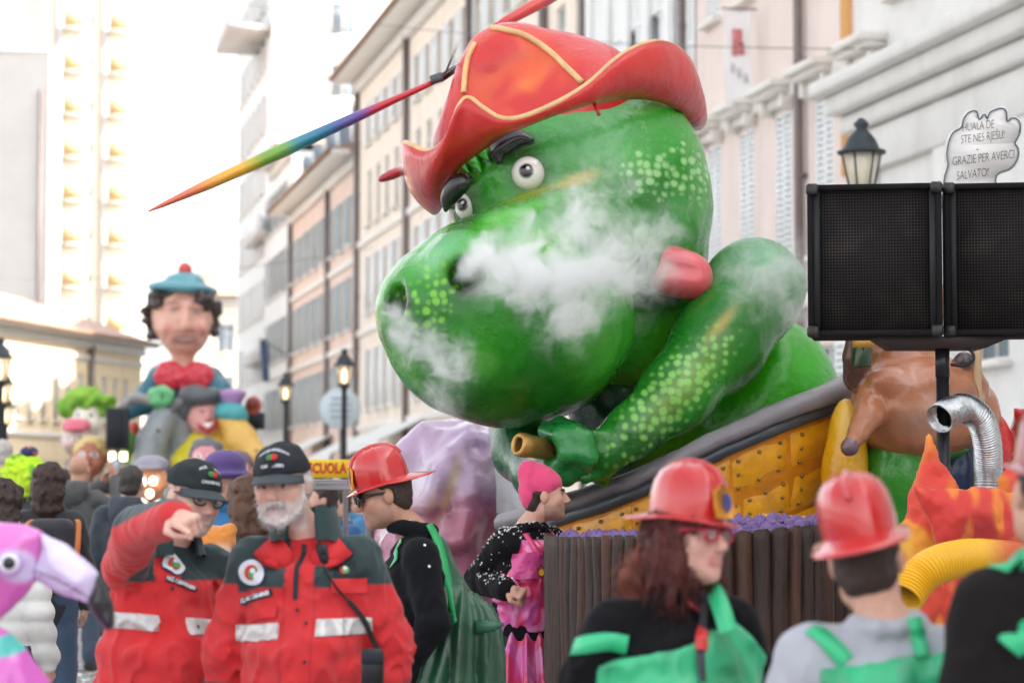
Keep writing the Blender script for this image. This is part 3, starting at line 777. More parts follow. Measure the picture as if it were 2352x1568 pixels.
ho = hd.part('head', .022, M_DR, dragon)
vv = np.zeros(len(ho.data.vertices) * 3, np.float32); ho.data.vertices.foreach_get('co', vv); vv = vv.reshape(-1, 3).astype(float)
s1 = np.maximum.reduce([blob(vv, 1530, 400, 128, 100, 10, .7), .75 * blob(vv, 1270, 550, 130, 30, -6, .9), .9 * blob(vv, 985, 690, 80, 125, 10, .7)]); s1 *= (pix(vv)[0] > 800)
front = vv[:, 1] < P_(1300, 500, .35)[1]
spot_attr(ho, np.stack([s1 * front, (pix(vv)[0] > 1200) * 1.0], 1))
# eyes
def eye(px, py, r, ppx, ppy, pr, sq=1.0, back=.35):
    p = hd.march(px, py); n = hd.normal(p); tocam = nrm(V3(0, 0, CAMZ) - p); nn = nrm(n + tocam * .8)
    c = p - nn * r * back
    e = SDF(.005, rgb(236, 232, 224)); e.ell(c, (r * sq, r, r))
    q = e.march(ppx, ppy)
    def pp(P, C):
        d = np.linalg.norm(P - q, axis=1)
        C = mixc(C, rgb(206, 186, 178), sstep(r * .75, r * 1.15, d) * .6)
        C = mixc(C, rgb(120, 110, 104), 1 - sstep(pr * 1.0, pr * 1.25, d)); return mixc(C, rgb(14, 13, 15), 1 - sstep(pr * .82, pr * .95, d))
    e.paints.append(pp)
    o = e.part('eye', .0055, M('eye_gloss', attr=True, rough=.12, coat=.8), dragon)
    hl = MB(); hq = q + nn * .004 + V3(.3 * pr, 0, .35 * pr); hl.lathe([(.001, -.003), (pr * .3, -.002), (pr * .22, .004), (.001, .006)], hq, 12, A=frame_from(nrm(V3(0, 0, CAMZ) - hq))); hl.part('glint', M('eye_glint', rgb(250, 250, 250), .3), o, True)
eye(1214, 398, .092, 1208, 392, .036); eye(1066, 474, .078, 1060, 470, .032, .8)
def crescent(name, pts, rs, mat, lift=.02):
    P3 = [hd.march(x, y) for (x, y) in pts]; P3 = [p + hd.normal(p) * lift for p in P3]
    Q = spline(np.hstack([np.array(P3), np.array(rs)[:, None]]), 26)
    V, F = sweep(Q[:, :3], Q[:, 3], 12); return part(name, V, F, mat, dragon)
crescent('eyebrow', [(1150, 378), (1147, 355), (1165, 334), (1195, 322), (1228, 326)], [.012, .05, .058, .045, .008], M_BLACK)
eb = hd.march(1068, 470); de = float(eb[1] - DD) - .10
Q = spline([(*P_(x, y, de + dz), r) for (x, y, r, dz) in ((1023, 486, .008, .02), (1030, 458, .045, -.01), (1046, 432, .056, -.04), (1066, 417, .05, -.05), (1089, 413, .012, -.02))], 26)
Ve, Fe = sweep(Q[:, :3], Q[:, 3], 12); part('eyebrow', Ve, Fe, M_BLACK, dragon)
M_TUFT = M('tuft_green', rgb(58, 160, 44), .3, coat=.4)
for pts in ([(1068, 352), (1070, 375), (1084, 398)], [(1080, 345), (1095, 372), (1112, 398)], [(1106, 334), (1115, 352), (1128, 372)]):
    crescent('tuft', pts, [.026, .034, .006], M_TUFT, .03)
# tongue
to = SDF(.05, rgb(230, 96, 104)); tb = hd.march(1492, 608)
to.ell(P_(1548, 625, -.22), (.185, .13, .135), rot=rotm(0, 12, 0)); to.ell(P_(1590, 638, -.22), (.105, .12, .115)); to.cap(P_(1470, 600, -.02), P_(1540, 620, -.12), .12, .13)
to.cap(P_(1490, 605, -.36), P_(1600, 622, -.35), .03, .012, k=.06, op='sub')
to.paints.append(lambda P, C: mixc(mixc(C, rgb(236, 130, 130), .6 * blob(P, 1540, 640, 60, 40, 20, 1)), rgb(206, 58, 66), .6 * blob(P, 1600, 680, 90, 30, 10, 1)))
to.part('tongue', .016, M('tongue_paint', attr=True, rough=.3, coat=.4, bump=(6, .2, .02)), dragon)
# body and limbs
bd = SDF(.2, rgb(50, 160, 22))
bd.ell(P_(1640, 990, .75), (.70, .62, .60)); bd.ell(P_(1770, 900, .60), (.36, .50, .40)); bd.ell(P_(1450, 860, .45), (.36, .40, .50)); bd.cap(P_(1450, 700, .5), P_(1500, 900, .6), .36, .40)
bd.dmax = .02; bd.disp = lambda p: .008 * wob(p, 4)
def body_paint(P, C):
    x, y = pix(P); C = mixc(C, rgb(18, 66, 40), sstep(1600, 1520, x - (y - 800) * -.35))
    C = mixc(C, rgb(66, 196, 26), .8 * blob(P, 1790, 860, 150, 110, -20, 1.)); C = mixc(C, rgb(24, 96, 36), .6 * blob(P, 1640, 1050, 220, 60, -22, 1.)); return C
bd.paints.append(body_paint)
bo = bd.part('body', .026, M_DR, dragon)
vv = np.zeros(len(bo.data.vertices) * 3, np.float32); bo.data.vertices.foreach_get('co', vv); vv = vv.reshape(-1, 3).astype(float)
spot_attr(bo, np.stack([.8 * blob(vv, 1515, 800, 110, 170, 20, .8), .15 * np.ones(len(vv))], 1))
am = SDF(.10, rgb(34, 122, 34))
am.chain([P_(1730, 668, .0), P_(1655, 785, -.25), P_(1550, 905, -.5), P_(1455, 990, -.62), P_(1402, 1030, -.66)], [.285, .235, .18, .125, .10])
am.ell(P_(1372, 1042, -.68), (.10, .10, .10), k=.08)
am.cap(P_(1400, 1005, -.70), P_(1356, 1000, -.76), .05, .035, k=.03); am.cap(P_(1390, 1078, -.66), P_(1342, 1098, -.72), .048, .036, k=.03); am.cap(P_(1385, 1100, -.6), P_(1345, 1080, -.5), .045, .035, k=.03)
am.dmax = .02; am.disp = lambda p: .007 * wob(p, 5, 3)
def arm_paint(P, C):
    x, y = pix(P)
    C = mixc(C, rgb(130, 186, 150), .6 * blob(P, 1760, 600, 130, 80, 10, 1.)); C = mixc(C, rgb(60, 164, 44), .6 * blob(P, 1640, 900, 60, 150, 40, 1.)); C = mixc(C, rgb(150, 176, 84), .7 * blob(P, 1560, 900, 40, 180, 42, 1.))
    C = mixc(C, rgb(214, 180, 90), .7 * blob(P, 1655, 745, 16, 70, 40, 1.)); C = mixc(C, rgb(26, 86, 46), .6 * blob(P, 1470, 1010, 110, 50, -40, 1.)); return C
am.paints.append(arm_paint)
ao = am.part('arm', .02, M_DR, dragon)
vv = np.zeros(len(ao.data.vertices) * 3, np.float32); ao.data.vertices.foreach_get('co', vv); vv = vv.reshape(-1, 3).astype(float)
spot_attr(ao, np.stack([.95 * blob(vv, 1545, 905, 75, 240, 42, .6), .35 * np.ones(len(vv))], 1))
fa = SDF(.06, rgb(28, 92, 44))
fa.chain([P_(1210, 930, .1), P_(1196, 1040, .0), P_(1235, 1095, -.3), P_(1275, 1062, -.55)], [.19, .145, .12, .11])
fa.ell(P_(1300, 1050, -.56), (.12, .07, .085), k=.05)
for i, ch in enumerate(([(1256, 988), (1290, 1000), (1304, 1042), (1282, 1080)], [(1286, 975), (1318, 996), (1331, 1042), (1308, 1086)], [(1316, 985), (1343, 1008), (1352, 1050), (1335, 1086)])):
    fa.chain([P_(x, y, [-.62, -.80, -.82, -.68][j]) for j, (x, y) in enumerate(ch)], [.048, .05, .048, .042], k=.018, col=rgb(40, 136, 62))
fa.cap(P_(1262, 1080, -.7), P_(1300, 1100, -.72), .05, .04)
fo = fa.part('arm', .014, M_DR, dragon); spot_attr(fo, np.stack([.0 * np.ones(len(fo.data.vertices)), .2 * np.ones(len(fo.data.vertices))], 1))
# ---- the red hat
def ring(pts, n=120):
    P = np.array([P_(*p) for p in pts]); Q = np.vstack([P[-3:], P, P[:3]]); m = len(P)
    out = spline(Q, (len(Q) - 1) * 24 + 1)
    a = out[3 * 24:(3 + m) * 24 + 1]
    t = np.linspace(0, len(a) - 1, n + 1)[:-1]; i = t.astype(int); f = (t - i)[:, None]
    return a[i] * (1 - f) + a[np.minimum(i + 1, len(a) - 1)] * f
OUT = [(932, 328, -.15), (985, 348, -.45), (1026, 318, -.62), (1054, 248, -.72), (1076, 226, -.75), (1108, 248, -.78), (1150, 272, -.8), (1200, 269, -.82), (1280, 236, -.8), (1350, 194, -.75), (1430, 126, -.6), (1510, 97, -.4), (1575, 130, -.1), (1606, 222, .25), (1590, 262, .6), (1450, 200, .95), (1250, 240, 1.1), (1050, 330, .9), (950, 350, .35)]
INN = [(1004, 488, .05), (1018, 470, -.2), (1022, 432, -.3), (1050, 385, -.42), (1075, 364, -.47), (1110, 338, -.52), (1150, 310, -.55), (1200, 285, -.58), (1280, 253, -.58), (1350, 236, -.55), (1430, 223, -.45), (1510, 229, -.28), (1565, 258, 0), (1588, 288, .3), (1560, 290, .6), (1440, 265, .8), (1250, 300, .85), (1080, 400, .65), (1000, 475, .3)]
RO, RI = ring(OUT), ring(INN); cen = RI.mean(0)
hat = SDF(.08, rgb(206, 44, 42))
hat.cap(P_(1240, 330, .15), P_(1176, 165, .15), .565, .25); hat.ell(P_(1335, 280, .15), (.40, .5, .44)); hat.cap(P_(1170, 162, .15), P_(1275, 178, .15), .245, .255); hat.cap(P_(1075, 330, .0), P_(1100, 180, .05), .19, .13)
hat.dmax = .02; hat.disp = lambda p: .007 * wob(p, 5, 6)
def hat_paint(P, C):
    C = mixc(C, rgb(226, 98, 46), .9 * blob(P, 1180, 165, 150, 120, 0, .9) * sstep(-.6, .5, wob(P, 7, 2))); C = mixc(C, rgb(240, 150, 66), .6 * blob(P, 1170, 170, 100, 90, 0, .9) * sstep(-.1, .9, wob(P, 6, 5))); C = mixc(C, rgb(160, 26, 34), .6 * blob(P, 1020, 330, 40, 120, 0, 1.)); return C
hat.paints.append(hat_paint)
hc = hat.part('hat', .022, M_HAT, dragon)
# brim: lofted from the head ring out and up to the wavy gold edge
rows = 8; V = []; n = len(RO)
for j in range(rows + 1):
    t = j / rows
    for i in range(n):
        o_, i_ = RO[i], RI[i]; rad = (o_ + i_) / 2 - cen; rad[2] = 0; rad = nrm(rad)
        m_ = (o_ + i_) / 2 + rad * .10 - V3(0, 0, .06)
        V.append((1 - t) ** 2 * i_ + 2 * t * (1 - t) * m_ + t * t * o_)
V = np.array(V); V += (wob(V, 5, 8) * .006)[:, None] * V3(.5, .7, .5)
F = [(j * n + i, j * n + (i + 1) % n, (j + 1) * n + (i + 1) % n, (j + 1) * n + i) for j in range(rows) for i in range(n)]
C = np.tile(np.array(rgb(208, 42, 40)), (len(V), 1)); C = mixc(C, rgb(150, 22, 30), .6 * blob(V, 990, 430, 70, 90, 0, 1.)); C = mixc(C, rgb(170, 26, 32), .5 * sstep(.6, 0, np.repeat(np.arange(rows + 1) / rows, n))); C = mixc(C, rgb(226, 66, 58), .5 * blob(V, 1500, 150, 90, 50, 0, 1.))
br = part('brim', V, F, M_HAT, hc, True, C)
so = br.modifiers.new('thick', 'SOLIDIFY'); so.thickness = .035; so.offset = 0
Vt, Ft = sweep(RO, .016, 8, False, None, True); part('gold_edge', Vt, Ft, M_TRIM, hc)
def ridge(pts, r, sq=None):
    P3 = [hat.march(x, y) for (x, y) in pts]; P3 = [q + hat.normal(q) * .006 for q in P3]; Q = spline(P3, 30); V, F = sweep(Q, r, 8); return part('gold_ridge', V, F, M_TRIM, hc)
ridge([(1128, 66), (1165, 72), (1210, 86), (1260, 118), (1300, 155), (1338, 192)], .017)
ridge([(1092, 102), (1080, 125), (1072, 155), (1068, 190), (1066, 215)], .016)
mb = MB(); mb.tube([P_(1365, 238, -.62), P_(1376, 264, -.66)], .010, 6); mb.part('peg', M('hat_red', rgb(200, 50, 46), .4), hc)
hk = hat.march(1075, 84); hk[2] += .0
mb = MB(); cth = [hk + V3(.045 * math.cos(t), .01 * math.sin(t), .045 * math.sin(t) + .03) for t in np.linspace(0, 6.28, 17)]; Vr, Fr = sweep(cth[:-1], .007, 6, False, None, True); part('ring', Vr, Fr, MATS['pipe'], hc)
# chain hanging down from the ring
mb = MB(); mb.tube([hk, hat.march(1058, 96) + V3(-.03, 0, 0), P_(1035, 140, -.1), P_(1020, 175, -.05)], .006, 5); mb.part('chain', MATS['pipe'], hc)
# ---- propeller of painted blades behind the hat
HUB = P_(1080, 135, .75)
prop = thing('propeller', 'rainbow painted propeller with long blades sticking out behind the red hat', 'propeller', HUB)
M_BL = M('blade_paint', attr=True, rough=.35, coat=.3, bump=(8, .3, .01))
def blade(A, B, rs, cols, name='blade', flat=.66):
    n_ = 40; T = np.linspace(0, 1, n_); pts = np.array([A + (B - A) * t for t in T]); r = np.interp(T, rs[0], rs[1])
    V, F = sweep(pts, r, 12, True, flat); tt = np.repeat(T, 12) + .012 * wob(V, 12); ks = [c[0] for c in cols]
    C = np.stack([np.interp(tt, ks, [c[1][i] for c in cols]) for i in range(3)], 1); return part(name, V, F, M_BL, prop, True, C)
rb = [(0, rgb(190, 40, 48)), (.22, rgb(190, 34, 50)), (.27, rgb(96, 62, 140)), (.36, rgb(60, 90, 150)), (.41, rgb(40, 110, 150)), (.50, rgb(40, 130, 150)), (.54, rgb(110, 160, 60)), (.63, rgb(120, 160, 50)), (.68, rgb(226, 170, 40)), (.79, rgb(228, 160, 60)), (.86, rgb(220, 110, 80)), (1, rgb(214, 96, 74))]
blade(P_(1000, 187, .12), P_(340, 486, -.55), ([0, .15, .3, .55, .8, .95, 1], [.022, .03, .045, .058, .044, .02, .006]), rb)
blade(P_(1140, 62, .45), P_(1360, -60, .9), ([0, .1, .5, 1], [.03, .045, .06, .02]), [(0, rgb(196, 44, 50)), (.4, rgb(206, 70, 60)), (.7, rgb(120, 60, 120)), (1, rgb(60, 90, 150))])
blade(P_(1060, 335, .7), P_(869, 414, .5), ([0, .5, .85, .97, 1], [.03, .045, .045, .03, .006]), [(0, rgb(200, 60, 60)), (.6, rgb(230, 220, 220)), (.72, rgb(220, 200, 200)), (.8, rgb(190, 60, 70)), (1, rgb(170, 50, 60))])
mb = MB(); mb.tube([P_(1012, 181, .14), HUB], .022, 8); mb.tube([P_(1145, 60, .45), HUB], .022, 8); mb.tube([P_(1060, 335, .7), HUB], .022, 8); mb.tube([HUB, HUB + V3(.1, .3, -.6)], .03, 8); mb.part('hub', M_BLACK, prop)
mb = MB(); mb.box(P_(1003, 181, .10), (.035, .03, .022), rotm(0, 20, 0), .004); mb.part('bracket', M('bracket', rgb(90, 92, 98), .4, metal=.7), prop)
# ---- brass nozzle held by the dragon
A_, B_ = P_(1192, 1020, -.80), P_(1384, 1054, -.50); ax = nrm(B_ - A_); Ln = np.linalg.norm(B_ - A_); Fm = frame_from(ax)
noz = thing('hose_nozzle', 'golden hose nozzle gripped in the dragon hands', 'nozzle', A_)
prof = [(.030, .10)]
for k in range(6): prof += [(.040, .09 - .016 * k), (.031, .082 - .016 * k)]
prof += [(.040, -.008), (.050, -.012), (.060, .0), (.061, .05), (.056, .055), (.056, Ln), (.03, Ln)]
mb = MB(); V = []; F = []; nn = 28
for (r, z) in prof:
    for i in range(nn): t = 2 * math.pi * i / nn; V.append(A_ + Fm[0] * r * math.cos(t) + Fm[1] * r * math.sin(t) + ax * z)
for j in range(len(prof) - 1):
    for i in range(nn): k = (i + 1) % nn; F.append((j * nn + i, j * nn + k, (j + 1) * nn + k, (j + 1) * nn + i))
F.append(tuple(range(nn))); V = np.array(V); V += (wob(V, 25, 3) * .002)[:, None]
part('barrel', V, F, M_GOLD, noz)
# ================================================================ float: tub, hull, mound, brown figure, loudspeakers, flames
def poly_prim(sdf, poly, O, X, Y, N, t, r, col=None, k=None, op='u'):
    """a pillow with the outline poly (metres in the X, Y plane through O), half thickness t"""
    poly = np.array(poly, float); A = poly; B = np.roll(poly, -1, 0); ar = .5 * (A[:, 0] * B[:, 1] - B[:, 0] * A[:, 1]).sum()
    def f(p):
        q = p - O; u = np.stack([q @ X, q @ Y], -1); w = q @ N
        best = np.full(u.shape[:-1], 1e9); ins = np.zeros(u.shape[:-1], bool)
        for a, b in zip(A, B):
            e = b - a; v = u - a; tt = np.clip((v @ e) / (e @ e + 1e-12), 0, 1); dv = v - tt[..., None] * e
            best = np.minimum(best, (dv * dv).sum(-1))
            c = ((a[1] > u[..., 1]) != (b[1] > u[..., 1]))
            with np.errstate(divide='ignore', invalid='ignore'):
                xi = (b[0] - a[0]) * (u[..., 1] - a[1]) / (b[1] - a[1] + 1e-15) + a[0]
            ins ^= c & (u[..., 0] < xi)
        d2 = np.sqrt(best) * np.where(ins, -1, 1)
        e = np.maximum(d2, -r); 
        th = t * np.sqrt(np.clip(-e / r, 0, 1)) if t > 0 else 0
        return np.where(d2 < 0, np.maximum(np.abs(w) - th, -t), np.sqrt(d2 * d2 + w * w)) * .7
    pts = np.array([O + X * a[0] + Y * a[1] + N * s_ for a in poly for s_ in (-t, t)])
    return sdf._add(f, pts.min(0), pts.max(0), k, col, op)
def px_poly(pts, d, c=None):
    """outline given by picture positions at depth d -> (poly, origin, X, Y, N)"""
    P = np.array([at(x, y, d) for (x, y) in pts]); O = P.mean(0); X = V3(1, 0, 0); Y = V3(0, -SP, CP); N = V3(0, -CP, -SP)
    return [((p - O) @ X, (p - O) @ Y) for p in P], O, X, Y, N
# ---- trailer deck under it all
DK = thing('float_trailer', 'low dark trailer deck carrying the dragon float', 'trailer', at(1700, 1120, 13) * V3(1, 1, 0))
dc = at(1640, 1120, 13.3)
mb = MB(); mb.box((dc[0], dc[1], .62), (1.75, 1.35, .08), None, .02); mb.part('deck', M('deck_dark', rgb(70, 60, 54), .7, var=(4, .3)), DK)
for sx in (-1.2, 1.2):
    for sy in (-1.1, 1.1):
        c = V3(dc[0] + sx, dc[1] + sy, .28); mb = MB(); mb.lathe([(.12, -.1), (.28, -.1), (.3, -.06), (.3, .06), (.28, .1), (.12, .1)], c, 20, A=[V3(1, 0, 0), V3(0, 0, 1), V3(0, -1, 0)]); w_ = mb.part('wheel', M('rubber', rgb(34, 34, 36), .8), DK, True)
        mb = MB(); mb.lathe([(.02, -.11), (.13, -.105), (.13, .105), (.02, .11)], c, 16, A=[V3(1, 0, 0), V3(0, 0, 1), V3(0, -1, 0)]); mb.part('rim', M('steel', rgb(150, 150, 152), .4, metal=.8), w_, True)
# ---- riveted hull with a grey rim
M_RIM = M('rim_grey', rgb(128, 122, 126), .36, metal=.0, coat=.2, var=(4, .3), bump=(5, .5, .03), bump2=(40, .15, .004))
M_RIM2 = M('rim_dark', rgb(70, 76, 82), .36, metal=.0, coat=.2, var=(4, .3), bump=(6, .4, .02))
M_PAN = M('panel_orange', rgb(242, 166, 24), .38, metal=.0, var=(5, .35), bump=(7, .5, .03), bump2=(50, .15, .003), coat=.2)
M_PAN2 = M('panel_dark', rgb(222, 136, 20), .42, metal=.0, var=(5, .4), bump=(7, .5, .03))
hull = thing('riveted_hull', 'orange riveted metal hull with a thick grey rim below the dragon', 'float hull', at(1560, 1120, 12.6) * V3(1, 1, 0) + V3(0, 0, .7))
HP = spline([at(1150, 1180, 13.25), at(1225, 1160, 13.0), at(1310, 1131, 12.75), at(1410, 1098, 12.52), at(1500, 1060, 12.4), at(1600, 1012, 12.3), at(1700, 966, 12.27), at(1800, 925, 12.3), at(1930, 880, 12.5), at(2020, 846, 12.9)], 90)
def hull_pt(i, dn, out):
    t = HP[min(i + 1, 89)] - HP[max(i - 1, 0)]; n_ = nrm(np.cross(t * V3(1, 1, 0), V3(0, 0, 1))); 
    return HP[i] - V3(0, 0, dn) + n_ * out
def strip(prof, name, mat, jit=.0):
    m = len(prof); V = np.array([hull_pt(i, *p) for i in range(90) for p in prof]); V += (wob(V, 9, 2) * jit)[:, None] * V3(.3, .6, 1)
    return part(name, V, [(i * m + j, i * m + j + 1, (i + 1) * m + j + 1, (i + 1) * m + j) for i in range(89) for j in range(m - 1)], mat, hull)
strip([(.06, -.18), (.0, -.12), (-.012, -.03), (.0, .02), (.035, .045), (.075, .045), (.09, .03), (.094, .0)], 'rim', M_RIM, .005)
strip([(.090, .004), (.11, .012), (.14, .012), (.152, -.012), (.153, -.03)], 'rim_band', M_RIM2, .003)
strip([(.15, -.03), (.3, -.05), (.5, -.09), (.9, -.20), (.95, -.6)], 'hull_shell', M_PAN2, .004)
rv = MB()
def panel(i0, i1, d0, d1, mat):
    """a thin plate on the hull, with rivets along its edges"""
    ni, nj = max(3, i1 - i0), 4; V = []; F = []
    o_ = lambda d: -.03 - (d - .15) * .19
    lift = rnd.uniform(.012, .024)
    for a in range(ni + 1):
        for b in range(nj + 1):
            fi = i0 + (i1 - i0) * a / ni; ii = int(min(fi, 88)); f = fi - ii; d = d0 + (d1 - d0) * b / nj
            ed = min(a, ni - a, b, nj - b) == 0
            p = hull_pt(ii, d, o_(d) + (.001 if ed else lift)) * (1 - f) + hull_pt(min(ii + 1, 89), d, o_(d) + (.001 if ed else lift)) * f
            V.append(p)
    for a in range(ni):
        for b in range(nj): k = a * (nj + 1) + b; F.append((k, k + 1, k + nj + 2, k + nj + 1))
    V = np.array(V); V += (wob(V, 8, i0) * .004)[:, None] * V3(0, 1, .3)
    pn = part('panel', V, F, mat, hull)
    r_ = MB(); n_ = nrm(np.cross((HP[min(i1, 89)] - HP[i0]) * V3(1, 1, 0), V3(0, 0, 1))); Fm = frame_from(n_)
    for (fa, fb) in [(x, y) for x in (.14, .5, .86) for y in (.14, .86)] + [(.14, .5), (.86, .5)]:
        fi = i0 + (i1 - i0) * fa; ii = int(fi); f = fi - ii; d = d0 + (d1 - d0) * fb
        p = hull_pt(ii, d, o_(d) + lift) * (1 - f) + hull_pt(min(ii + 1, 89), d, o_(d) + lift) * f
        r_.lathe([(.011, -.01), (.010, .004), (.006, .008), (.001, .009)], p, 8, A=Fm)
    ro = r_.part('rivets', M('rivet', rgb(150, 116, 76), .35, metal=.6), pn, True); tag(ro, None, kind='stuff')
i = 1
rowsd = [(.165, .38), (.385, .60), (.605, .80)]
for rI, (d0, d1) in enumerate(rowsd):
    i = 1 + 3 * rI
    while i < 84:
        w = rnd.choice([12, 14, 16, 18]); panel(i, min(i + w - .25, 88), d0 + rnd.uniform(0, .012), d1 - rnd.uniform(0, .012), M_PAN if rnd.random() < .75 else M_PAN2) if False else panel(i, min(i + w, 88), d0 + rnd.uniform(0, .012), d1 - rnd.uniform(.006, .016), M_PAN if rnd.random() < .75 else M_PAN2)
        i += w
# torn flap hanging off the hull, as in the picture near the red-haired woman
V = [at(1745, 1178, 12.05), at(1870, 1186, 12.05), at(1885, 1215, 12.0), at(1915, 1240, 11.98), at(1860, 1232, 12.0), at(1760, 1205, 12.0)]
sd = SDF(.01, rgb(226, 150, 30)); 
part('torn_flap', V, [(0, 1, 5), (1, 2, 4, 5), (2, 3, 4)], M_PAN, hull, False)
# silver end plate behind the pink beanie
mb = MB(); V = []
for j in range(8):
    for i in range(6):
        x = 1122 + 18 * i + (j * 4 if i == 0 else 0); V.append(at(x, 982 + 28 * j, 13.75 + .25 * math.cos(i * .6)))
part('end_plate', V, [(j * 6 + i, j * 6 + i + 1, (j + 1) * 6 + i + 1, (j + 1) * 6 + i) for j in range(7) for i in range(5)], M('silver_paint', rgb(176, 178, 180), .4, metal=.4, var=(4, .2), bump=(6, .4, .03)), hull)
# ---- brown tub of planks heaped with purple pulp
tub = thing('plank_tub', 'dark brown wooden tub of scalloped upright planks', 'tub', at(1600, 1120, 10.9) * V3(1, 1, 0))
TP = spline([at(1264, 1120, 11.9), at(1266, 1120, 11.3), at(1294, 1120, 10.85), at(1374, 1120, 10.45), at(1500, 1120, 10.2), at(1650, 1120, 10.1), at(1800, 1120, 10.15), at(1930, 1120, 10.4), at(2010, 1120, 10.9), at(2020, 1120, 11.6)], 400) * V3(1, 1, 0)
sl = np.concatenate([[0], np.cumsum(np.linalg.norm(np.diff(TP, axis=0), axis=1))]); TL = sl[-1]
def tub_p(s_): return np.array([np.interp(s_, sl, TP[:, i]) for i in range(3)])
M_PL = M('plank_brown', rgb(58, 40, 32), .6, var=(5, .8), bump=(6, .7, .03), stretch=(3, 3, .5), bump2=(30, .4, .006))
M_PL2 = M('plank_red', rgb(74, 46, 32), .6, var=(5, .8), bump=(6, .7, .03), stretch=(3, 3, .5), bump2=(30, .4, .006))
def tub_top(x): return float(np.interp(x, [at(1255, 0, 11)[0], at(1500, 0, 10.2)[0], at(1700, 0, 10.1)[0], at(1920, 0, 10.3)[0]], [1.425, 1.46, 1.475, 1.505]))
s_ = 0.0; kk = 0
while s_ < TL - .05:
    w = rnd.uniform(.062, .088); a, b = tub_p(s_), tub_p(min(s_ + w, TL)); t = nrm(b - a); n_ = nrm(np.cross(t, V3(0, 0, 1))); V = []; m = 7
    zt = tub_top((a + b)[0] / 2)
    levels = [.55, .9, 1.2, zt - .05, zt]
    for li, z in enumerate(levels):
        for j in range(m):
            f = j / (m - 1); bulge = math.sin(math.pi * f) ** .7 * .026
            dip = (.018 * (1 - math.sin(math.pi * f)) + rnd.uniform(-.004, .004)) if li == 4 else 0
            V.append(a + (b - a) * f * .985 + n_ * (bulge + .006 * math.sin(z * 9 + kk)) + V3(0, 0, z - dip))
    nb = len(V); V += [v - n_ * .03 for v in V]; F = []
    for li in range(4):
        for j in range(m - 1):
            k = li * m + j; F += [(k, k + 1, k + m + 1, k + m), (nb + k, nb + k + m, nb + k + m + 1, nb + k + 1)]
    for j in range(m - 1): k = 4 * m + j; F += [(k, k + 1, nb + k + 1, nb + k)]
    for li in range(4): k = li * m; F += [(k, k + m, nb + k + m, nb + k), (k + m - 1, nb + k + m - 1, nb + k + 2 * m - 1, k + 2 * m - 1)]
    part('plank', V, F, M_PL if kk % 3 else M_PL2, tub); s_ += w; kk += 1
# purple pulp: crumpled lumps
rs = np.random.RandomState(9); V = []; F = []
ico = [(0, 0, 1)] + [(.894 * math.cos(2 * math.pi * i / 5), .894 * math.sin(2 * math.pi * i / 5), .447) for i in range(5)] + [(.894 * math.cos(2 * math.pi * (i + .5) / 5), .894 * math.sin(2 * math.pi * (i + .5) / 5), -.447) for i in range(5)] + [(0, 0, -1)]
icf = [(0, 1 + i, 1 + (i + 1) % 5) for i in range(5)] + [(1 + i, 6 + i, 1 + (i + 1) % 5) for i in range(5)] + [(1 + (i + 1) % 5, 6 + i, 6 + (i + 1) % 5) for i in range(5)] + [(11, 6 + (i + 1) % 5, 6 + i) for i in range(5)]
for k in range(2200):
    s_ = rs.uniform(.1, TL - .1); p = tub_p(s_); t = nrm(tub_p(s_ + .02) - p); n_ = nrm(np.cross(t, V3(0, 0, 1))); dep = rs.uniform(.03, .55)
    z = tub_top(p[0]) - .05 + rs.uniform(0, .025) + .012 * math.sin(s_ * 7) + min(dep, .3) * .05
    c = p - n_ * dep + V3(0, 0, z); r = rs.uniform(.010, .026); b = len(V)
    q = np.array(ico) * r * rs.uniform(.5, 1.7, 3) * rs.uniform(.6, 1.35, (12, 1)); V += list(q + c); F += [tuple(np.array(f) + b) for f in icf]
po = part('purple_pulp', V, F, M('pulp_purple', rgb(120, 92, 146), .55, var=(20, .35)), tub, False); tag(po, None, kind='stuff')
# ---- shiny purple mound left of the dragon
md = SDF(.15, rgb(190, 160, 190))
for (x, y, d, r) in ((1010, 1120, 14.9, (.34, .42, .42)), (1085, 1130, 14.6, (.30, .40, .40)), (960, 1200, 14.9, (.28, .36, .40)), (1040, 1260, 14.7, (.42, .45, .50)), (1000, 1380, 14.8, (.46, .5, .5)), (1110, 1060, 14.9, (.16, .25, .22))): md.ell(at(x, y, d), r)
md.cap(at(1020, 1500, 14.8), at(1020, 1740, 14.8), .5, .5)
md.cap(at(985, 985, 14.75), at(905, 1085, 14.6), .05, .09, k=.12); md.cap(at(1080, 1010, 14.4), at(975, 1160, 14.25), .045, .08, k=.1); md.cap(at(1120, 1050, 14.4), at(1050, 1240, 14.2), .05, .07, k=.1)
md.dmax = .05; md.disp = lambda p: .022 * wob(p * V3(1.6, 1, .8), 6, 4) + .008 * wob(p, 18, 2)
def mound_paint(P, C):
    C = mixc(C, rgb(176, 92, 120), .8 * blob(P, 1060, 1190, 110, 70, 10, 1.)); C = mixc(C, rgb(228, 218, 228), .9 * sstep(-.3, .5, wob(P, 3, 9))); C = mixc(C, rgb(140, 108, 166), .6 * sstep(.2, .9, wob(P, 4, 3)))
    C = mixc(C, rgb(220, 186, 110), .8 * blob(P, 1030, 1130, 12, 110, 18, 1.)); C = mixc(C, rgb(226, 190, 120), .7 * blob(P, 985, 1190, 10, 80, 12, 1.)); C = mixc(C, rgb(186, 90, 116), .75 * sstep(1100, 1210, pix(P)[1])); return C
md.paints.append(mound_paint)
mo = md.part('purple_mound', .028, M('mound_paint', attr=True, rough=.22, coat=.7, bump=(7, .5, .03), var=(6, .15)))
tag(mo, 'shiny purple and pink painted mound left of the dragon', 'float scenery')
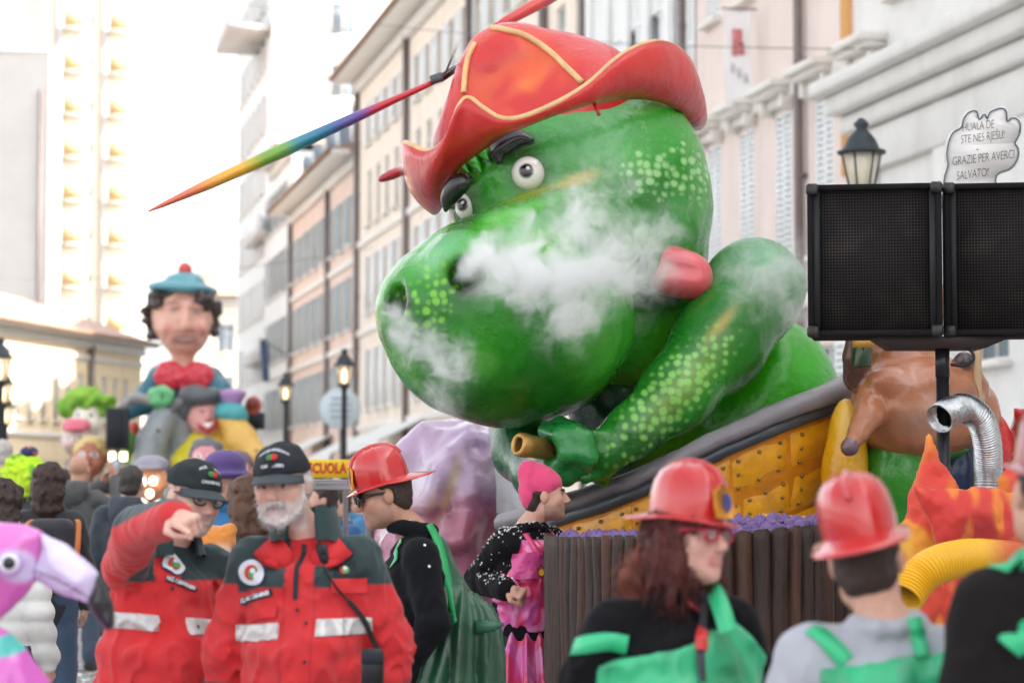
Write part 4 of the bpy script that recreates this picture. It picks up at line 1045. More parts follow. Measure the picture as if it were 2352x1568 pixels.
# ---- brown figure holding a bottle
BD = 12.3
def Q_(px, py, dd=0.): return at(px, py, BD + dd)
bf = thing('brown_figure', 'brown papier-mache figure with a bare belly raising a bottle behind the loudspeakers', 'float figure', Q_(2110, 1120) * V3(1, 1, 0) + V3(0, 0, .7))
M_BF = paint_mat('brown_paint', rough=.22, coat=.5, bump=(5, .7, .03))
BR = rgb(178, 112, 76); BK = rgb(96, 66, 60)
tb_ = SDF(.05, BR)
tb_.ell(Q_(2105, 925), (.34, .26, .26)); tb_.ell(Q_(2110, 985, .05), (.33, .26, .16)); tb_.ell(Q_(2070, 815, .1), (.20, .2, .12), k=.03); tb_.ell(Q_(2070, 740, .1), (.17, .17, .2)); tb_.ell(Q_(2090, 700, .1), (.20, .18, .2))
tb_.chain([Q_(2005, 905, -.1), Q_(1995, 955, -.22), Q_(1972, 995, -.28), Q_(1955, 1020, -.32)], [.085, .078, .055, .036], k=.010)
tb_.chain([Q_(2010, 880, .0), Q_(1968, 870, -.05), Q_(1960, 820, -.12), Q_(1968, 770, -.15)], [.07, .075, .055, .05], k=.010, col=BK)
tb_.chain([Q_(2200, 900, .05), Q_(2240, 890, .0), Q_(2228, 850, -.05), Q_(2214, 832, -.08)], [.08, .07, .055, .045], k=.012)
tb_.ell(Q_(1952, 1026, -.33), (.046, .046, .046), col=rgb(112, 84, 96), k=.006); tb_.ell(Q_(2214, 828, -.1), (.05, .05, .045), col=rgb(70, 56, 60), k=.02)
tb_.ell(Q_(2245, 965, .1), (.12, .12, .2)); tb_.ell(Q_(2050, 880, -.17), (.12, .08, .09), k=.03); tb_.ell(Q_(2150, 878, -.17), (.12, .08, .09), k=.03); tb_.ell(Q_(2105, 985, -.28), (.02, .03, .02), k=.02, op='sub')
tb_.dmax = .02; tb_.disp = lambda p: .006 * wob(p, 9, 7)
tb_.paints.append(lambda P, C: mixc(mixc(mixc(C, rgb(206, 150, 130), .7 * blob(P, 2095, 860, 60, 50, 0, 1.)), rgb(120, 86, 72), .5 * sstep(.3, .9, wob(P, 7, 5))), rgb(196, 160, 140), .5 * blob(P, 2130, 960, 90, 60, 0, 1.)))
tb_.part('body', .014, M_BF, bf)
tr = SDF(.05, rgb(54, 140, 40)); tr.ell(Q_(2060, 1085, .08), (.19, .2, .22)); tr.cap(Q_(2060, 1090, .08), Q_(2060, 1250, .1), .17, .14); tr.ell(Q_(2110, 1030, .1), (.28, .22, .08))
tr.part('trousers', .016, paint_mat('trouser_green', rough=.3), bf)
tr = SDF(.05, rgb(40, 52, 84)); tr.ell(Q_(2205, 1075, .12), (.12, .16, .2)); tr.cap(Q_(2205, 1090, .1), Q_(2190, 1250, .1), .12, .11); tr.part('trouser_leg', .016, paint_mat('trouser_green'), bf)
bt = thing('bottle', 'dark green bottle held upside down by the brown figure', 'bottle', Q_(1982, 840, -.25)); Bp = Q_(1979, 845, -.26)
mb = MB(); mb.lathe([(.012, 0), (.046, .002), (.05, .012), (.05, .17), (.04, .22), (.02, .27), (.018, .36)], Bp, 20, A=[V3(1, 0, 0), V3(0, 1, 0), nrm(V3(.06, 0, 1))]); mb.part('glass', M('bottle_green', rgb(40, 66, 44), .12, coat=.6, var=(10, .3)), bt, True)
mb = MB(); mb.lathe([(.0515, .10), (.0515, .15)], Bp, 20, A=[V3(1, 0, 0), V3(0, 1, 0), nrm(V3(.06, 0, 1))]); mb.part('label_band', M('bottle_band', rgb(190, 140, 60), .4), bt, True)
yd = SDF(.03, rgb(232, 170, 20)); yd.ell(Q_(1945, 1050, -.02), (.105, .12, .30)); yd.ell(Q_(1938, 1090, -.02), (.115, .12, .2)); yd.cap(Q_(1948, 1160, 0), Q_(1948, 1260, 0), .08, .07)
yd.paints.append(lambda P, C: mixc(mixc(C, rgb(244, 206, 110), .7 * blob(P, 1945, 950, 25, 60, 8, 1.)), rgb(206, 120, 20), .6 * blob(P, 1915, 1110, 30, 80, 0, 1.)))
tag(yd.part('yellow_pod', .015, paint_mat('pod_paint')), 'tall glossy yellow pod beside the brown figure', 'float scenery')
rd = SDF(.03, rgb(206, 44, 48)); rd.ell(Q_(2275, 1040, .25), (.12, .14, .22)); rd.cap(Q_(2275, 1050, .25), Q_(2275, 1250, .25), .11, .1); rd.cap(Q_(2330, 940, .3), Q_(2352, 960, .3), .01, .05, k=.01); rd.ell(Q_(2362, 1010, .3), (.1, .1, .16), col=rgb(150, 40, 44))
tag(rd.part('red_pod', .016, paint_mat('pod_paint')), 'red rounded papier-mache shape behind the aluminium duct', 'float scenery')
# ---- loudspeakers on a pole
SPD = 10.0
def grille_mat():
    m = M('grille', rgb(40, 37, 37), .8, spec=.15); nt = m.node_tree; N = nt.nodes; L = nt.links; b = N['Principled BSDF']
    tc = N.new('ShaderNodeTexCoord'); sp = N.new('ShaderNodeSeparateXYZ'); L.new(tc.outputs['Object'], sp.inputs[0]); outs = []
    for i in (0, 2):
        a = N.new('ShaderNodeMath'); a.operation = 'MULTIPLY'; a.inputs[1].default_value = 80.; L.new(sp.outputs[i], a.inputs[0])
        f = N.new('ShaderNodeMath'); f.operation = 'FRACT'; L.new(a.outputs[0], f.inputs[0])
        g_ = N.new('ShaderNodeMath'); g_.operation = 'LESS_THAN'; g_.inputs[1].default_value = .3; L.new(f.outputs[0], g_.inputs[0]); outs.append(g_)
    mx = N.new('ShaderNodeMath'); mx.operation = 'MAXIMUM'; L.new(outs[0].outputs[0], mx.inputs[0]); L.new(outs[1].outputs[0], mx.inputs[1])
    nz = N.new('ShaderNodeTexNoise'); nz.inputs['Scale'].default_value = 5; L.new(tc.outputs['Object'], nz.inputs['Vector'])
    cr = N.new('ShaderNodeMix'); cr.data_type = 'RGBA'; cr.inputs[6].default_value = (*rgb(48, 44, 43), 1); cr.inputs[7].default_value = (*rgb(74, 66, 62), 1)
    mr = N.new('ShaderNodeMapRange'); mr.inputs[1].default_value = .5; mr.inputs[2].default_value = .75; L.new(nz.outputs[0], mr.inputs[0]); L.new(mr.outputs[0], cr.inputs[0])
    c = N.new('ShaderNodeMix'); c.data_type = 'RGBA'; c.inputs[6].default_value = (*rgb(14, 13, 14), 1); L.new(mx.outputs[0], c.inputs[0]); L.new(cr.outputs[2], c.inputs[7]); L.new(c.outputs[2], b.inputs['Base Color'])
    bp = N.new('ShaderNodeBump'); bp.inputs['Strength'].default_value = .8; bp.inputs['Distance'].default_value = .004; L.new(mx.outputs[0], bp.inputs['Height']); L.new(bp.outputs[0], b.inputs['Normal'])
    return m
M_GR = grille_mat(); M_CAB = M('cabinet_black', rgb(28, 26, 27), .85, spec=.2, var=(12, .2), bump=(90, .6, .004))
def speaker(x0, x1, y0, y1, label, rz):
    a, b = at(x0, y0, SPD), at(x1, y1, SPD); c = (a + b) / 2; hw = (b[0] - a[0]) / 2; hz = (a[2] - b[2]) / 2; dep = .2
    t = thing('loudspeaker', label, 'loudspeaker', (c[0] + dep * math.sin(.15), c[1] + dep, c[2] - hz), 'loudspeakers on the pole'); t.rotation_euler = (0, 0, rz)
    def kid(name, mb, mat, sm=False, parent=t):
        o = bpy.data.objects.new(name, mb.mesh(name, mat, sm)); COL.objects.link(o); o.parent = parent; return o
    m = MB(); th = .024
    m.box((0, .02, hz), (hw - .004, dep - .03, hz - .004), None, .012)
    cab = kid('cabinet', m, M_CAB)
    m = MB()
    for (cx, cz, wx, wz) in ((0, th / 2, hw, th / 2), (0, 2 * hz - th / 2, hw, th / 2)): m.box((cx, -dep + .02, cz), (wx, .03, wz), None, .006)
    for sx in (-1, 1): m.box((sx * (hw - th / 2), -dep + .021, hz), (th / 2, .028, hz - th), None, .005)
    kid('front_frame', m, M_CAB)
    m = MB(); m.box((0, -dep + .024, hz), (hw - th, .008, hz - th)); kid('grille', m, M_GR)
    for sx in (-1, 1): m = MB(); m.box((sx * (hw - th - .014), -dep + .010, hz), (.013, .010, hz - th - .004)); kid('edge_strip', m, M('strip_grey', rgb(40, 41, 44), .6, spec=.3))
    for sx in (-1, 1):
        for z in (.02, 2 * hz - .02): m = MB(); m.box((sx * (hw - .022), -dep - .004, z), (.026, .02, .024), None, .009); kid('corner', m, M('corner_metal', rgb(60, 58, 58), .4, metal=.6, var=(30, .6)))
    return t
speaker(1856, 2162, 421, 772, 'left black loudspeaker cabinet with a gridded front on the pole', -.15)
speaker(2171, 2476, 418, 770, 'right black loudspeaker cabinet with a gridded front, cut by the picture edge', -.15)
ps = thing('speaker_stand', 'black pole and bracket carrying the two loudspeakers', 'stand', at(2163, 1120, SPD + .1) * V3(1, 1, 0) + V3(0, 0, .7))
c = at(2166, 772, SPD + .1); zt = c[2]
mb = MB(); P0 = [(-.28, 0), (.28, 0), (.17, -.047), (-.21, -.047)]
V = [(c[0] + x, c[1] + y, zt - .004 + z) for y in (-.07, .2) for (x, z) in P0]; mb.add(V, [(0, 3, 2, 1), (4, 5, 6, 7), (0, 1, 5, 4), (1, 2, 6, 5), (2, 3, 7, 6), (3, 0, 4, 7)]); mb.part('bracket', M('bracket_brown', rgb(58, 48, 46), .6, var=(8, .2)), ps)
mb = MB(); mb.tube([(c[0], c[1] + .02, zt - .05), (c[0], c[1] + .02, zt - .17)], .03, 18); mb.part('pole', M('pole_black', rgb(48, 48, 52), .35, metal=.5), ps, True)
mb = MB(); mb.tube([(c[0], c[1] + .02, zt - .168), (c[0], c[1] + .02, .7)], .0275, 18); mb.part('lower_pole', MATS['pole_black'], ps, True)
mb = MB(); cx = c[0]; mb.tube(spline([(cx + .03, c[1], zt - .02), (cx + .10, c[1] - .05, zt - .06), (cx + .115, c[1] - .06, zt - .10), (cx + .08, c[1] - .05, zt - .125), (cx + .025, c[1] - .03, zt - .12)], 24), .007, 7); mb.part('cable', M('cable_black', rgb(30, 30, 32), .5), ps, True)
# ---- speech-bubble sign
cp = [(1830, 1190), (1835, 1120), (1858, 1045), (1850, 980), (1860, 900), (1890, 830), (1945, 795), (1960, 740), (1990, 700), (2030, 686), (2052, 702), (2062, 745), (2090, 712), (2108, 720), (2116, 742), (2130, 700), (2170, 678), (2210, 670), (2240, 690), (2247, 755), (2275, 735), (2310, 740), (2332, 775), (2330, 830), (2312, 870), (2297, 900), (2317, 930), (2320, 980), (2300, 1030), (2260, 1070), (2180, 1105), (2172, 1190), (2172, 1330), (1830, 1330)]
cp = [(x / 2.7307 + 1493, y / 2.7307) for (x, y) in cp]
CD = 12.2; sg = thing('speech_bubble_sign', 'white cloud-shaped plywood sign with handwritten thanks above the loudspeakers', 'sign', at(2230, 480, CD))
P2 = np.array(spline(np.array(cp + cp[:1], float), 200)); Pf = np.array([at(x, y, CD) for (x, y) in P2[:-1]]); nb = len(Pf); bk = V3(0, CP, SP) * .035
part('board', np.vstack([Pf, Pf + bk]), [tuple(range(nb))[::-1], tuple(range(nb, 2 * nb))] + [(i, (i + 1) % nb, nb + (i + 1) % nb, nb + i) for i in range(nb)], M('board_white', rgb(238, 234, 230), .6, var=(8, .06), stretch=(1, 1, 8)), sg, False)
m_ = P2[:-1].mean(0); ins = [at(*(m_ + (p - m_) * .955), CD - .004) for p in P2[:-1:2]]
Vl, Fl = sweep(ins, .0035, 5, False, None, True); part('outline', Vl, Fl, M('ink_soft', rgb(96, 104, 112), .6), sg)
M_INK = M('ink', rgb(34, 34, 40), .6)
def letter(txt, x, y, h_px, ang=-7, w=1.):
    V, F = text_mesh(txt, mpp(CD) * h_px / .69, 0, .22, -.0012, space=.95); V[:, 0] *= w * .59; c_, s__ = math.cos(R(-ang)), math.sin(R(-ang)); X, Y = V[:, 0] * c_ - V[:, 1] * s__, V[:, 0] * s__ + V[:, 1] * c_
    O = at(x, y, CD - .003); part('lettering', O + X[:, None] * V3(1, 0, 0) + Y[:, None] * V3(0, -SP, CP), F, M_INK, sg, False)
for (tx, x, y, h) in (('HUALA DE', 2057, 792, 19), ('STE NES RJE\u0160LI!', 2086, 862, 19), ('-', 2052, 932, 22), ('GRAZIE PER AVERCI', 2090, 992, 20), ('SALVATO!', 2022, 1094, 20)):
    letter(tx, x / 2.7307 + 1492.5, y / 2.7307, h)
mb = MB(); mb.box(at(2240, 480, CD + .05) * V3(1, 1, 0) + V3(0, 0, 1.9), (.02, .015, 1.2)); mb.part('stake', M('wood_pale', rgb(190, 160, 120), .7, var=(10, .2)), sg)
# ---- aluminium duct
du = thing('aluminium_duct', 'bent silver flexible duct rising from the red flames', 'duct', at(2270, 1110, 10.3))
def duct(pts, r, n, name, mat, parent, pitch=.011, amp=.0035, open_=False, cols=None):
    Q = spline(pts, n); L_ = np.concatenate([[0], np.cumsum(np.linalg.norm(np.diff(Q, axis=0), axis=1))])
    rr = r + amp * np.sin(2 * math.pi * L_ / pitch)
    V, F = sweep(Q, rr, 22, False)
    if open_:
        V2, F2 = sweep(Q[:12], rr[:12] * .93, 22, False); b = len(V); V = np.vstack([V, V2]); F = F + [tuple(b + i for i in f[::-1]) for f in F2] + [(i, b + i, b + (i + 1) % 22, (i + 1) % 22) for i in range(22)]
    C = None
    if cols is not None: C = cols(V)
    return part(name, V, F, mat, parent, True, C)
duct([at(2158, 962, 10.0), at(2178, 948, 10.05), at(2210, 936, 10.15), at(2248, 958, 10.2), at(2266, 1010, 10.25), at(2270, 1070, 10.3), at(2270, 1130, 10.3), at(2262, 1230, 10.3)], .060, 340, 'tube', M('aluminium', rgb(205, 206, 208), .28, metal=.95, var=(16, .2), bump=(14, .4, .02)), du, .012, .0030, True)
# ---- red and orange cloth flames
def flame_paint(P, C):
    C = mixc(C, rgb(226, 74, 52), np.ones(len(P)) * .85); C = mixc(C, rgb(240, 156, 44), sstep(-.15, .35, wob(P * V3(1.6, 1, .5), 11, 4))); C = mixc(C, rgb(240, 190, 60), .8 * sstep(.4, 1., wob(P * V3(1.2, 1, .7), 9, 6))); return C
def red_paint(P, C):
    C = mixc(C, rgb(214, 54, 46), np.ones(len(P)) * .95); C = mixc(C, rgb(160, 40, 46), .7 * blob(P, 2260, 1210, 70, 50, 0, 1.)); C = mixc(C, rgb(240, 160, 50), .8 * blob(P, 2330, 1130, 30, 60, -30, 1.)); C = mixc(C, rgb(240, 140, 50), .8 * sstep(.2, .6, wob(P * V3(1.4, 1, .5), 13, 1))); return C
M_FL = M('flame_cloth', attr=True, rough=.6, sheen=.2, bump=(9, .5, .02), bump2=(120, .2, .002))
fl = thing('cloth_flames', 'red and orange padded cloth flames below the aluminium duct', 'float scenery', at(2180, 1450, 9.7) * V3(1, 1, 0) + V3(0, 0, .65))
for (pts, d, t, pf) in (([(2130, 1000), (2142, 1030), (2165, 1065), (2205, 1115), (2230, 1180), (2200, 1260), (2120, 1260), (2070, 1230), (2085, 1140), (2110, 1070)], 9.95, .055, lambda P, C: mixc(flame_paint(P, C), rgb(220, 62, 50), .9 * blob(P, 2150, 1080, 75, 90, 0, .9))),
                        ([(2092, 1110), (2140, 1122), (2230, 1118), (2330, 1125), (2352, 1090), (2340, 1160), (2318, 1250), (2230, 1248), (2150, 1258), (2135, 1200)], 9.7, .06, red_paint),
                        ([(2090, 1150), (2140, 1180), (2170, 1260), (2250, 1330), (2330, 1300), (2370, 1380), (2330, 1460), (2160, 1460), (2070, 1400), (2060, 1250)], 9.85, .06, flame_paint),
                        ([(2290, 1100), (2330, 1060), (2400, 1020), (2420, 1200), (2380, 1300), (2300, 1260)], 10.0, .06, flame_paint),
                        ([(2060, 1380), (2200, 1400), (2380, 1380), (2400, 1640), (2050, 1640)], 9.95, .06, flame_paint)):
    sd = SDF(.01, rgb(220, 70, 50)); pp = px_poly(pts, d); poly_prim(sd, pp[0], *pp[1:], t, .12)
    sd.dmax = .03; sd.disp = lambda p: .010 * wob(p * V3(1.6, 1, .7), 11, 3) + .004 * wob(p, 30, 2); sd.paints.append(pf); sd.part('flame', .012, M_FL, fl)
# ---- yellow corrugated hose
yh = thing('yellow_hose', 'fat yellow corrugated hose coming out of the flames', 'hose', at(2150, 1300, 8.9))
duct([at(2078, 1372, 8.75), at(2104, 1332, 8.8), at(2150, 1297, 8.85), at(2220, 1280, 8.95), at(2300, 1282, 9.1), at(2380, 1290, 9.3)], .066, 300, 'tube', M('hose_yellow', attr=True, rough=.4, coat=.2), yh, .0145, .005, True,
     lambda V: mixc(np.tile(np.array(rgb(238, 182, 26)), (len(V), 1)), rgb(200, 60, 50), .85 * sstep(2250, 2330, pix(V)[0])))
# ================================================================ people
M_SKIN = M('skin', attr=True, rough=.48, sss=.12, bump=(130, .25, .002), bump2=(45, .3, .004), var=(40, .14))
M_CLOTH = M('cloth', attr=True, rough=.78, sheen=.15, bump=(14, .35, .012), bump2=(220, .2, .001), var=(9, .12))
M_SATIN = M('satin', attr=True, rough=.34, sheen=.1, bump=(9, .35, .015), var=(5, .12), spec=.7)
M_FLEECE = M('fleece', attr=True, rough=.95, spec=.2, sheen=.03, bump=(16, .3, .012), bump2=(260, .4, .001))
M_HAIR = M('hair', attr=True, rough=.55, bump=(60, .9, .01), stretch=(2.5, 2.5, .6), var=(50, .35))
M_PLAST = M('helmet_red', rgb(196, 34, 34), .16, coat=.8, var=(8, .08), bump=(5, .1, .01))
SKIN = rgb(214, 164, 142); SKIN2 = rgb(222, 176, 158); SKIN3 = rgb(196, 146, 122)
def lerp(a, b, t): return np.array(a) + (np.array(b) - np.array(a)) * t
class Person:
    """standing 1.76 m figure in its own axes (x to its right, y forward, z up); scaled so that its head centre sits at hp"""
    def __init__(s, label, hp, yaw, group=None, headrot=(0, 0, 0), headoff=(0, .03), lean=(0, 0), name='person', bulk=1.0, shift=None):
        s.k = hp[2] / 1.635; c, n = math.cos(R(yaw)), math.sin(R(yaw)); s.A = np.array([[c, -n, 0], [n, c, 0], [0, 0, 1]]) * s.k
        ho = V3(headoff[0] + lean[0], headoff[1] + lean[1], 1.635)
        s.base = np.array(hp) - s.A @ ho; s.base[2] = 0
        s.T = (s.A, s.base); s.root = thing(name, label, 'person', s.base, group)
        s.hc = ho; s.hr = rotm(headrot[1], headrot[2], headrot[0]); s.lean = V3(lean[0], lean[1], 0); s.b = bulk
        l = s.lean
        s.J = dict(pel=V3(0, 0, .95), chest=V3(0, 0, 1.28) + l * .6, neck=V3(0, -.015, 1.50) + l * .9, shR=V3(.166, -.01, 1.39) + l * .8, shL=V3(-.166, -.01, 1.39) + l * .8)
        s.J.update(elR=V3(.225, -.03, 1.12) + l * .5, wrR=V3(.23, .06, .89) + l * .4, elL=V3(-.225, -.03, 1.12) + l * .5, wrL=V3(-.23, .06, .89) + l * .4, hpR=V3(.095, 0, .92), hpL=V3(-.095, 0, .92), knR=V3(.11, .03, .50), knL=V3(-.11, .03, .50), anR=V3(.12, 0, .09), anL=V3(-.12, 0, .09))
        s.jk = None
    def loc(s, p): return np.linalg.solve(s.A, np.array(p) - s.base)
    def wld(s, p): return s.A @ np.array(p) + s.base
    def march(s, sdf, px, py):
        o = s.loc((0, 0, CAMZ)); r = nrm(s.loc(at(px, py, 1.0)) - o); t = 1.0
        for _ in range(400):
            d = float(sdf.ev((o + r * t)[None])[0])
            if d < 2e-4: break
            t += d * .6
            if t > 30: return None, None
        p = o + r * t; return p, sdf.normal(p, .006)
    # ---- skin
    def H(s, p): return s.hc + s.hr @ np.array(p, float)
    def body(s, skin=SKIN, h=.007, brow=(.05, .04, .035), beard=None, stubble=None, hands=('relax', 'relax'), eye=rgb(60, 50, 45), lips=None, gender='m', ears=True, extra=None, fine=True):
        S = SDF(.018, skin); H, Rm = s.H, s.hr; f = .93 if gender == 'f' else 1.0
        def e(c, r, **kw): S.ell(H(c), r, rot=Rm, **kw)
        e((0, -.012, .035), (.077, .095, .088)); e((0, .028, -.03), (.062 * f, .066, .088), k=.03); e((0, .042, -.078), (.047 * f, .046, .040), k=.03); e((0, .078, -.102), (.02, .015, .016), k=.02)
        for x in (-1, 1):
            e((x * .038, .058, -.024), (.026, .026, .026), k=.025); e((x * .05, .005, -.065), (.02, .04, .035), k=.03)
            if fine:
                e((x * .031, .104, .004), (.020, .020, .013), k=.014, op='sub'); e((x * .031, .0735, .003), (.0135, .0135, .0135), col=rgb(225, 215, 210), k=.002); e((x * .031, .0765, .0125), (.017, .014, .006), k=.004)
                S.cap(H((x * .014, .094, .026)), H((x * .047, .084, .027)), .007, .005, k=.008, col=brow)
            if ears: e((x * .080, -.006, -.006), (.012, .021, .032), k=.008)
        S.cap(H((0, .088, .018)), H((0, .116, -.028)), .010, .0125, k=.014); e((0, .106, -.034), (.018, .012, .009), k=.008)
        if fine:
            lp = lips or lerp(skin, (.45, .12, .11), .45)
            S.cap(H((-.022, .088, -.060)), H((.022, .088, -.060)), .006, .006, k=.007, col=lp); S.cap(H((-.018, .088, -.070)), H((.018, .088, -.070)), .008, .008, k=.007, col=lp)
            e((0, .104, -.065), (.024, .012, .0028), k=.003, op='sub')
        S.cap(H((0, -.02, -.07)), s.J['neck'] + V3(0, -.005, -.02), .055, .060, k=.025)
        S.cap(s.J['neck'] - V3(0, 0, .03), s.J['pel'], .045, .07, k=.03); S.cap(s.J['shR'], s.J['shL'], .035, .035, k=.02)
        for sd in 'RL':
            sh, el, wr = s.J['sh' + sd], s.J['el' + sd], s.J['wr' + sd]; S.cap(sh, el, .042, .038, k=.02); S.cap(el, wr, .036, .027, k=.02); S.cap(s.J['hp' + sd], s.J['kn' + sd], .06, .045); S.cap(s.J['kn' + sd], s.J['an' + sd], .045, .035)
        for sd, pose in zip('RL', hands): s.hand(S, sd, pose)
        hcR = (s.hc, Rm)
        def pt(P, C):
            L = (P - hcR[0]) @ hcR[1]; hd_ = (np.linalg.norm(P - hcR[0], axis=1) < .16)
            C = mixc(C, lerp(skin, (.62, .16, .13), .5), .45 * hd_ * np.exp(-(((np.abs(L[:, 0]) - .04) / .02) ** 2 + ((L[:, 2] + .03) / .024) ** 2)) * (L[:, 1] > .02))
            C = mixc(C, lerp(skin, (.6, .14, .12), .45), .5 * hd_ * np.exp(-((L[:, 0] / .016) ** 2 + ((L[:, 2] + .03) / .016) ** 2)) * (L[:, 1] > .09))
            if fine:
                for x in (-.031, .031):
                    C = mixc(C, eye, 1.0 * hd_ * (np.hypot(L[:, 0] - x, L[:, 2] - .002) < .0075) * (L[:, 1] > .078)); C = mixc(C, lerp(skin, (.08, .04, .03), .6), .6 * hd_ * np.exp(-(((L[:, 0] - x) / .02) ** 2 + ((L[:, 2] - .010) / .007) ** 2)) * (L[:, 1] > .05))
            if stubble is not None:
                w = sstep(-.035, -.06, L[:, 2] - .25 * np.maximum(-L[:, 1] + .03, 0)) * (L[:, 1] > -.01) * hd_ * (L[:, 2] > -.135); w = w * (1 - np.exp(-((L[:, 0] / .02) ** 2 + ((L[:, 2] + .066) / .008) ** 2))); C = mixc(C, stubble[0], stubble[1] * w)
            if extra is not None: C = extra(L, C, hd_)
            return C
        S.paints.append(pt); s.sk = S
        s.bo = S.part('body', h, M_SKIN, s.root, s.T); return s.bo
    def hand(s, S, sd, pose):
        wr, el = s.J['wr' + sd], s.J['el' + sd]; d = nrm(wr - el) if 'hd' + sd not in s.J else nrm(s.J['hd' + sd]); n = s.J.get('pn' + sd, V3(-1 if sd == 'R' else 1, 0, 0)); n = nrm(n - d * (n @ d)); w = np.cross(d, n); w = w if sd == 'R' else -w   # w points to the little finger's far side
        w = -w
        S.chain([wr - d * .02, wr + d * .04], [.027, .03], k=.015)
        for t in (-.025, -.008, .008, .025): S.cap(wr + d * .03 + w * t * .8, wr + d * .088 + w * t * 1.25, .0145, .0125, k=.012)
        curl = dict(relax=[22, 25, 20], fist=[70, 95, 60], point=[70, 95, 60], flat=[5, 6, 5], grip=[50, 60, 40])[pose]
        for i, t in enumerate((.034, .0115, -.0115, -.033)):   # index .. little
            cu = [4, 6, 4] if (pose == 'point' and i == 0) else [c_ * (1 + .12 * i) for c_ in curl]
            p = wr + d * (.09 if i in (1, 2) else .085) + w * t; a = 0; L_ = [(.042, .026, .022), (.046, .029, .023), (.042, .027, .022), (.033, .021, .019)][i]
            for j in range(3):
                a += R(cu[j]); q = p + (d * math.cos(a) + n * math.sin(a)) * L_[j]; S.cap(p, q, .0105 - .001 * j - (.001 if i == 3 else 0), .0098 - .001 * j - (.001 if i == 3 else 0), k=.004); p = q
        b = wr + d * .025 + w * .03; c1 = b + (d * .6 + w * .62 + n * .35) * .042; S.cap(b, c1, .016, .012, k=.012)
        q = c1 + (d * .85 + n * .45 - w * (.35 if pose in ('fist', 'point', 'grip') else 0)) * .034; S.cap(c1, q, .0115, .0105, k=.004); S.cap(q, q + (d * .8 + n * .3 - w * (.7 if pose in ('fist', 'point', 'grip') else .1)) * .026, .0105, .008, k=.004)
    # ---- clothes
    def top(s, name='jacket', col=(.1, .1, .1), h=.011, mat=None, bulk=0., hem=.90, fold=.009, collar=None, paint=None, belly=.0, sleeves=True, cuff=.0, build=True, fp=(10, 16)):
        S = SDF(.05, col); J = s.J; b = bulk
        S.cap(V3(0, 0, hem + .09), lerp(J['pel'], J['chest'], .9), .165 + b + belly * .3, .165 + b, sq=((0, 1, 0), .72)); S.cap(J['chest'] - V3(0, 0, .03), J['neck'] - V3(0, .0, .045), .165 + b, .064 + b * .35, sq=((0, 1, 0), .70), k=.04)
        S.ell(J['chest'] + V3(0, .0, .03), (.155 + b, .115 + b, .12), k=.05)
        for sd in 'RL': S.cap(J['neck'] - V3(0, .0, .065), lerp(J['sh' + sd], J['neck'], .12), .05 + b * .3, .058 + b * .6, k=.03)
        S.ell(V3(0, .045 + belly * .3, 1.09) + s.lean * .3, (.15 + b, .11 + b + belly, .17), k=.06)
        if sleeves:
            for sd in 'RL':
                sh, el, wr = J['sh' + sd], J['el' + sd], J['wr' + sd]; dv = nrm(wr - el)
                S.cap(sh, el, .064 + b * .7, .052 + b * .8, k=.03); S.cap(el, wr - dv * .01, .053 + b * .8, .042 + b * .8, k=.02)
        if collar:
            r0, z0, r = collar; n_ = J['neck']
            for i in range(10):
                a0, a1 = 2 * math.pi * i / 10, 2 * math.pi * (i + 1) / 10
                S.cap(n_ + V3(r0 * math.cos(a0), r0 * math.sin(a0) * 1.05 + .01, z0 + .012 * math.sin(a0)), n_ + V3(r0 * math.cos(a1), r0 * math.sin(a1) * 1.05 + .01, z0 + .012 * math.sin(a1)), r, r, k=.02)
        S.dmax = .025
        def dsp(p):
            w = sstep(1.50, 1.34, p[..., 2])
            a = wob(p * V3(1, 1, 1.7), fp[0], 2); bb = 1 - np.abs(wob(p * V3(1.2, 1.2, .8), fp[1], 5))
            cr = 0
            for sd in 'RL':   # creases round the elbows and under the arms
                e_ = J['el' + sd]; dd_ = np.linalg.norm(p - e_, axis=-1); cr = cr + np.exp(-(dd_ / .11) ** 2) * np.sin((p - e_) @ nrm(J['wr' + sd] - J['sh' + sd]) * 120 + 3.5 * wob(p, 14)) * .28
            return fold * (.6 * a - .9 * bb ** 2 + .5 + cr) * (.4 + .6 * w)
        S.disp = dsp
        if paint: S.paints.append(paint)
        s.jk = S
        if build: s.jo = S.part(name, h, mat or M_CLOTH, s.root, s.T); return s.jo
    def legs(s, col=(.03, .03, .05), h=.02, name='trousers', shoe=(.03, .03, .03), mat=None, b=0.):
        S = SDF(.04, col); J = s.J; S.ell(J['pel'] + V3(0, 0, -.02), (.17 + b, .13 + b, .14))
        for sd in 'RL': S.chain([J['hp' + sd], J['kn' + sd], J['an' + sd] + V3(0, 0, .03)], [.105 + b, .078 + b, .07 + b])
        S.dmax = .01; S.disp = lambda p: .007 * wob(p * V3(1, 1, 1.5), 11, 3); o = S.part(name, h, mat or M_CLOTH, s.root, s.T)
        S = SDF(.02, shoe)
        for sd in 'RL': S.cap(J['an' + sd] * V3(1, 1, 0) + V3(0, -.03, .045), J['an' + sd] * V3(1, 1, 0) + V3(0, .12, .04), .045, .04)
        for sd in 'RL':
            S = SDF(.02, shoe); S.cap(J['an' + sd] * V3(1, 1, 0) + V3(0, -.03, .045), J['an' + sd] * V3(1, 1, 0) + V3(0, .12, .04), .045, .04); S.part('shoe', h * .8, M_CLOTH, s.root, s.T)
        return o
    def band(s, name, fn, off, mat, h=.009, col=(.5, .5, .5), lo=None, hi=None, src=None):
        """a strip of cloth lying on the garment where fn(p) < 0"""
        J_ = src or s.jk; S = SDF(.004, col); lo = np.array(lo); hi = np.array(hi)
        S._add(lambda p: np.maximum(J_.ev(p) - off, fn(p)), lo, hi, .004, col, 'u'); return S.part(name, h, mat, s.root, s.T)
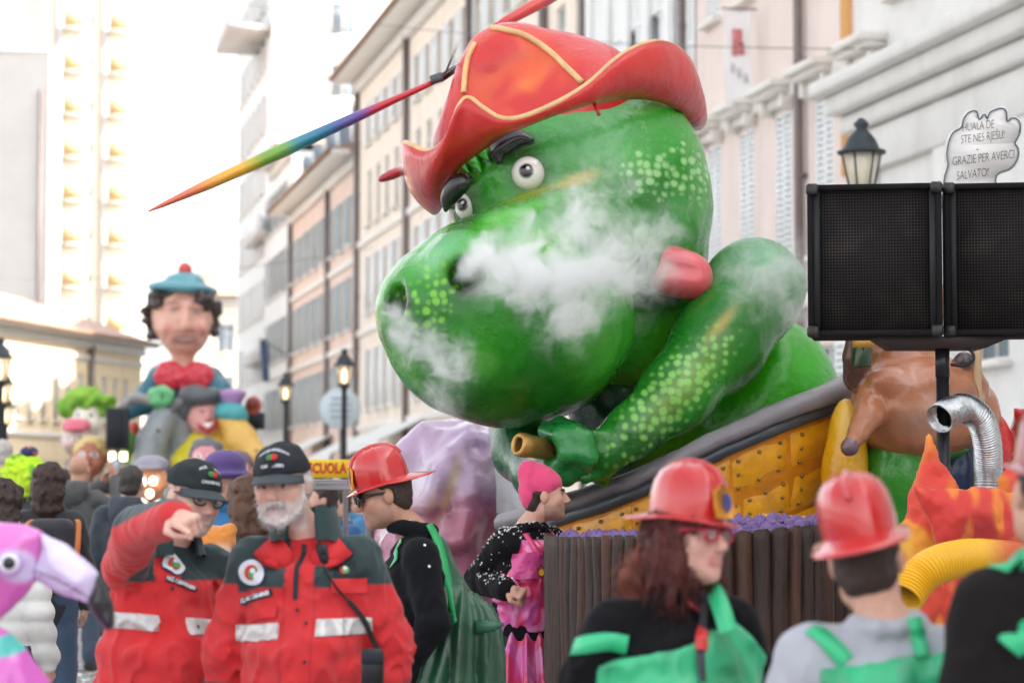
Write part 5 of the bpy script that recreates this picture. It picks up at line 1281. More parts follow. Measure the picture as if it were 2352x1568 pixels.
    # ---- hair and hats, in head axes
    def hair(s, col, style='short', h=.008, lump=.006, f=30, an=V3(1, 1, 1), top=None):
        S = SDF(.02, col); H, Rm = s.H, s.hr
        def e(c, r, **kw): S.ell(H(c), r, rot=Rm, **kw)
        if style in ('short', 'fringe'):
            e((0, -.020, .042), (.084, .098, .094)); e((0, -.05, -.02), (.075, .060, .07)); 
            e((0, .10, .0), (.075, .07, .075 if style == 'short' else .06), op='sub', k=.015); S.box(H((0, .07, -.10)), (.12, .075, .10), .01, rot=Rm, op='sub', k=.01)
        elif style == 'sides':
            e((0, -.03, .0), (.083, .085, .055)); e((0, .10, .02), (.09, .085, .10), op='sub', k=.01); e((0, .0, .10), (.075, .10, .06), op='sub', k=.01)
        elif style == 'curly':
            e((0, -.025, .04), (.105, .11, .105)); e((0, -.06, -.06), (.11, .09, .12)); e((0, -.06, -.15), (.10, .08, .08)); e((0, .11, -.03), (.07, .075, .10), op='sub', k=.015)
        elif style == 'bob':
            e((0, -.015, .04), (.092, .10, .095)); e((.055, -.01, -.06), (.045, .07, .10)); e((-.055, -.01, -.06), (.045, .07, .10)); e((0, -.06, -.05), (.085, .055, .12)); e((0, -.09, -.12), (.07, .05, .06)); e((0, .105, -.04), (.075, .082, .12), op='sub', k=.015)
        if top is not None: S.box(H((0, 0, top + .2)), (.4, .4, .2), .01, rot=Rm, op='sub', k=.01)
        S.dmax = lump * 2; S.disp = lambda p: lump * wob(p * an, f, 3)
        S.paints.append(lambda P, C: mixc(C, lerp(col, (0, 0, 0), .5), .5 * sstep(.0, .8, wob(P * an, f, 8))))
        return S.part('hair', h, M_HAIR, s.root, s.T)
    def helmet(s, tilt=0, mat=None, badge=True, back=.075, up=.0, k=1.0, roll=0):
        k *= .9; up += .012
        Rm = s.hr @ rotm(tilt, roll, 0); n = 48; V = []; F = []; rows = []
        def Lc(p): return s.hc + Rm @ (np.array(p, float) * k + V3(0, -.01, .035 + up))
        prof = [(1.0, 0), (1.0, .03), (.985, .06), (.93, .095), (.80, .125), (.58, .145), (.30, .156), (.02, .16)]
        for (r, z) in prof:
            for i in range(n):
                a = 2 * math.pi * i / n; rid = 1 + .028 * max(0, math.cos(6 * a)) ** 8 * (z > .02); V.append((.098 * r * math.cos(a) * rid, .122 * r * math.sin(a) * rid, z * rid))
        m = len(prof)
        for j in range(m - 1):
            for i in range(n): q = (i + 1) % n; F.append((j * n + i, j * n + q, (j + 1) * n + q, (j + 1) * n + i))
        base = len(V)
        for t in (0, .35, .7, 1.0, .98, .6, 0):
            for i in range(n):
                a = 2 * math.pi * i / n; bk = max(0, -math.sin(a)); fr = max(0, math.sin(a)); w = .028 + back * bk ** 2 + .018 * fr ** 2
                low = -.004 if len(V) - base >= 4 * n else 0
                V.append(((.098 + w * t) * math.cos(a), (.122 + w * t) * math.sin(a), .004 - t * (.010 + .022 * bk) + .006 * math.sin(3 * a) * t * .4 + low))
        for j in range(6):
            for i in range(n): q = (i + 1) % n; F.append((base + j * n + i, base + j * n + q, base + (j + 1) * n + q, base + (j + 1) * n + i))
        W = np.array([s.wld(Lc(p)) for p in V]); o = part('helmet', W, F, mat or M_PLAST, s.root)
        cr = [(0, .122 * r * sg * 1.0, z + .002) for (r, z, sg) in [(r, z, 1) for (r, z) in prof[3:]] + [(r, z, -1) for (r, z) in prof[3:][::-1]]]; cr = list(spline(cr, 30))
        V_, F_ = sweep([s.wld(Lc(p)) for p in cr], .010 * s.k * k, 8, True); part('crest', V_, F_, mat or M_PLAST, o)
        if badge:
            P2 = [(-.036, .0), (.036, .0), (.044, .03), (.040, .075), (.02, .085), (0, .10), (-.02, .085), (-.040, .075), (-.044, .03)]
            def bp(x, z, o_): y = .126 + .006 - .10 * x * x / .03 - max(0, z - .04) * .42; return s.wld(Lc((x, y + o_, z + .012)))
            A_ = [bp(x, z, .0) for (x, z) in P2]; B_ = [bp(x, z, .008) for (x, z) in P2]; nb = len(P2)
            bo = part('badge', A_ + B_, [tuple(range(nb, 2 * nb))[::-1], tuple(range(nb))] + [(i, (i + 1) % nb, nb + (i + 1) % nb, nb + i) for i in range(nb)], M('badge_yellow', rgb(226, 150, 40), .45), o, False)
            E = [bp(.02 * math.cos(t) * (1 + .2 * math.sin(t)), .045 + .027 * math.sin(t), .0105) for t in np.linspace(0, 2 * math.pi, 17)[:-1]]; part('emblem', E, [tuple(range(16))[::-1]], M('badge_blue', rgb(60, 60, 130), .5), bo, False)
        return o
    def cap(s, col, text=None, tilt=0):
        S = SDF(.008, col); Rm = s.hr @ rotm(tilt, 0, 0); H = lambda p: s.hc + Rm @ np.array(p, float)
        S.ell(H((0, -.012, .046)), (.089, .106, .088), rot=Rm); S.box(H((0, 0, -.045)), (.2, .2, .08), .005, rot=Rm, op='sub', k=.004)
        S.dmax = .006; S.disp = lambda p: .003 * wob(p, 30, 4)
        o = S.part('cap', .005, M('cap_cloth', attr=True, rough=.85, bump=(200, .3, .001)), s.root, s.T); s.capS = S
        # curved visor
        V = []; F = []; n, m = 20, 6
        for j in range(m + 1):
            for i in range(n + 1):
                a = R(25 + 130 * i / n); t = j / m; x = (.088 + .004 * t) * math.cos(a); y = -.012 + .105 * math.sin(a) + t * .075 * math.sin(R(180 * i / n)) ** .6
                V.append(H((x, y, .040 - t * .022 - 1.6 * x * x)))
        nv = len(V); V += [v - Rm @ V3(0, 0, .004) for v in V]
        for j in range(m):
            for i in range(n): k = j * (n + 1) + i; F += [(k, k + 1, k + n + 2, k + n + 1), (nv + k, nv + k + n + 1, nv + k + n + 2, nv + k + 1)]
        for i in range(n): k = m * (n + 1) + i; F += [(k, k + 1, nv + k + 1, nv + k)]
        C = np.tile(np.array(lerp(col, (.12, .15, .17), .35)), (len(V), 1)); part('visor', [s.wld(p) for p in V], F, MATS['cap_cloth'], o, True, C)
        if text:
            for (tx, z, sz, arch) in text:
                Vt, Ft = text_mesh(tx, sz, 0, 0, .0004); W = []
                for (x, y, _) in Vt:
                    a = R(90) + x / .095; zz = z + y + arch * (1 - (x / .05) ** 2)
                    # onto the dome
                    d = nrm(V3(.089 * math.cos(a), .106 * math.sin(a), 0)); q = V3(0, -.012, zz)
                    rr = math.sqrt(max(.05, 1 - ((zz - .046) / .088) ** 2)); W.append(s.wld(H(q + V3(.089 * math.cos(a), .106 * math.sin(a), 0) * rr * 1.012 + V3(0, .0015, 0))))
                part('lettering', W, Ft, M('thread_white', rgb(215, 220, 225), .7), o, False)
            q = V3(0, .098 - .012, .085)
            for (dx, cl) in ((-.008, rgb(200, 40, 40)), (.006, rgb(60, 130, 70))):
                c = MB(); p = s.wld(H((dx, .086, .092))); c.lathe([(.001, -.002), (.012 * s.k, -.001), (.010 * s.k, .003), (.001, .004)], p, 12, A=frame_from(s.A @ Rm @ V3(0, .8, .5))); c.part('emblem', M('thread%d' % (dx > 0), cl, .7), o, True)
        return o
    def stick(s, sdf, px, py, Vl, F, name, mat, parent=None, lift=.004, up=None, bend=True):
        """lay a flat decoration (local metres) on a garment where the picture shows it"""
        p, n = s.march(sdf, px, py)
        if p is None: return None
        Fm = frame_from(n); 
        if up: c, q = math.cos(R(up)), math.sin(R(up)); X, Y = Fm[0] * c + Fm[1] * q, Fm[1] * c - Fm[0] * q
        else: X, Y = Fm[0], Fm[1]
        v = np.array(Vl, float); g = p + v[:, :1] * X + v[:, 1:2] * Y
        if bend:
            g = g + n * .02
            for _ in range(6): g = g - n * (sdf.ev(g) * .8)[:, None]
        W = (g + n * (lift + v[:, 2:3])) @ s.A.T + s.base
        return part(name, W, F, mat, parent or s.root, False)
def strands(p, o, n, L, r, mat, down=1.0, seed=1, jit=.5, wave=.0):
    me = o.data; N_ = len(me.vertices); v = np.zeros(N_ * 3, np.float32); me.vertices.foreach_get('co', v); v = v.reshape(-1, 3).astype(float); nn = np.zeros(N_ * 3, np.float32); me.vertices.foreach_get('normal', nn); nn = nn.reshape(-1, 3).astype(float)
    rs = np.random.RandomState(seed); ix = rs.randint(0, N_, n); c = v[ix]; m = nn[ix]
    d = m * .55 + V3(0, 0, -down) + rs.normal(0, jit, (n, 3)); d = d - m * np.minimum(0, (d * m).sum(1) - .05)[:, None]; d /= np.linalg.norm(d, axis=1)[:, None]
    sd = np.cross(d, rs.normal(0, 1, (n, 3))); sd /= np.linalg.norm(sd, axis=1)[:, None]; ln = L * rs.uniform(.5, 1.3, n)[:, None]; V = []
    for k in range(5):
        t = k / 4; q = c + d * ln * t + V3(0, 0, -1) * (ln * t * t * .35) + np.cross(d, sd) * (wave * math.sin(t * 5)); w = r * (1 - t * .85); V += [q - sd * w, q + sd * w]
    V = np.stack(V, 1).reshape(-1, 3); F = np.concatenate([np.stack([np.arange(n) * 10 + 2 * k, np.arange(n) * 10 + 2 * k + 1, np.arange(n) * 10 + 2 * k + 3, np.arange(n) * 10 + 2 * k + 2], 1) for k in range(4)])
    col = np.zeros((N_, 4), np.float32).ravel(); me.color_attributes['Col'].data.foreach_get('color', col); col = col.reshape(-1, 4)[ix, :3] * rs.uniform(.6, 1.5, (n, 1)); C = np.repeat(col, 10, 0)
    so = part('strands', V, F, mat, o, True, C); tag(so, None, kind='stuff'); return so
def disc(r, n=24, z=0., squash=1.0):
    V = [(0, 0, z)] + [(r * math.cos(2 * math.pi * i / n), r * squash * math.sin(2 * math.pi * i / n), z) for i in range(n)]; return V, [(0, 1 + i, 1 + (i + 1) % n) for i in range(n)]
def rect(w, h, nx=6, ny=2, z=0.):
    V = [(-w / 2 + w * i / nx, -h / 2 + h * j / ny, z) for j in range(ny + 1) for i in range(nx + 1)]; return V, [(j * (nx + 1) + i, j * (nx + 1) + i + 1, (j + 1) * (nx + 1) + i + 1, (j + 1) * (nx + 1) + i) for j in range(ny) for i in range(nx)]
M_REFL = M('reflective', rgb(205, 202, 200), .35, metal=.25, var=(25, .25), bump=(60, .3, .002))
RED = rgb(206, 40, 44); DG = rgb(38, 58, 60); NAVY = rgb(34, 40, 56)
M_PW = M('patch_white', rgb(225, 228, 236), .7); M_PB = M('patch_blue', rgb(70, 76, 120), .7); M_PR = M('patch_red', rgb(206, 70, 50), .7); M_PG = M('patch_green', rgb(90, 160, 90), .7); M_PD = M('patch_dark', rgb(30, 34, 44), .7)
M_BLK = M('black_plastic', rgb(28, 29, 31), .45)
def badge_disc(p, px, py, r=.042):
    o = p.stick(p.jk, px, py, *disc(r), 'badge', M_PB); 
    if not o: return
    p.stick(p.jk, px, py, *disc(r * .93), 'field', M_PW, o, .009); p.stick(p.jk, px, py, *disc(r * .5, 16, 0, 1.15), 'shield', M_PR, o, .013)
    V, F = disc(r * .36, 14, 0, 1.2); V = [(x + r * .14, y - r * .05, z) for (x, y, z) in V]; p.stick(p.jk, px, py, V, F, 'emblem', M_PG, o, .017)
    V, F = disc(r * .2, 12); V = [(x + r * .1, y + r * .15, z) for (x, y, z) in V]; p.stick(p.jk, px, py, V, F, 'emblem', M_PW, o, .021)
# ---------------------------------------------------------------- bearded steward (front)
p = Person('white-bearded steward in a red and dark green jacket and black cap', at(648, 1114, 7.6), 176, headrot=(-8, -4, 4), headoff=(.07, .04))
J = p.J; J['elR'] = V3(.255, -.04, 1.12); J['wrR'] = V3(.25, -.10, .88); J['elL'] = V3(-.26, -.04, 1.12); J['wrL'] = V3(-.25, -.02, .88)
def white_beard(L, C, hd_):
    w = sstep(-.048, -.062, L[:, 2] - .35 * np.maximum(np.abs(L[:, 0]) - .025, 0)) * (L[:, 1] > .0) * hd_ * (L[:, 2] > -.14); C = mixc(C, rgb(212, 200, 196), .75 * w)
    w = np.exp(-((L[:, 0] / .034) ** 2 + ((L[:, 2] + .050 + .12 * np.abs(L[:, 0])) / .008) ** 2)) * hd_ * (L[:, 1] > .06); C = mixc(C, rgb(214, 210, 206), w)
    w = np.exp(-((L[:, 0] / .018) ** 2 + ((L[:, 2] + .066) / .005) ** 2)) * hd_ * (L[:, 1] > .06); return mixc(C, rgb(170, 100, 96), .8 * w)
p.body(SKIN2, .0055, rgb(120, 110, 104), extra=white_beard)
S = SDF(.012, rgb(206, 198, 194)); H = p.H
for x in (-1, 1): S.chain([H((x * .070, .012, .02)), H((x * .068, .022, -.04)), H((x * .052, .052, -.088)), H((x * .02, .082, -.108)), H((0, .088, -.112))], [.005, .008, .012, .013, .013]); S.chain([H((x * .004, .106, -.048)), H((x * .022, .098, -.054)), H((x * .034, .086, -.068))], [.007, .007, .004])
for x in (-1, 1): S.ell(H((x * .074, -.02, .005)), (.014, .04, .04), rot=p.hr)
S.dmax = .01; S.disp = lambda q: .004 * wob(q, 60, 3) + .004 * wob(q, 140, 5); bo_ = S.part('beard', .005, M('beard_white', attr=True, rough=.8, bump=(90, .8, .006), var=(60, .15)), p.root, p.T); strands(p, bo_, 1500, .014, .0007, M_HAIR, .8, 2, .4)
p.cap(rgb(30, 32, 40), [('ASSOCIAZIONE NAZIONALE', .104, .0105, .010), ('CARABINIERI', .062, .014, .004)])
def jacket_paint(P, C):
    C = mixc(C, RED, np.ones(len(P)))
    ax_ = np.abs(P[:, 0]); arm = (ax_ > .20)
    yoke = sstep(1.318, 1.326, P[:, 2] + .25 * np.maximum(0, ax_ - .12)) * (~(arm & (P[:, 2] < 1.33)))
    yoke = yoke * (1 - ((ax_ < .045) & (P[:, 1] > 0)) * 1.0); C = mixc(C, DG, yoke)
    C = mixc(C, DG, sstep(1.03, 1.02, P[:, 2]) * (ax_ > .23) * sstep(.22, .24, ax_)); C = mixc(C, rgb(170, 30, 38), .6 * (np.abs(ax_ - .045) < .004) * (P[:, 1] > .05) * (P[:, 2] < 1.33)); C = mixc(C, NAVY, sstep(.885, .875, P[:, 2])); return C
p.top('jacket', RED, .0085, bulk=.024, hem=.82, belly=.035, fold=.016, paint=jacket_paint)
bnd = lambda z0, hw, tilt, x0, x1: (lambda q: np.maximum.reduce([np.abs(q[..., 2] - z0 - tilt * q[..., 0]) - hw, x0 - q[..., 0], q[..., 0] - x1, .0 - q[..., 1]]))
p.band('reflective_band', bnd(1.20, .026, -.10, .055, .215), .006, M_REFL, .006, rgb(200, 200, 200), (.03, -.02, 1.12), (.25, .3, 1.26)); p.band('reflective_band', bnd(1.205, .026, .0, -.215, -.055), .006, M_REFL, .006, rgb(200, 200, 200), (-.25, -.02, 1.12), (-.03, .3, 1.26))
# collar, open at the front, green inside and red outside
def collar(p, mat_in, mat_out, r=.085, z=.0):
    for (off, mt, nm) in ((.0, mat_out, 'collar'), (-.010, mat_in, 'collar_lining')):
        V = []; n_ = 26; nk = p.J['neck']
        for j in range(4):
            for i in range(n_ + 1):
                a = R(115) + R(310) * i / n_; fl = 1.25 - .07 * j + (.25 if j == 3 else 0) * 0; rr = (r + off) * (1.28 - .10 * j); V.append(p.wld(nk + V3(rr * math.cos(a), rr * math.sin(a) * 1.0 + .015, -.055 + .035 * j + z + .006 * math.sin(i * 1.3))))
        V = np.array(V); part(nm, V, [(j * (n_ + 1) + i, j * (n_ + 1) + i + 1, (j + 1) * (n_ + 1) + i + 1, (j + 1) * (n_ + 1) + i) for j in range(3) for i in range(n_)], mt, p.root)
M_DG = M('fleece_green', DG, .9, sheen=.2, bump=(200, .4, .002)); M_RD = M('cloth_red', RED, .75, bump=(30, .3, .004))
collar(p, M_DG, M_DG, .092, .02)
for sx, lab in ((1, 'R'), (-1, 'L')):   # red lapels folded down from the collar
    nk = p.J['neck']; V = [nk + V3(sx * .085, .045, -.005), nk + V3(sx * .155, .085, -.075), nk + V3(sx * .115, .125, -.11), nk + V3(sx * .035, .125, -.135), nk + V3(sx * .03, .112, -.07)]
    V = [p.wld(v) for v in V]; V += [v + V3(0, .012, 0) for v in V]; part('lapel', V, [(0, 1, 2, 3, 4), (5, 9, 8, 7, 6)] + [(i, i + 5, (i + 1) % 5 + 5, (i + 1) % 5) for i in range(5)], M_RD, p.root, False)
badge_disc(p, 577, 1313); 
Vt, Ft = text_mesh('ASS. NAZ. CARABINIERI', .019, 0, 0, .0008); o = p.stick(p.jk, 586, 1370, *rect(.135, .022, 10, 2), 'name_tape', M_PD, up=14); p.stick(p.jk, 586, 1370, Vt * V3(.62, 1, 1), Ft, 'lettering', M_PW, o, .012, 14)
o = p.stick(p.jk, 790, 1310, *rect(.066, .042, 6, 3), 'flag_patch', M_PD); p.stick(p.jk, 786, 1310, *disc(.013), 'emblem', M_PR, o, .007); p.stick(p.jk, 792, 1310, *disc(.012), 'emblem', M_PG, o, .008); p.stick(p.jk, 790, 1306, *disc(.007), 'emblem', M_PW, o, .009)
o = p.stick(p.jk, 912, 1348, *rect(.05, .075, 4, 4), 'shoulder_patch', M_PW); p.stick(p.jk, 913, 1352, *rect(.038, .05, 3, 3), 'field', M_PD, o, .007); p.stick(p.jk, 906, 1335, *rect(.02, .02, 3, 3), 'emblem', M_PG, o, .009)
for (x, y) in ((570, 1390), (700, 1432), (686, 1400), (778, 1357), (821, 1357), (745, 1285), (700, 1520)): p.stick(p.jk, x, y, *disc(.006, 12, .002), 'button', M_PD, lift=.006)
for (x, y, w, h_, a) in ((800, 1345, .12, .045, 0), (594, 1408, .12, .035, 12)): p.stick(p.jk, x, y, *rect(w, h_, 8, 3), 'pocket_flap', M_RD, up=a, lift=.009)
o = p.stick(p.jk, 683, 1300, *rect(.016, .19, 3, 14), 'zip', M_PD)
# microphone on a coiled lead, and a radio pouch
mp_, mn = p.march(p.jk, 738, 1285); mk = p.wld(mp_ + mn * .02); mic = thing('radio_microphone', 'black clip-on microphone with a coiled lead on the bearded steward chest', 'microphone', mk)
mb = MB(); mb.box(mk, (.017, .014, .034), rotm(0, 12, 0), .005); mb.part('case', M_BLK, mic); mb = MB(); mb.box(mk + V3(.004, -.016, .012), (.011, .004, .012), None, .003); mb.part('button', M_PD, mic)
pts = []
for (x, y) in ((742, 1305), (765, 1345), (800, 1382), (830, 1420), (850, 1460), (872, 1500), (868, 1535)):
    q, nq = p.march(p.jk, x, y); pts.append(p.wld(q + nq * .014))
Q = spline(pts, 220); tt = np.linspace(0, 1, 220); ring_ = np.stack([np.cos(tt * 230), np.sin(tt * 230) * .3, np.sin(tt * 230)], 1) * .006 * sstep(.25, .35, tt)[:, None]
mb = MB(); mb.tube(Q + ring_, .0035, 5); mb.part('lead', M_BLK, mic, True)
rp = at(856, 1535, 7.25); rad = thing('radio_pouch', 'black radio pouch at the bearded steward hip', 'pouch', rp - V3(0, 0, .06)); mb = MB(); mb.box(rp, (.033, .022, .06), None, .008); mb.part('pouch', M_BLK, rad); mb = MB(); mb.box(rp + V3(0, -.018, .035), (.033, .008, .02), None, .004); mb.part('flap', M_PD, rad)
p.legs(NAVY)
# ---------------------------------------------------------------- pointing steward
p = Person('steward in a red jacket and black cap pointing towards the camera', at(444, 1144, 7.95), 215, headrot=(6, -8, -8), headoff=(-.04, .05), lean=(-.075, .05))
J = p.J; J['elR'] = p.loc(at(312, 1218, 7.45)); J['wrR'] = p.loc(at(404, 1188, 7.12)); J['hdR'] = p.loc(at(475, 1212, 6.92)) - J['wrR']; J['pnR'] = V3(-.4, 0, -1.0); J['shR'] = J['shR'] + V3(0, .03, .02)
J['elL'] = V3(-.25, -.06, 1.12); J['wrL'] = V3(-.24, -.02, .88)
p.body(SKIN2, .0055, rgb(110, 100, 96), stubble=(rgb(180, 172, 168), .7), hands=('point', 'relax'))
p.hair(rgb(150, 146, 144), 'sides', top=.03); p.cap(rgb(28, 36, 40), [('ASSOCIAZIONE NAZIONALE', .104, .0105, .010), ('CARABINIERI', .062, .014, .004)])
def jp2(P, C):
    C = mixc(C, RED, np.ones(len(P))); ax_ = np.abs(P[:, 0]); yoke = sstep(1.36, 1.37, P[:, 2]) * (P[:, 0] < .16) * (1 - ((ax_ < .045) & (P[:, 1] > 0)) * 1.)
    C = mixc(C, DG, yoke)
    # dark upper side of the raised sleeve
    a_, b_ = J['shR'], J['wrR']; t = np.clip(((P - a_) @ (b_ - a_)) / ((b_ - a_) @ (b_ - a_)), -.3, 1.2); q = P - (a_ + t[:, None] * (b_ - a_)); C = mixc(C, DG, sstep(.035, .05, q[:, 2]) * (t > .0) * (P[:, 2] > 1.3))
    C = mixc(C, DG, sstep(1.03, 1.02, P[:, 2]) * sstep(.22, .24, -P[:, 0])); return C
p.top('jacket', RED, .0085, bulk=.022, hem=.82, belly=.045, fold=.016, paint=jp2)
p.band('reflective_band', lambda q: np.maximum.reduce([np.abs(q[..., 2] - 1.225 - .10 * q[..., 0]) - .028, np.abs(q[..., 0]) - .22, .045 - np.abs(q[..., 0]) - 10 * (q[..., 1] < 0)]), .006, M_REFL, .007, rgb(200, 200, 200), (-.26, -.3, 1.15), (.26, .3, 1.30))
collar(p, M_DG, M_DG, .088)
badge_disc(p, 398, 1300); o = p.stick(p.jk, 416, 1340, *rect(.10, .02, 8, 2), 'name_tape', M_PD, up=-14); Vt, Ft = text_mesh('NAZ. CARABINIERI', .018, 0, 0, .0008); p.stick(p.jk, 416, 1340, Vt * V3(.62, 1, 1), Ft, 'lettering', M_PW, o, .012, -14)
for (x, y) in ((395, 1352), (448, 1356), (452, 1440)): p.stick(p.jk, x, y, *disc(.006, 12, .002), 'button', M_PD, lift=.006)
def spectacles(p, mat, lens, fr=.004, w=.026, hgt=.02, name='spectacles', label='', dark=True, y=.098, z=.004, temple=True):
    c = p.wld(p.H((0, y, z))); g = thing(name, label, 'glasses', c)
    for x in (-1, 1):
        pts = [p.wld(p.H((x * .034 + w * math.cos(t), y - .35 * abs(x * .034 + w * math.cos(t)) ** 1.6, z + hgt * (math.sin(t) if math.sin(t) < .6 else .6 + .25 * (math.sin(t) - .6)) + .002))) for t in np.linspace(0, 2 * math.pi, 21)[:-1]]
        V, F = sweep(pts, fr * p.k, 6, False, None, True); part('rim', V, F, mat, g); part('lens', pts, [tuple(range(20))], lens, g, False)
        mb = MB(); mb.tube([p.wld(p.H(q)) for q in ((x * .058, y - .012, z + .012), (x * .078, y - .05, z + .012), (x * .084, .0, z + .008), (x * .083, -.015, z - .01))], fr * p.k, 6); mb.part('temple', mat, g, True)
    mb = MB(); mb.tube([p.wld(p.H((-.01, y, z + .006))), p.wld(p.H((.01, y, z + .006)))], fr * p.k, 6); mb.part('bridge', mat, g, True); return g
M_LENS = M('lens_dark', rgb(24, 22, 24), .08, coat=.5); M_LCLR = M('lens_clear', rgb(225, 230, 232), .05, alpha=.22)
spectacles(p, M('frame_dark', rgb(34, 30, 32), .3), M_LCLR, .003, label='dark-rimmed glasses worn by the pointing steward')
p.legs(NAVY)
mb = MB(); bpx = p.wld(V3(.20, .10, .90)); t = thing('belt_pouch', 'dark belt pouch at the pointing steward hip', 'pouch', bpx - V3(0, 0, .06)); mb.box(bpx, (.035, .03, .06), rotm(0, 0, 30), .008); mb.part('pouch', M_PD, t)
# ---------------------------------------------------------------- man in sunglasses with a dragon cape
p = Person('man in sunglasses and a red toy fire helmet wearing a dark green dragon cape', at(882, 1136, 9.3), 100, headrot=(0, -14, 0), headoff=(0, .10), lean=(0, .06))
J = p.J; J['elL'] = V3(-.25, .0, 1.15); J['wrL'] = V3(-.20, .14, .95)
p.body(SKIN3, .0055, rgb(60, 46, 40), stubble=(rgb(150, 118, 104), .5)); p.hair(rgb(66, 50, 42), 'short', top=.06); p.helmet(-5, back=.085)
spectacles(p, M('frame_black', rgb(16, 16, 18), .2, coat=.5), M_LENS, .0055, .031, .024, 'sunglasses', 'black sunglasses on the man with the dragon cape', y=.112, z=.002)
BLK = rgb(20, 21, 25); p.top('jacket', BLK, .0085, M_FLEECE, bulk=.012, fold=.007, collar=(.072, .005, .026)); p.legs(rgb(30, 32, 40))
GCAP = rgb(30, 80, 52); GST = rgb(48, 170, 100)
cpS = SDF(.05, GCAP); fw = lambda x, y, z: V3(x, y, z)
cpS.cap(V3(-.02, -.075, 1.40) + p.lean * .7, V3(-.04, -.13, 1.10), .085, .13, sq=((0, 1, 0), .8)); cpS.cap(V3(-.04, -.13, 1.10), V3(-.06, -.10, .50), .15, .21); cpS.cap(V3(-.15, -.08, 1.12), V3(-.22, .06, .55), .05, .10)
cpS.dmax = .05
def cape_fold(q): a = np.arctan2(q[..., 0] + .05, -q[..., 1] - .15); w = sstep(1.45, 1.0, q[..., 2]); return w * (.020 * np.sin(a * 9 + 2.5 * q[..., 2] + wob(q, 3)) + .012 * np.sin(a * 19 - 4 * q[..., 2])) + .006 * wob(q, 9)
cpS.disp = cape_fold; cpS.paints.append(lambda P, C: mixc(C, rgb(22, 58, 40), .6 * sstep(.1, .9, wob(P, 5, 3)))); cape = cpS.part('cape', .011, M_SATIN, p.root, p.T)
M_ST = M('strap_green', GST, .35, bump=(20, .4, .008), var=(12, .15))
def ribbon(p, pts, w, name, mat, sdf=None, lift=.006, parent=None, th=.0012, nm=None):
    P3 = []; N3 = []
    for q in pts:
        if len(q) == 2:
            a, b = p.march(sdf, *q)
            if a is None: continue
            P3.append(p.wld(a + b * lift)); N3.append(nrm(p.A @ b))
        else: P3.append(np.array(q)); N3.append(V3(0, -1, 0))
    if len(P3) < 2: print('ribbon lost', name, pts[0]); return None
    Q = spline(P3, 40); Nn = spline(N3, 40); V = []
    for i in range(40):
        t = nrm(Q[min(i + 1, 39)] - Q[max(i - 1, 0)]); n_ = nrm(Nn[i] - t * (Nn[i] @ t)); b = np.cross(t, n_); V += [Q[i] - b * w / 2, Q[i] + b * w / 2, Q[i] + b * w / 2 - n_ * th * 2, Q[i] - b * w / 2 - n_ * th * 2]
    F = [(i * 4 + j, i * 4 + (j + 1) % 4, (i + 1) * 4 + (j + 1) % 4, (i + 1) * 4 + j) for i in range(39) for j in range(4)] + [(3, 2, 1, 0), (156, 157, 158, 159)]
    return part(name, V, F, mat, parent or p.root, False)
class Both:
    def __init__(s, a, b): s.a, s.b = a, b
    def ev(s, q): return np.minimum(s.a.ev(q), s.b.ev(q))
    normal = SDF.normal
bo2 = Both(p.jk, cpS)
ribbon(p, [(962, 1192), (985, 1205), (1005, 1245), (1022, 1310), (1035, 1380), (1046, 1432)], .034, 'strap', M_ST, bo2); ribbon(p, [(985, 1228), (1012, 1226), (1036, 1240)], .03, 'strap', M_ST, bo2); ribbon(p, [(906, 1295), (912, 1262), (925, 1238)], .05, 'bib', M_ST, bo2)
for (x, y, r) in ((1050, 1215, .036), (1095, 1322, .028), (1112, 1440, .028)):
    q, nq = p.march(cpS, min(x, 1090), y) if p.march(cpS, x, y)[0] is None else p.march(cpS, x, y)
    if q is None: continue
    w_ = p.wld(q); mb = MB(); tip = w_ + V3(.075, 0, .012); mb.tube([w_ - V3(.03, 0, 0), w_ + V3(.03, 0, .004), tip], [r, r * .7, .006], 12); mb.part('spike', M('spike_green', rgb(44, 98, 72), .4, bump=(14, .3, .01)), p.root, True)
for (x, y) in ((948, 1168), (985, 1178), (942, 1195), (975, 1252), (925, 1230), (985, 1300)): p.stick(p.jk, x, y, *disc(.006, 7), 'confetti_flake', M_PW)
# ---------------------------------------------------------------- man in a pink beanie and apron
p = Person('man in a pink knitted beanie and shiny pink satin apron, face in profile', at(1252, 1138, 12.0), 222, headrot=(48, 2, 0), headoff=(-.04, .06), lean=(0, .03))
J = p.J; J['elR'] = p.loc(at(1098, 1330, 12.1)); J['wrR'] = p.loc(at(1162, 1352, 11.75)); J['hdR'] = p.loc(at(1235, 1375, 11.7)) - J['wrR']; J['pnR'] = V3(-.3, -.6, -.7); J['elL'] = V3(-.30, -.05, 1.17); J['wrL'] = V3(-.30, .1, .95)
p.body(SKIN, .0055, rgb(50, 38, 32), stubble=(rgb(128, 100, 88), .55), hands=('fist', 'relax')); p.hair(rgb(58, 44, 36), 'short', .008, top=.03)
PK = rgb(232, 76, 124); S = SDF(.02, PK); H = p.H
S.ell(H((0, -.018, .055)), (.09, .106, .09), rot=p.hr); S.ell(H((0, -.055, .11)), (.06, .075, .062), rot=p.hr, k=.04); S.ell(H((0, -.085, .0)), (.078, .045, .07), rot=p.hr, k=.03); S.cap(H((.02, -.10, .145)), H((-.01, -.075, .15)), .026, .022, k=.03)
S.box(H((0, .10, -.045)), (.2, .09, .075), .01, rot=p.hr @ rotm(12, 0, 0), op='sub', k=.008); S.dmax = .008; S.disp = lambda q: .004 * wob(q, 24, 3)
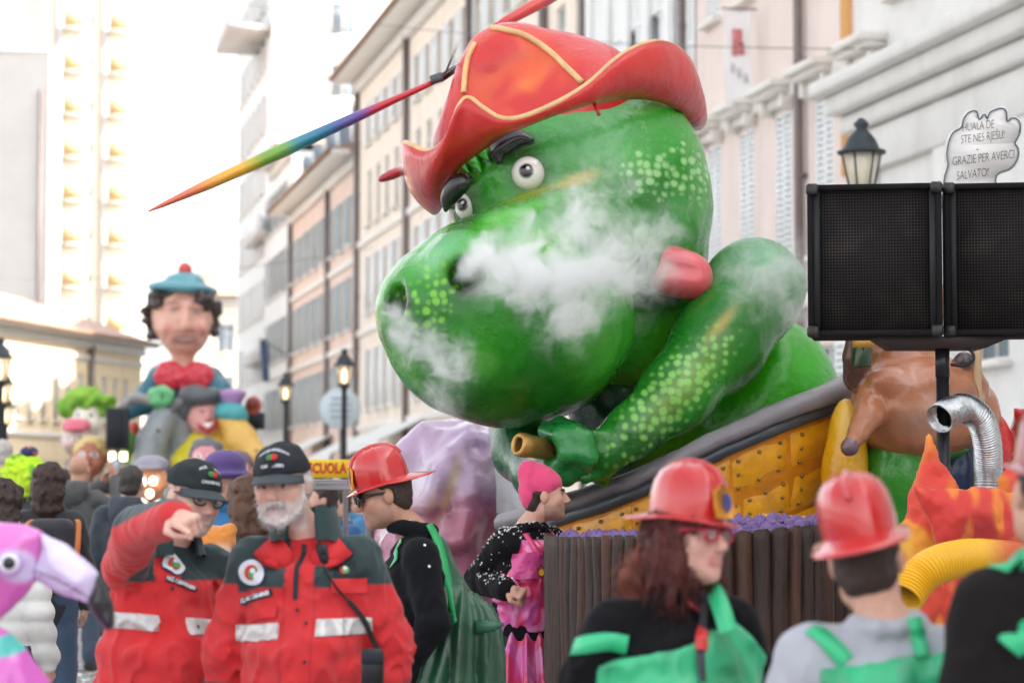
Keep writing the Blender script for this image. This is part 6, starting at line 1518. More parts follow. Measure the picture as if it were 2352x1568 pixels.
S.paints.append(lambda P, C: mixc(C, rgb(204, 56, 102), .5 * sstep(.2, .9, wob(P, 18, 4)))); S.part('beanie', .006, M('knit_pink', attr=True, rough=.9, sheen=.3, bump=(150, .6, .003)), p.root, p.T)
p.top('sweater', rgb(22, 22, 25), .009, M_FLEECE, bulk=.018, fold=.012, collar=(.07, -.025, .016)); p.legs(rgb(36, 36, 42))
# apron: bib, gathered skirt, belt, straps, pocket
PA = rgb(222, 92, 168); PA2 = rgb(226, 60, 110); M_PS = M('satin_pink', attr=True, rough=.26, sheen=.1, spec=.8, bump=(10, .25, .012))
ap = SDF(.03, PA); jk = p.jk
ap._add(lambda q: np.maximum.reduce([jk.ev(q) - .018, -(q[..., 1] - .0), np.abs(q[..., 0] + .0) - (.12 + .42 * np.maximum(0, 1.40 - q[..., 2])), q[..., 2] - 1.415, .96 - q[..., 2]]), V3(-.30, -.05, .95), V3(.30, .33, 1.44), .01, PA, 'u')
ap.dmax = .02; ap.disp = lambda q: .008 * (1 - np.abs(wob(q * V3(1.5, 1, .6), 9, 4))) * -1 + .005
satin = lambda P, C: mixc(mixc(C, PA2, sstep(-.1, .25, wob(P * V3(1.8, 1, .6), 13, 2))), rgb(240, 150, 200), .8 * sstep(.35, .6, wob(P * V3(1.8, 1, .6), 17, 5)))  # two-tone pink, with the satin's sheen painted in as paler streaks
ap.paints.append(satin); ap.part('apron_bib', .008, M_PS, p.root, p.T)
sk = SDF(.03, PA); sk.cap(V3(0, .0, .98), V3(0, .01, .35), .185, .30, sq=((0, 1, 0), .8)); sk.dmax = .04
def skf(q): a = np.arctan2(q[..., 0], q[..., 1]); w = sstep(1.05, .85, q[..., 2]); return w * (.022 * np.sin(a * 15 + wob(q, 4)) + .01 * np.sin(a * 31))
sk.disp = skf; sk.paints.append(satin); sk.part('apron_skirt', .012, M_PS, p.root, p.T)
bt = SDF(.01, rgb(26, 26, 30)); bt.cap(V3(0, .0, 1.0), V3(0, .0, 1.025), .205, .205, sq=((0, 1, 0), .8)); bt.part('belt', .011, M_FLEECE, p.root, p.T)
apb = Both(p.jk, ap); M_PST = M('strap_pink', rgb(228, 74, 128), .3, bump=(20, .3, .006))
ribbon(p, [(1168, 1165), (1185, 1195), (1205, 1225), (1228, 1258), (1244, 1278)], .030, 'strap', M_PST, apb); ribbon(p, [(1266, 1222), (1274, 1236), (1280, 1250)], .024, 'strap', M_PST, apb)
o = p.stick(apb, 1208, 1300, *rect(.13, .13, 8, 8), 'pocket', M('pocket_pink', rgb(222, 84, 150), .26, bump=(9, .9, .03)), lift=.014)
fl_ = [(0, .034), (.012, .012), (.018, .018), (.022, -.008), (.014, -.03), (0, -.036), (-.014, -.03), (-.022, -.008), (-.016, .016), (-.008, .008)]
o = p.stick(apb, 1239, 1310, [(x, y, 0) for (x, y) in fl_], [tuple(range(10))[::-1]], 'flame_emblem', M('flame_dark', rgb(120, 40, 36), .6), None, .03, bend=False); p.stick(apb, 1239, 1312, [(x * .62, y * .6 - .006, 0) for (x, y) in fl_], [tuple(range(10))[::-1]], 'flame_core', M('flame_yellow', rgb(240, 170, 30), .6), o, .034, bend=False)
# white fluff over the sweater
rs = np.random.RandomState(4); V = []; F = []
me = p.jo.data; vv = np.zeros(len(me.vertices) * 3, np.float32); me.vertices.foreach_get('co', vv); vv = vv.reshape(-1, 3).astype(float); nn_ = np.zeros(len(vv) * 3, np.float32); me.vertices.foreach_get('normal', nn_); nn_ = nn_.reshape(-1, 3).astype(float)
wt = np.clip(nn_[:, 2] + .25, .03, 1) ** 2 * sstep(.95, 1.45, vv[:, 2]) + .02; wt /= wt.sum()
for i_ in rs.choice(len(vv), 620, p=wt):
    c = vv[i_] + nn_[i_] * .003; b = len(V); r = rs.uniform(.0015, .006); qv = np.array(ico) * r * rs.uniform(.5, 1.5, 3); V += list(qv + c); F += [tuple(np.array(f) + b) for f in icf]
tag(part('fluff', V, F, M('fluff_white', rgb(225, 224, 220), .9), p.root), None, kind='stuff')
# ---------------------------------------------------------------- red-haired woman with helmet
p = Person('red-haired smiling woman in a red toy fire helmet and green satin apron', at(1580, 1236, 5.9), 196, headrot=(32, 4, -4), headoff=(-.03, .03))
J = p.J; J['elR'] = V3(.27, -.06, 1.14); J['wrR'] = V3(.27, .12, .98); J['elL'] = V3(-.27, -.06, 1.14); J['wrL'] = V3(-.28, .10, .98)
p.body(rgb(224, 172, 156), .006, rgb(110, 60, 46), ears=False, gender='f', lips=rgb(186, 90, 90)); p.hair(rgb(96, 40, 34), 'bob', .007, .018, 42, V3(1.3, 1.3, .5), top=.06); strands(p, bpy.context.scene.objects[[c.name for c in p.root.children if c.name.startswith('hair')][-1]], 1800, .05, .0011, M_HAIR, 1.3, 3, .35, .004); p.helmet(-10, back=.06, k=1.0, up=.008)
S = SDF(.03, rgb(128, 62, 40)); S.ell(p.H((.02, -.13, -.10)), (.06, .06, .09), rot=p.hr); S.ell(p.H((0, -.10, -.16)), (.08, .06, .05), rot=p.hr); S.dmax = .03; S.disp = lambda q: .014 * wob(q, 34, 2); S.paints.append(lambda P, C: mixc(C, rgb(80, 34, 28), .7 * sstep(0, .8, wob(P, 30, 6)))); strands(p, S.part('curls', .009, M_HAIR, p.root, p.T), 900, .05, .0011, M_HAIR, .8, 4, .7, .006)
spectacles(p, M('frame_red', rgb(190, 40, 70), .3), M_LCLR, .0045, label='red-rimmed glasses on the red-haired woman', y=.104)
p.top('sweater', rgb(18, 18, 21), .010, M_FLEECE, bulk=.026, fold=.013, belly=.03, collar=(.068, -.03, .018)); p.legs(rgb(30, 32, 40))
GA = rgb(50, 186, 128); GA2 = rgb(24, 140, 92); ap = SDF(.03, GA); jk = p.jk
ap._add(lambda q, jk=jk: np.maximum.reduce([jk.ev(q) - .022, -q[..., 1], q[..., 2] - np.minimum(1.315 + .30 * (.2 - q[..., 0]), 1.43 - 1.0 * np.maximum(0, -.13 - q[..., 0])), np.abs(q[..., 0]) - .225, .80 - q[..., 2]]), V3(-.32, -.02, .78), V3(.32, .36, 1.42), .01, GA, 'u')
ap.dmax = .03; ap.disp = lambda q: -.014 * (1 - np.abs(wob(q * V3(1.7, 1, .8), 8, 6))) + .006
ap.paints.append(lambda P, C: mixc(C, GA2, .8 * sstep(.1, .7, wob(P * V3(1.6, 1, .8), 8, 2)))); ap.part('apron', .010, M_SATIN, p.root, p.T); apb = Both(p.jk, ap)
M_GS = M('satin_strap', rgb(60, 196, 136), .35, bump=(14, .4, .01))
ribbon(p, [p.wld(q) for q in (V3(-.09, .165, 1.40), V3(-.085, .13, 1.455), V3(-.085, .07, 1.50), V3(-.085, .0, 1.505))], .045, 'strap', M_GS); ribbon(p, [(1440, 1480), (1400, 1472), (1345, 1480), (1318, 1486)], .045, 'strap', M_GS, apb)
ln = thing('lanyard', 'dark lanyard with red clips round the red-haired woman neck', 'lanyard', p.wld(V3(0, .12, 1.2)))
def lanyard(pts, w, mat, name):
    o = ribbon(p, pts, w, name, mat, apb, .016)
    if o is None: return
    o.parent = ln; o.location = tuple(-WL[ln]); return o
lanyard([(1615, 1312), (1612, 1360), (1610, 1420), (1608, 1500), (1606, 1568)], .020, M('lanyard_dark', rgb(60, 56, 66), .6), 'ribbon'); lanyard([(1542, 1318), (1560, 1350), (1582, 1382), (1604, 1400)], .012, M('lanyard_red', rgb(140, 40, 48), .6), 'ribbon'); lanyard([(1611, 1452), (1610, 1470), (1609, 1490)], .03, M('clip_red', rgb(206, 56, 56), .4), 'clip')
# ---------------------------------------------------------------- man seen from behind
p = Person('man seen from behind in a grey shirt and red toy fire helmet', at(1990, 1288, 5.35), -8, headrot=(-4, 0, -6), headoff=(-.05, .03))
J = p.J; J['shR'] = V3(.20, -.01, 1.39); J['shL'] = V3(-.19, -.01, 1.39); J['elR'] = V3(.34, .0, 1.14); J['wrR'] = V3(.34, .15, .97); J['elL'] = V3(-.27, .02, 1.13); J['wrL'] = V3(-.27, .2, 1.0)
p.body(SKIN, .007); p.hair(rgb(62, 46, 38), 'short', top=.06); p.helmet(4, back=.085, k=1.05, up=.02, roll=-6)
p.top('shirt', rgb(178, 180, 188), .010, M_CLOTH, bulk=.035, fold=.010, collar=(.075, -.01, .02)); p.legs(rgb(40, 42, 50)); jk = p.jk
ap = SDF(.03, GA); ap._add(lambda q, jk=jk: np.maximum.reduce([jk.ev(q) - .018, q[..., 1], q[..., 2] - 1.405 - .02 * np.sin(q[..., 0] * 9), np.abs(q[..., 0]) - .16 - .25 * np.maximum(0, 1.3 - q[..., 2]), .75 - q[..., 2]]), V3(-.3, -.34, .74), V3(.3, .02, 1.43), .01, GA, 'u')
ap.dmax = .03; ap.disp = lambda q: -.012 * (1 - np.abs(wob(q * V3(1.7, 1, .8), 9, 1))) + .006; ap.paints.append(lambda P, C: mixc(mixc(C, GA2, .7 * sstep(.1, .8, wob(P * V3(1.6, 1, .8), 7, 7))), rgb(28, 70, 56), .8 * sstep(.45, .6, wob(P, 7, 3)) * (P[:, 2] < 1.2))); ap.part('apron_back', .010, M_SATIN, p.root, p.T); apb = Both(p.jk, ap)
ribbon(p, [(1945, 1520), (1910, 1482), (1880, 1455), (1862, 1445)], .04, 'strap', M_GS, apb); ribbon(p, [(2118, 1510), (2110, 1470), (2104, 1440), (2098, 1420)], .034, 'strap', M_GS, apb)
# ---------------------------------------------------------------- person at the right edge
p = Person('person in black with a green strap and dark red helmet at the right edge', at(2420, 1135, 5.1), 12, headrot=(0, 0, 4))
p.body(SKIN, .008); p.hair(rgb(40, 32, 30), 'short', top=.06); p.helmet(3, M('helmet_dark', rgb(150, 24, 30), .18, coat=.8), back=.08, up=.01)
p.top('sweater', rgb(28, 25, 25), .011, M_FLEECE, bulk=.03, fold=.010, collar=(.075, -.01, .022)); p.legs(rgb(30, 32, 40)); ribbon(p, [(2290, 1310), (2310, 1296), (2340, 1285), (2365, 1290)], .05, 'strap', M_GS, p.jk); ribbon(p, [(2320, 1490), (2352, 1462), (2380, 1450)], .07, 'strap', M_GS, p.jk)
# ================================================================ crowd
CG = 'people in the carnival crowd'
def crowd(label, px, py, d, yaw, top, hair=('short', (.05, .04, .03)), legs=NAVY, skin=SKIN, arms=None, hr=(0, 0, 0), bulk=.02, fine=False, hood=None, h=.016, collar=(.075, -.01, .022), quilt=False):
    p = Person(label, at(px, py, d), yaw, CG, headrot=hr)
    if arms: arms(p)
    p.body(skin, h * .62, fine=fine); p.top('coat', top, h, bulk=bulk, hem=.80, fold=.010, collar=collar, build=not quilt)
    if quilt: p.jk.disp = lambda q: 0.012 - .015 * np.abs(np.sin(q[..., 2] * 32 + .5 * wob(q, 3))) + .003 * wob(q, 12); p.jk.dmax = .04; p.jk.part('coat', h, M_CLOTH, p.root, p.T)
    p.legs(legs, .024)
    if hair: p.hair(hair[1], hair[0], h * .7, .012 if hair[0] == 'curly' else .007, 34)
    if hood:
        S = SDF(.03, hood); n = p.J['neck']; S.cap(n + V3(-.07, -.07, .0), n + V3(.07, -.07, .0), .055, .055); S.ell(n + V3(0, -.11, -.06), (.11, .06, .1)); S.dmax = .01; S.disp = lambda q: .008 * wob(q, 15); S.part('hood', h, M_CLOTH, p.root, p.T)
    return p
def phone_arms(p):
    p.J['elR'] = V3(.30, .14, 1.30); p.J['wrR'] = V3(.20, .33, 1.56); p.J['elL'] = V3(-.25, .16, 1.26); p.J['wrL'] = V3(.06, .34, 1.52); p.J['hdR'] = V3(-.2, .1, 1); p.J['hdL'] = V3(.4, .1, .8)
p = crowd('bald man in a grey hooded jacket holding up a phone', 183, 1080, 22, -12, rgb(84, 84, 84), None, rgb(70, 84, 104), SKIN3, phone_arms, hood=rgb(78, 78, 78))
c = p.wld(V3(.17, .40, 1.66)); t = thing('phone', 'phone held up by the bald man in grey', 'phone', c); mb = MB(); mb.box(c, (.038, .006, .075), rotm(0, 0, -12), .004); mb.part('case', M_BLK, t); mb = MB(); mb.box(c + V3(0, -.0085, 0), (.033, .002, .066), rotm(0, 0, -12)); mb.part('screen', M('screen', rgb(170, 190, 205), .2), t)
mb = MB(); st = [p.wld(q) for q in (V3(-.12, -.02, 1.50), V3(-.05, -.15, 1.38), V3(.12, -.17, 1.18), V3(.24, -.12, 1.0))]; mb.tube(spline(st, 20), .014, 6, True, .4); mb.part('bag_strap', M_BLK, p.root)
p = crowd('woman in a black coat and jeans with an orange-strapped backpack', 112, 1112, 15.5, 5, rgb(40, 40, 46), ('curly', rgb(60, 40, 32)), rgb(58, 76, 100), h=.014)
bk = p.wld(V3(.05, -.26, 1.22)); t = thing('backpack', 'black backpack with an orange strap on the woman in jeans', 'backpack', bk - V3(0, 0, .2)); S = SDF(.04, rgb(44, 40, 48)); S.box(bk, (.15, .09, .21), .07); S.box(bk + V3(0, -.09, -.06), (.11, .04, .1), .03); S.part('pack', .014, M_CLOTH, t)
for sx in (-.13, .15): mb = MB(); mb.tube(spline([bk + V3(sx, .05, .2), bk + V3(sx * 1.15, -.02, .17), bk + V3(sx * 1.2, -.09, .02), bk + V3(sx, -.05, -.17)], 16), .018, 6, True, .4); mb.part('strap', M('strap_orange', rgb(196, 110, 50), .6), t)
p = crowd('person under a huge neon green wig', 58, 1098, 21, 20, rgb(50, 52, 58), None)
S = SDF(.05, rgb(196, 236, 40)); 
for (x, y, z, r) in ((0, 0, .06, .15), (.09, 0, .02, .11), (-.09, 0, .02, .11), (0, -.07, .0, .13), (.05, .05, .08, .10), (-.06, .04, .08, .10), (0, -.03, -.09, .12)): S.ell(p.H((x, y, z)), (r, r, r * .9))
S.dmax = .05; S.disp = lambda q: .02 * wob(q, 30, 2) + .012 * wob(q, 70, 4); S.paints.append(lambda P, C: mixc(mixc(C, rgb(70, 170, 50), .8 * sstep(.3, .9, wob(P, 9, 6))), rgb(226, 250, 90), .5 * sstep(.2, .9, wob(P, 20, 1)))); S.part('wig', .014, M('wig', attr=True, rough=.7, bump=(50, 1., .02)), p.root, p.T)
S = SDF(.02, rgb(40, 50, 96)); S.ell(p.H((.03, .0, .215)), (.075, .06, .05)); S.paints.append(lambda P, C: mixc(C, rgb(226, 110, 40), sstep(.6, .7, wob(P, 30, 3)))); S.part('wig_ornament', .012, M_CLOTH, p.root, p.T)
p = crowd('woman with long dark curls in a white puffer jacket beside the flamingo', 8, 1165, 11.2, -15, rgb(214, 212, 208), ('curly', rgb(58, 42, 36)), rgb(40, 38, 42), h=.012, bulk=.025, quilt=True)
crowd('grey-haired person at the left edge of the crowd', 6, 1046, 24, 0, rgb(150, 150, 150), ('short', rgb(196, 190, 184)), NAVY)
crowd('man with thinning hair in a dark hooded jacket beside the pointing steward', 302, 1112, 17, -10, rgb(44, 52, 62), ('short', rgb(70, 62, 58)), rgb(40, 44, 54), hood=rgb(50, 58, 70), bulk=.05)
crowd('person with long brown curls just behind the bearded steward', 566, 1150, 12.5, 20, rgb(70, 60, 64), ('curly', rgb(98, 66, 48)), rgb(40, 44, 60))
p = crowd('person in a bright blue costume with a purple hat behind the pointing steward', 516, 1112, 15, 175, rgb(50, 120, 172), ('short', rgb(80, 60, 110)), rgb(50, 120, 172), bulk=.06)
S = SDF(.03, rgb(92, 70, 130)); S.ell(p.H((0, 0, .12)), (.13, .13, .09)); S.ell(p.H((0, 0, .06)), (.17, .17, .03)); S.part('hat', .014, M_CLOTH, p.root, p.T)
crowd('second blue-costumed person with a white collar left of the bearded steward', 478, 1150, 17.5, 200, rgb(70, 142, 190), ('short', rgb(120, 80, 60)), rgb(60, 120, 170), bulk=.06)
cols = [rgb(60, 110, 150), rgb(46, 92, 140), rgb(70, 124, 164), rgb(60, 130, 170), rgb(70, 60, 110), rgb(60, 70, 90), rgb(150, 60, 60), rgb(80, 120, 90), rgb(90, 90, 96)]
spots_ = [(742, 1150, 17, 'blue-clad person below the left end of the yellow SCUOLA sign'), (778, 1160, 19, 'light blue-clad person below the right end of the yellow SCUOLA sign'), (812, 1148, 21, 'blue-clad person just left of the sunglasses man'), (722, 1120, 26, 'small far person seen right beside the bearded steward ear'), (235, 1118, 27, 'far person in navy between the bald man and the dark hood'), (262, 1098, 33, 'far person below the black loudspeaker of the back float'), (140, 1104, 30, 'far person in a blue cap behind the bald man'), (392, 1100, 31, 'far person under the grey bull head of the back float'), (600, 1108, 24, 'far person in front of the teal lamp post')]
for i, (x, y, d, lb) in enumerate(spots_): crowd(lb, x, y, d, rnd.uniform(-40, 220), cols[i], (rnd.choice(['short', 'curly']), (rgb(60, 44, 36), rgb(40, 34, 32), rgb(150, 120, 80))[i % 3]), (rgb(50, 60, 84), rgb(36, 36, 42))[i % 2], h=.02)
# faces with lit bulbs: cap-wearing puppet heads on poles, and bulbs
def puppet(label, px, py, d, r, face, hairc, hat=None, grp='puppet heads on poles', extra=None):
    c = at(px, py, d); t = thing('puppet_head', label, 'puppet', c * V3(1, 1, 0), grp)
    S = SDF(r * .15, face); S.ell(c, (r * .8, r * .8, r)); S.ell(c + V3(0, -r * .8, -r * .1), (r * .2, r * .3, r * .28)); 
    for x in (-1, 1): S.ell(c + V3(x * r * .4, -r * .55, -r * .25), (r * .28,) * 3); S.ell(c + V3(x * r * .82, 0, -.05 * r), (r * .12, r * .15, r * .25))
    S.ell(c + V3(0, -r * .62, -r * .62), (r * .35, r * .2, r * .08), col=lerp(face, rgb(150, 30, 40), .7), k=r * .05)
    def pt(P, C):
        for x in (-1, 1):
            q = c + V3(x * r * .33, -r * .72, r * .18); C = mixc(C, (.85, .85, .85), 1.0 * (np.linalg.norm((P - q) * V3(1, .5, 1.4), axis=1) < r * .18)); C = mixc(C, (.03, .02, .02), 1.0 * (np.linalg.norm((P - q) * V3(1, .5, 1), axis=1) < r * .09))
        return C
    S.paints.append(pt); S.part('head', r * .09, paint_mat('puppet_paint', rough=.45, coat=.15), t)
    if hairc is not None:
        S = SDF(r * .2, hairc); S.ell(c + V3(0, r * .2, r * .3), (r * .92, r * .85, r * .85)); S.ell(c + V3(0, -r * .75, -r * .2), (r * .75, r * .55, r * .85), op='sub', k=r * .1); S.dmax = r * .15; S.disp = lambda q: r * .07 * wob(q, 5 / r, 2); S.part('hair', r * .09, M_HAIR, t)
    if hat is not None:
        S = SDF(r * .1, hat); S.ell(c + V3(0, 0, r * .85), (r * .85, r * .85, r * .45)); S.ell(c + V3(0, -r * .6, r * .65), (r * .7, r * .6, r * .1)); S.part('hat', r * .1, paint_mat('puppet_paint'), t)
    mb = MB(); mb.tube([c * V3(1, 1, 0), c - V3(0, 0, r * .8)], max(.03, r * .18), 8); mb.part('post', MATS['pipe'], t)
    return t
puppet('puppet head with a grey cap and glowing bulbs beside the pointing steward', 348, 1105, 24, .20, rgb(222, 150, 110), None, rgb(150, 146, 160))
puppet('pink bald puppet head with grey hair above the pointing steward cap', 474, 1056, 27, .22, rgb(222, 150, 150), rgb(110, 108, 116))
puppet('puppet head with a bulb nose between the two stewards', 545, 1080, 26, .19, rgb(214, 150, 130), rgb(120, 100, 110))
puppet('puppet head with a green leafy wig left of the back float', 200, 962, 50, .42, rgb(236, 226, 206), None)
puppet('puppet head with a pink cap below the green wig', 176, 1012, 47, .34, rgb(222, 190, 180), None, rgb(224, 110, 130))
puppet('brown-faced puppet head with blond hair left of the black loudspeaker', 208, 1052, 44, .36, rgb(176, 110, 84), rgb(226, 200, 130))
c = at(200, 935, 50); S = SDF(.15, rgb(140, 190, 60))
for (x, z, r) in ((-.3, .1, .22), (-.12, .2, .24), (.1, .22, .24), (.3, .1, .22), (.42, -.05, .16), (-.42, -.05, .16), (0, .05, .25)): S.ell(c + V3(x, 0, z), (r, r * 1.2, r * .8))
S.dmax = .12; S.disp = lambda q: .07 * wob(q, 7, 2); S.paints.append(lambda P, C: mixc(C, rgb(90, 150, 40), .8 * sstep(0, .8, wob(P, 5, 4)))); tag(S.part('leafy_wig', .05, M('wig', attr=True)), 'bushy light green wig on the puppet head at the left', 'wig', 'puppet wigs')
for i, (x, y, d, lb) in enumerate(((326, 1107, 23.5, 'left of the three glowing bulbs on the capped puppet'), (352, 1104, 23.5, 'right of the three glowing bulbs on the capped puppet'), (344, 1133, 23.5, 'lowest of the three glowing bulbs on the capped puppet'), (564, 1091, 25.5, 'single glowing bulb between the two steward caps'))):
    c = at(x, y, d); mb = MB(); mb.lathe([(.002, -.045), (.03, -.03), (.04, 0), (.03, .03), (.002, .045)], c, 12); tag(mb.part('light_bulb', M('bulb_lit', rgb(255, 230, 190), .4, emit=((1, .75, .42), 3)), None, True), lb, 'bulb', 'glowing bulbs')
# plush in the crowd
c = at(494, 1250, 11.5); t = thing('plush_toy', 'orange and white plush toy held between the two stewards', 'plush toy', c - V3(0, 0, .12)); S = SDF(.03, rgb(214, 134, 60)); S.ell(c, (.10, .09, .09)); S.ell(c + V3(-.07, 0, .07), (.035, .03, .035)); S.ell(c + V3(.07, 0, .07), (.035, .03, .035)); S.ell(c + V3(.03, -.05, -.07), (.05, .05, .07), col=rgb(226, 220, 214)); S.ell(c + V3(0, 0, -.16), (.09, .08, .1)); S.dmax = .02; S.disp = lambda q: .006 * wob(q, 60); S.part('body', .01, M('plush', attr=True, rough=.95, sheen=.3, bump=(120, .6, .004)), t)
# ---- yellow sign and rail
p0 = at(752, 1076, 17.2); t = thing('yellow_sign', 'yellow board reading SCUOLA in red letters', 'sign', p0 * V3(1, 1, 0)); w, h_ = 52 * mpp(17.2), 21 * mpp(17.2)
mb = MB(); mb.box(p0, (w, .02, h_), None, .005); mb.part('board', M('sign_yellow', rgb(244, 200, 30), .5), t)
V, F = text_mesh('SCUOLA', h_ * 1.55, 0, 0, .004); V[:, 0] *= w * 1.72 / (V[:, 0].max() - V[:, 0].min()); part('lettering', np.stack([V[:, 0] + p0[0], np.full(len(V), p0[1] - .024), V[:, 1] + p0[2]], 1), F, M('sign_red', rgb(206, 56, 40), .5), t, False)
for sx in (-.8, .8): mb = MB(); mb.tube([(p0[0] + sx * w, p0[1] + .03, 0), (p0[0] + sx * w, p0[1] + .03, p0[2])], .02, 8); mb.part('post', MATS['pipe'], t)
a, b = at(640, 1112, 14.2), at(850, 1112, 14.6); t = thing('aluminium_rail', 'ribbed aluminium rail below the yellow sign', 'rail', a * V3(1, 1, 0)); dr = nrm(b - a); Fm = [dr, nrm(np.cross(V3(0, 0, 1), dr)), V3(0, 0, 1)]
for k in range(4): mb = MB(); mb.box((a + b) / 2 + V3(0, 0, .022 - .015 * k), (np.linalg.norm(b - a) / 2, .02 + .003 * (k % 2), .0075), Fm, .002); mb.part('profile', M('rail_alu', rgb(205, 206, 208), .35, metal=.6), t)
for q in (a, b): mb = MB(); mb.tube([q * V3(1, 1, 0), q - V3(0, 0, .03)], .025, 8); mb.part('post', MATS['pipe'], t)
# ================================================================ the back float
BFD = 45.0
def W_(px, py, dd=0.): return at(px, py, BFD + dd)
m_ = mpp(BFD)
M_PP = paint_mat('papier', rough=.4, coat=.2, bump=(1.2, .4, .1), bump2=(14, .2, .02))
bfl = thing('back_float_trailer', 'trailer of the far carnival float', 'trailer', W_(440, 1120, .8) * V3(1, 1, 0)); c = W_(440, 1120, .8); mb = MB(); mb.box((c[0], c[1], .7), (1.6, 1.5, .25), None, .03); mb.part('deck', M('deck_dark'), bfl)
for sx in (-1.1, 1.1): mb = MB(); mb.lathe([(.1, -.1), (.32, -.1), (.35, -.05), (.35, .05), (.32, .1), (.1, .1)], V3(c[0] + sx, c[1] - 1.2, .35), 18, A=[V3(1, 0, 0), V3(0, 0, 1), V3(0, -1, 0)]); mb.part('wheel', M('rubber'), bfl, True)
mb = MB(); mb.box(W_(440, 1075, 1.2), (.9, .6, .45), None, .05); mb.part('plinth', M('plinth', rgb(70, 70, 90), .8), bfl)
g = thing('beret_giant', 'giant papier-mache man in a teal beret and red bow tie on the far float', 'float figure', W_(420, 1060, .6))
FC = rgb(226, 172, 152); S = SDF(.12, FC)
S.ell(W_(420, 725), (72 * m_, 70 * m_, 82 * m_)); S.ell(W_(424, 775, -.1), (50 * m_, 50 * m_, 42 * m_)); S.ell(W_(428, 735, -.62), (10 * m_, 14 * m_, 26 * m_), k=.06); S.ell(W_(428, 752, -.66), (16 * m_, 14 * m_, 10 * m_), k=.06)
for x in (-1, 1): S.ell(W_(424 + x * 36, 752, -.42), (20 * m_, 16 * m_, 18 * m_)); S.ell(W_(424 + x * 26, 712, -.56), (15 * m_, 10 * m_, 12 * m_), op='sub', k=.06); S.ell(W_(424 + x * 26, 716, -.47), (11 * m_, 9 * m_, 6 * m_), k=.02, col=rgb(206, 170, 160)); S.cap(W_(424 + x * 14, 700, -.58), W_(424 + x * 40, 704, -.50), 6 * m_, 5 * m_, k=.04); S.cap(W_(424 + x * 18, 755, -.55), W_(424 + x * 34, 785, -.42), 5 * m_, 5 * m_, k=.05); S.ell(W_(420 + x * 72, 735, .05), (10 * m_, 10 * m_, 20 * m_))
S.ell(W_(424, 782, -.52), (26 * m_, 14 * m_, 6 * m_), op='sub', k=.05); S.cap(W_(420, 800), W_(420, 850), 26 * m_, 26 * m_)
def gp(P, C):
    C = mixc(C, rgb(140, 50, 54), .9 * blob(P, 424, 783, 34, 12, 0, .5)); C = mixc(C, rgb(226, 210, 200), .9 * blob(P, 424, 779, 24, 4, 0, .4)); C = mixc(C, rgb(176, 116, 100), .7 * sstep(.25, .6, np.abs(wob(P * V3(.4, 1, 1.8), 4, 2))) * (pix(P)[1] < 700)); C = mixc(C, rgb(170, 100, 90), .6 * np.maximum(blob(P, 380, 768, 4, 26, 12, .6), blob(P, 468, 768, 4, 26, -12, .6))); C = mixc(C, rgb(206, 120, 110), .6 * blob(P, 390, 755, 20, 20, 0, 1.)); C = mixc(C, rgb(206, 120, 110), .6 * blob(P, 458, 755, 20, 20, 0, 1.)); C = mixc(C, rgb(196, 110, 106), .6 * blob(P, 428, 752, 12, 16, 0, 1.))
    for x in (398, 450): C = mixc(C, rgb(60, 44, 40), .8 * blob(P, x, 716, 8, 3.5, 0, .5)); C = mixc(C, rgb(90, 60, 50), .7 * blob(P, x, 696, 17, 5, 0, .6))
    return C
S.paints.append(gp); S.part('head', .05, M_PP, g)
S = SDF(.08, rgb(60, 48, 44))
for (x, y, r) in ((338, 712, 14), (340, 740, 13), (348, 770, 11), (497, 706, 12), (496, 735, 12), (492, 762, 9), (352, 700, 17), (345, 722, 16), (350, 745, 13), (358, 765, 10), (362, 688, 18), (385, 682, 16), (478, 692, 16), (486, 715, 15), (488, 738, 12), (484, 758, 9), (460, 684, 15), (425, 682, 14), (360, 690, 22), (470, 690, 22)): S.ell(W_(x, y, .0 if y > 690 else -.3), (r * m_, r * m_ * 1.4, r * m_))
S.dmax = .05; S.disp = lambda q: .07 * wob(q, 9); S.dmax = .1; S.part('hair', .04, M_PP, g)
S = SDF(.12, rgb(96, 158, 168)); S.ell(W_(420, 664), (82 * m_, 76 * m_, 18 * m_), rot=rotm(0, 4, 0)); S.ell(W_(424, 646), (44 * m_, 46 * m_, 22 * m_)); S.paints.append(lambda P, C: mixc(C, rgb(70, 130, 146), .6 * sstep(0, .8, wob(P * V3(1, 1, 3), 3, 2)))); bt = S.part('beret', .05, M_PP, g)
S = SDF(.05, rgb(206, 70, 64)); S.ell(W_(425, 620), (17 * m_, 17 * m_, 18 * m_)); S.part('pompom', .04, M_PP, bt)
S = SDF(.15, rgb(52, 116, 130)); S.ell(W_(425, 930, .5), (80 * m_, 70 * m_, 90 * m_)); S.cap(W_(370, 870, .3), W_(325, 925, -.1), 34 * m_, 26 * m_); S.cap(W_(325, 925, -.1), W_(285, 950, -.6), 26 * m_, 20 * m_); S.cap(W_(485, 870, .3), W_(505, 900, -.2), 30 * m_, 26 * m_); S.cap(W_(505, 900, -.2), W_(515, 945, -.5), 24 * m_, 20 * m_); S.cap(W_(425, 960, .5), W_(425, 1070, .6), 85 * m_, 80 * m_); S.paints.append(lambda P, C: mixc(C, rgb(36, 84, 110), .6 * sstep(0, .8, wob(P, 3, 5)))); S.part('coat', .06, M_PP, g)
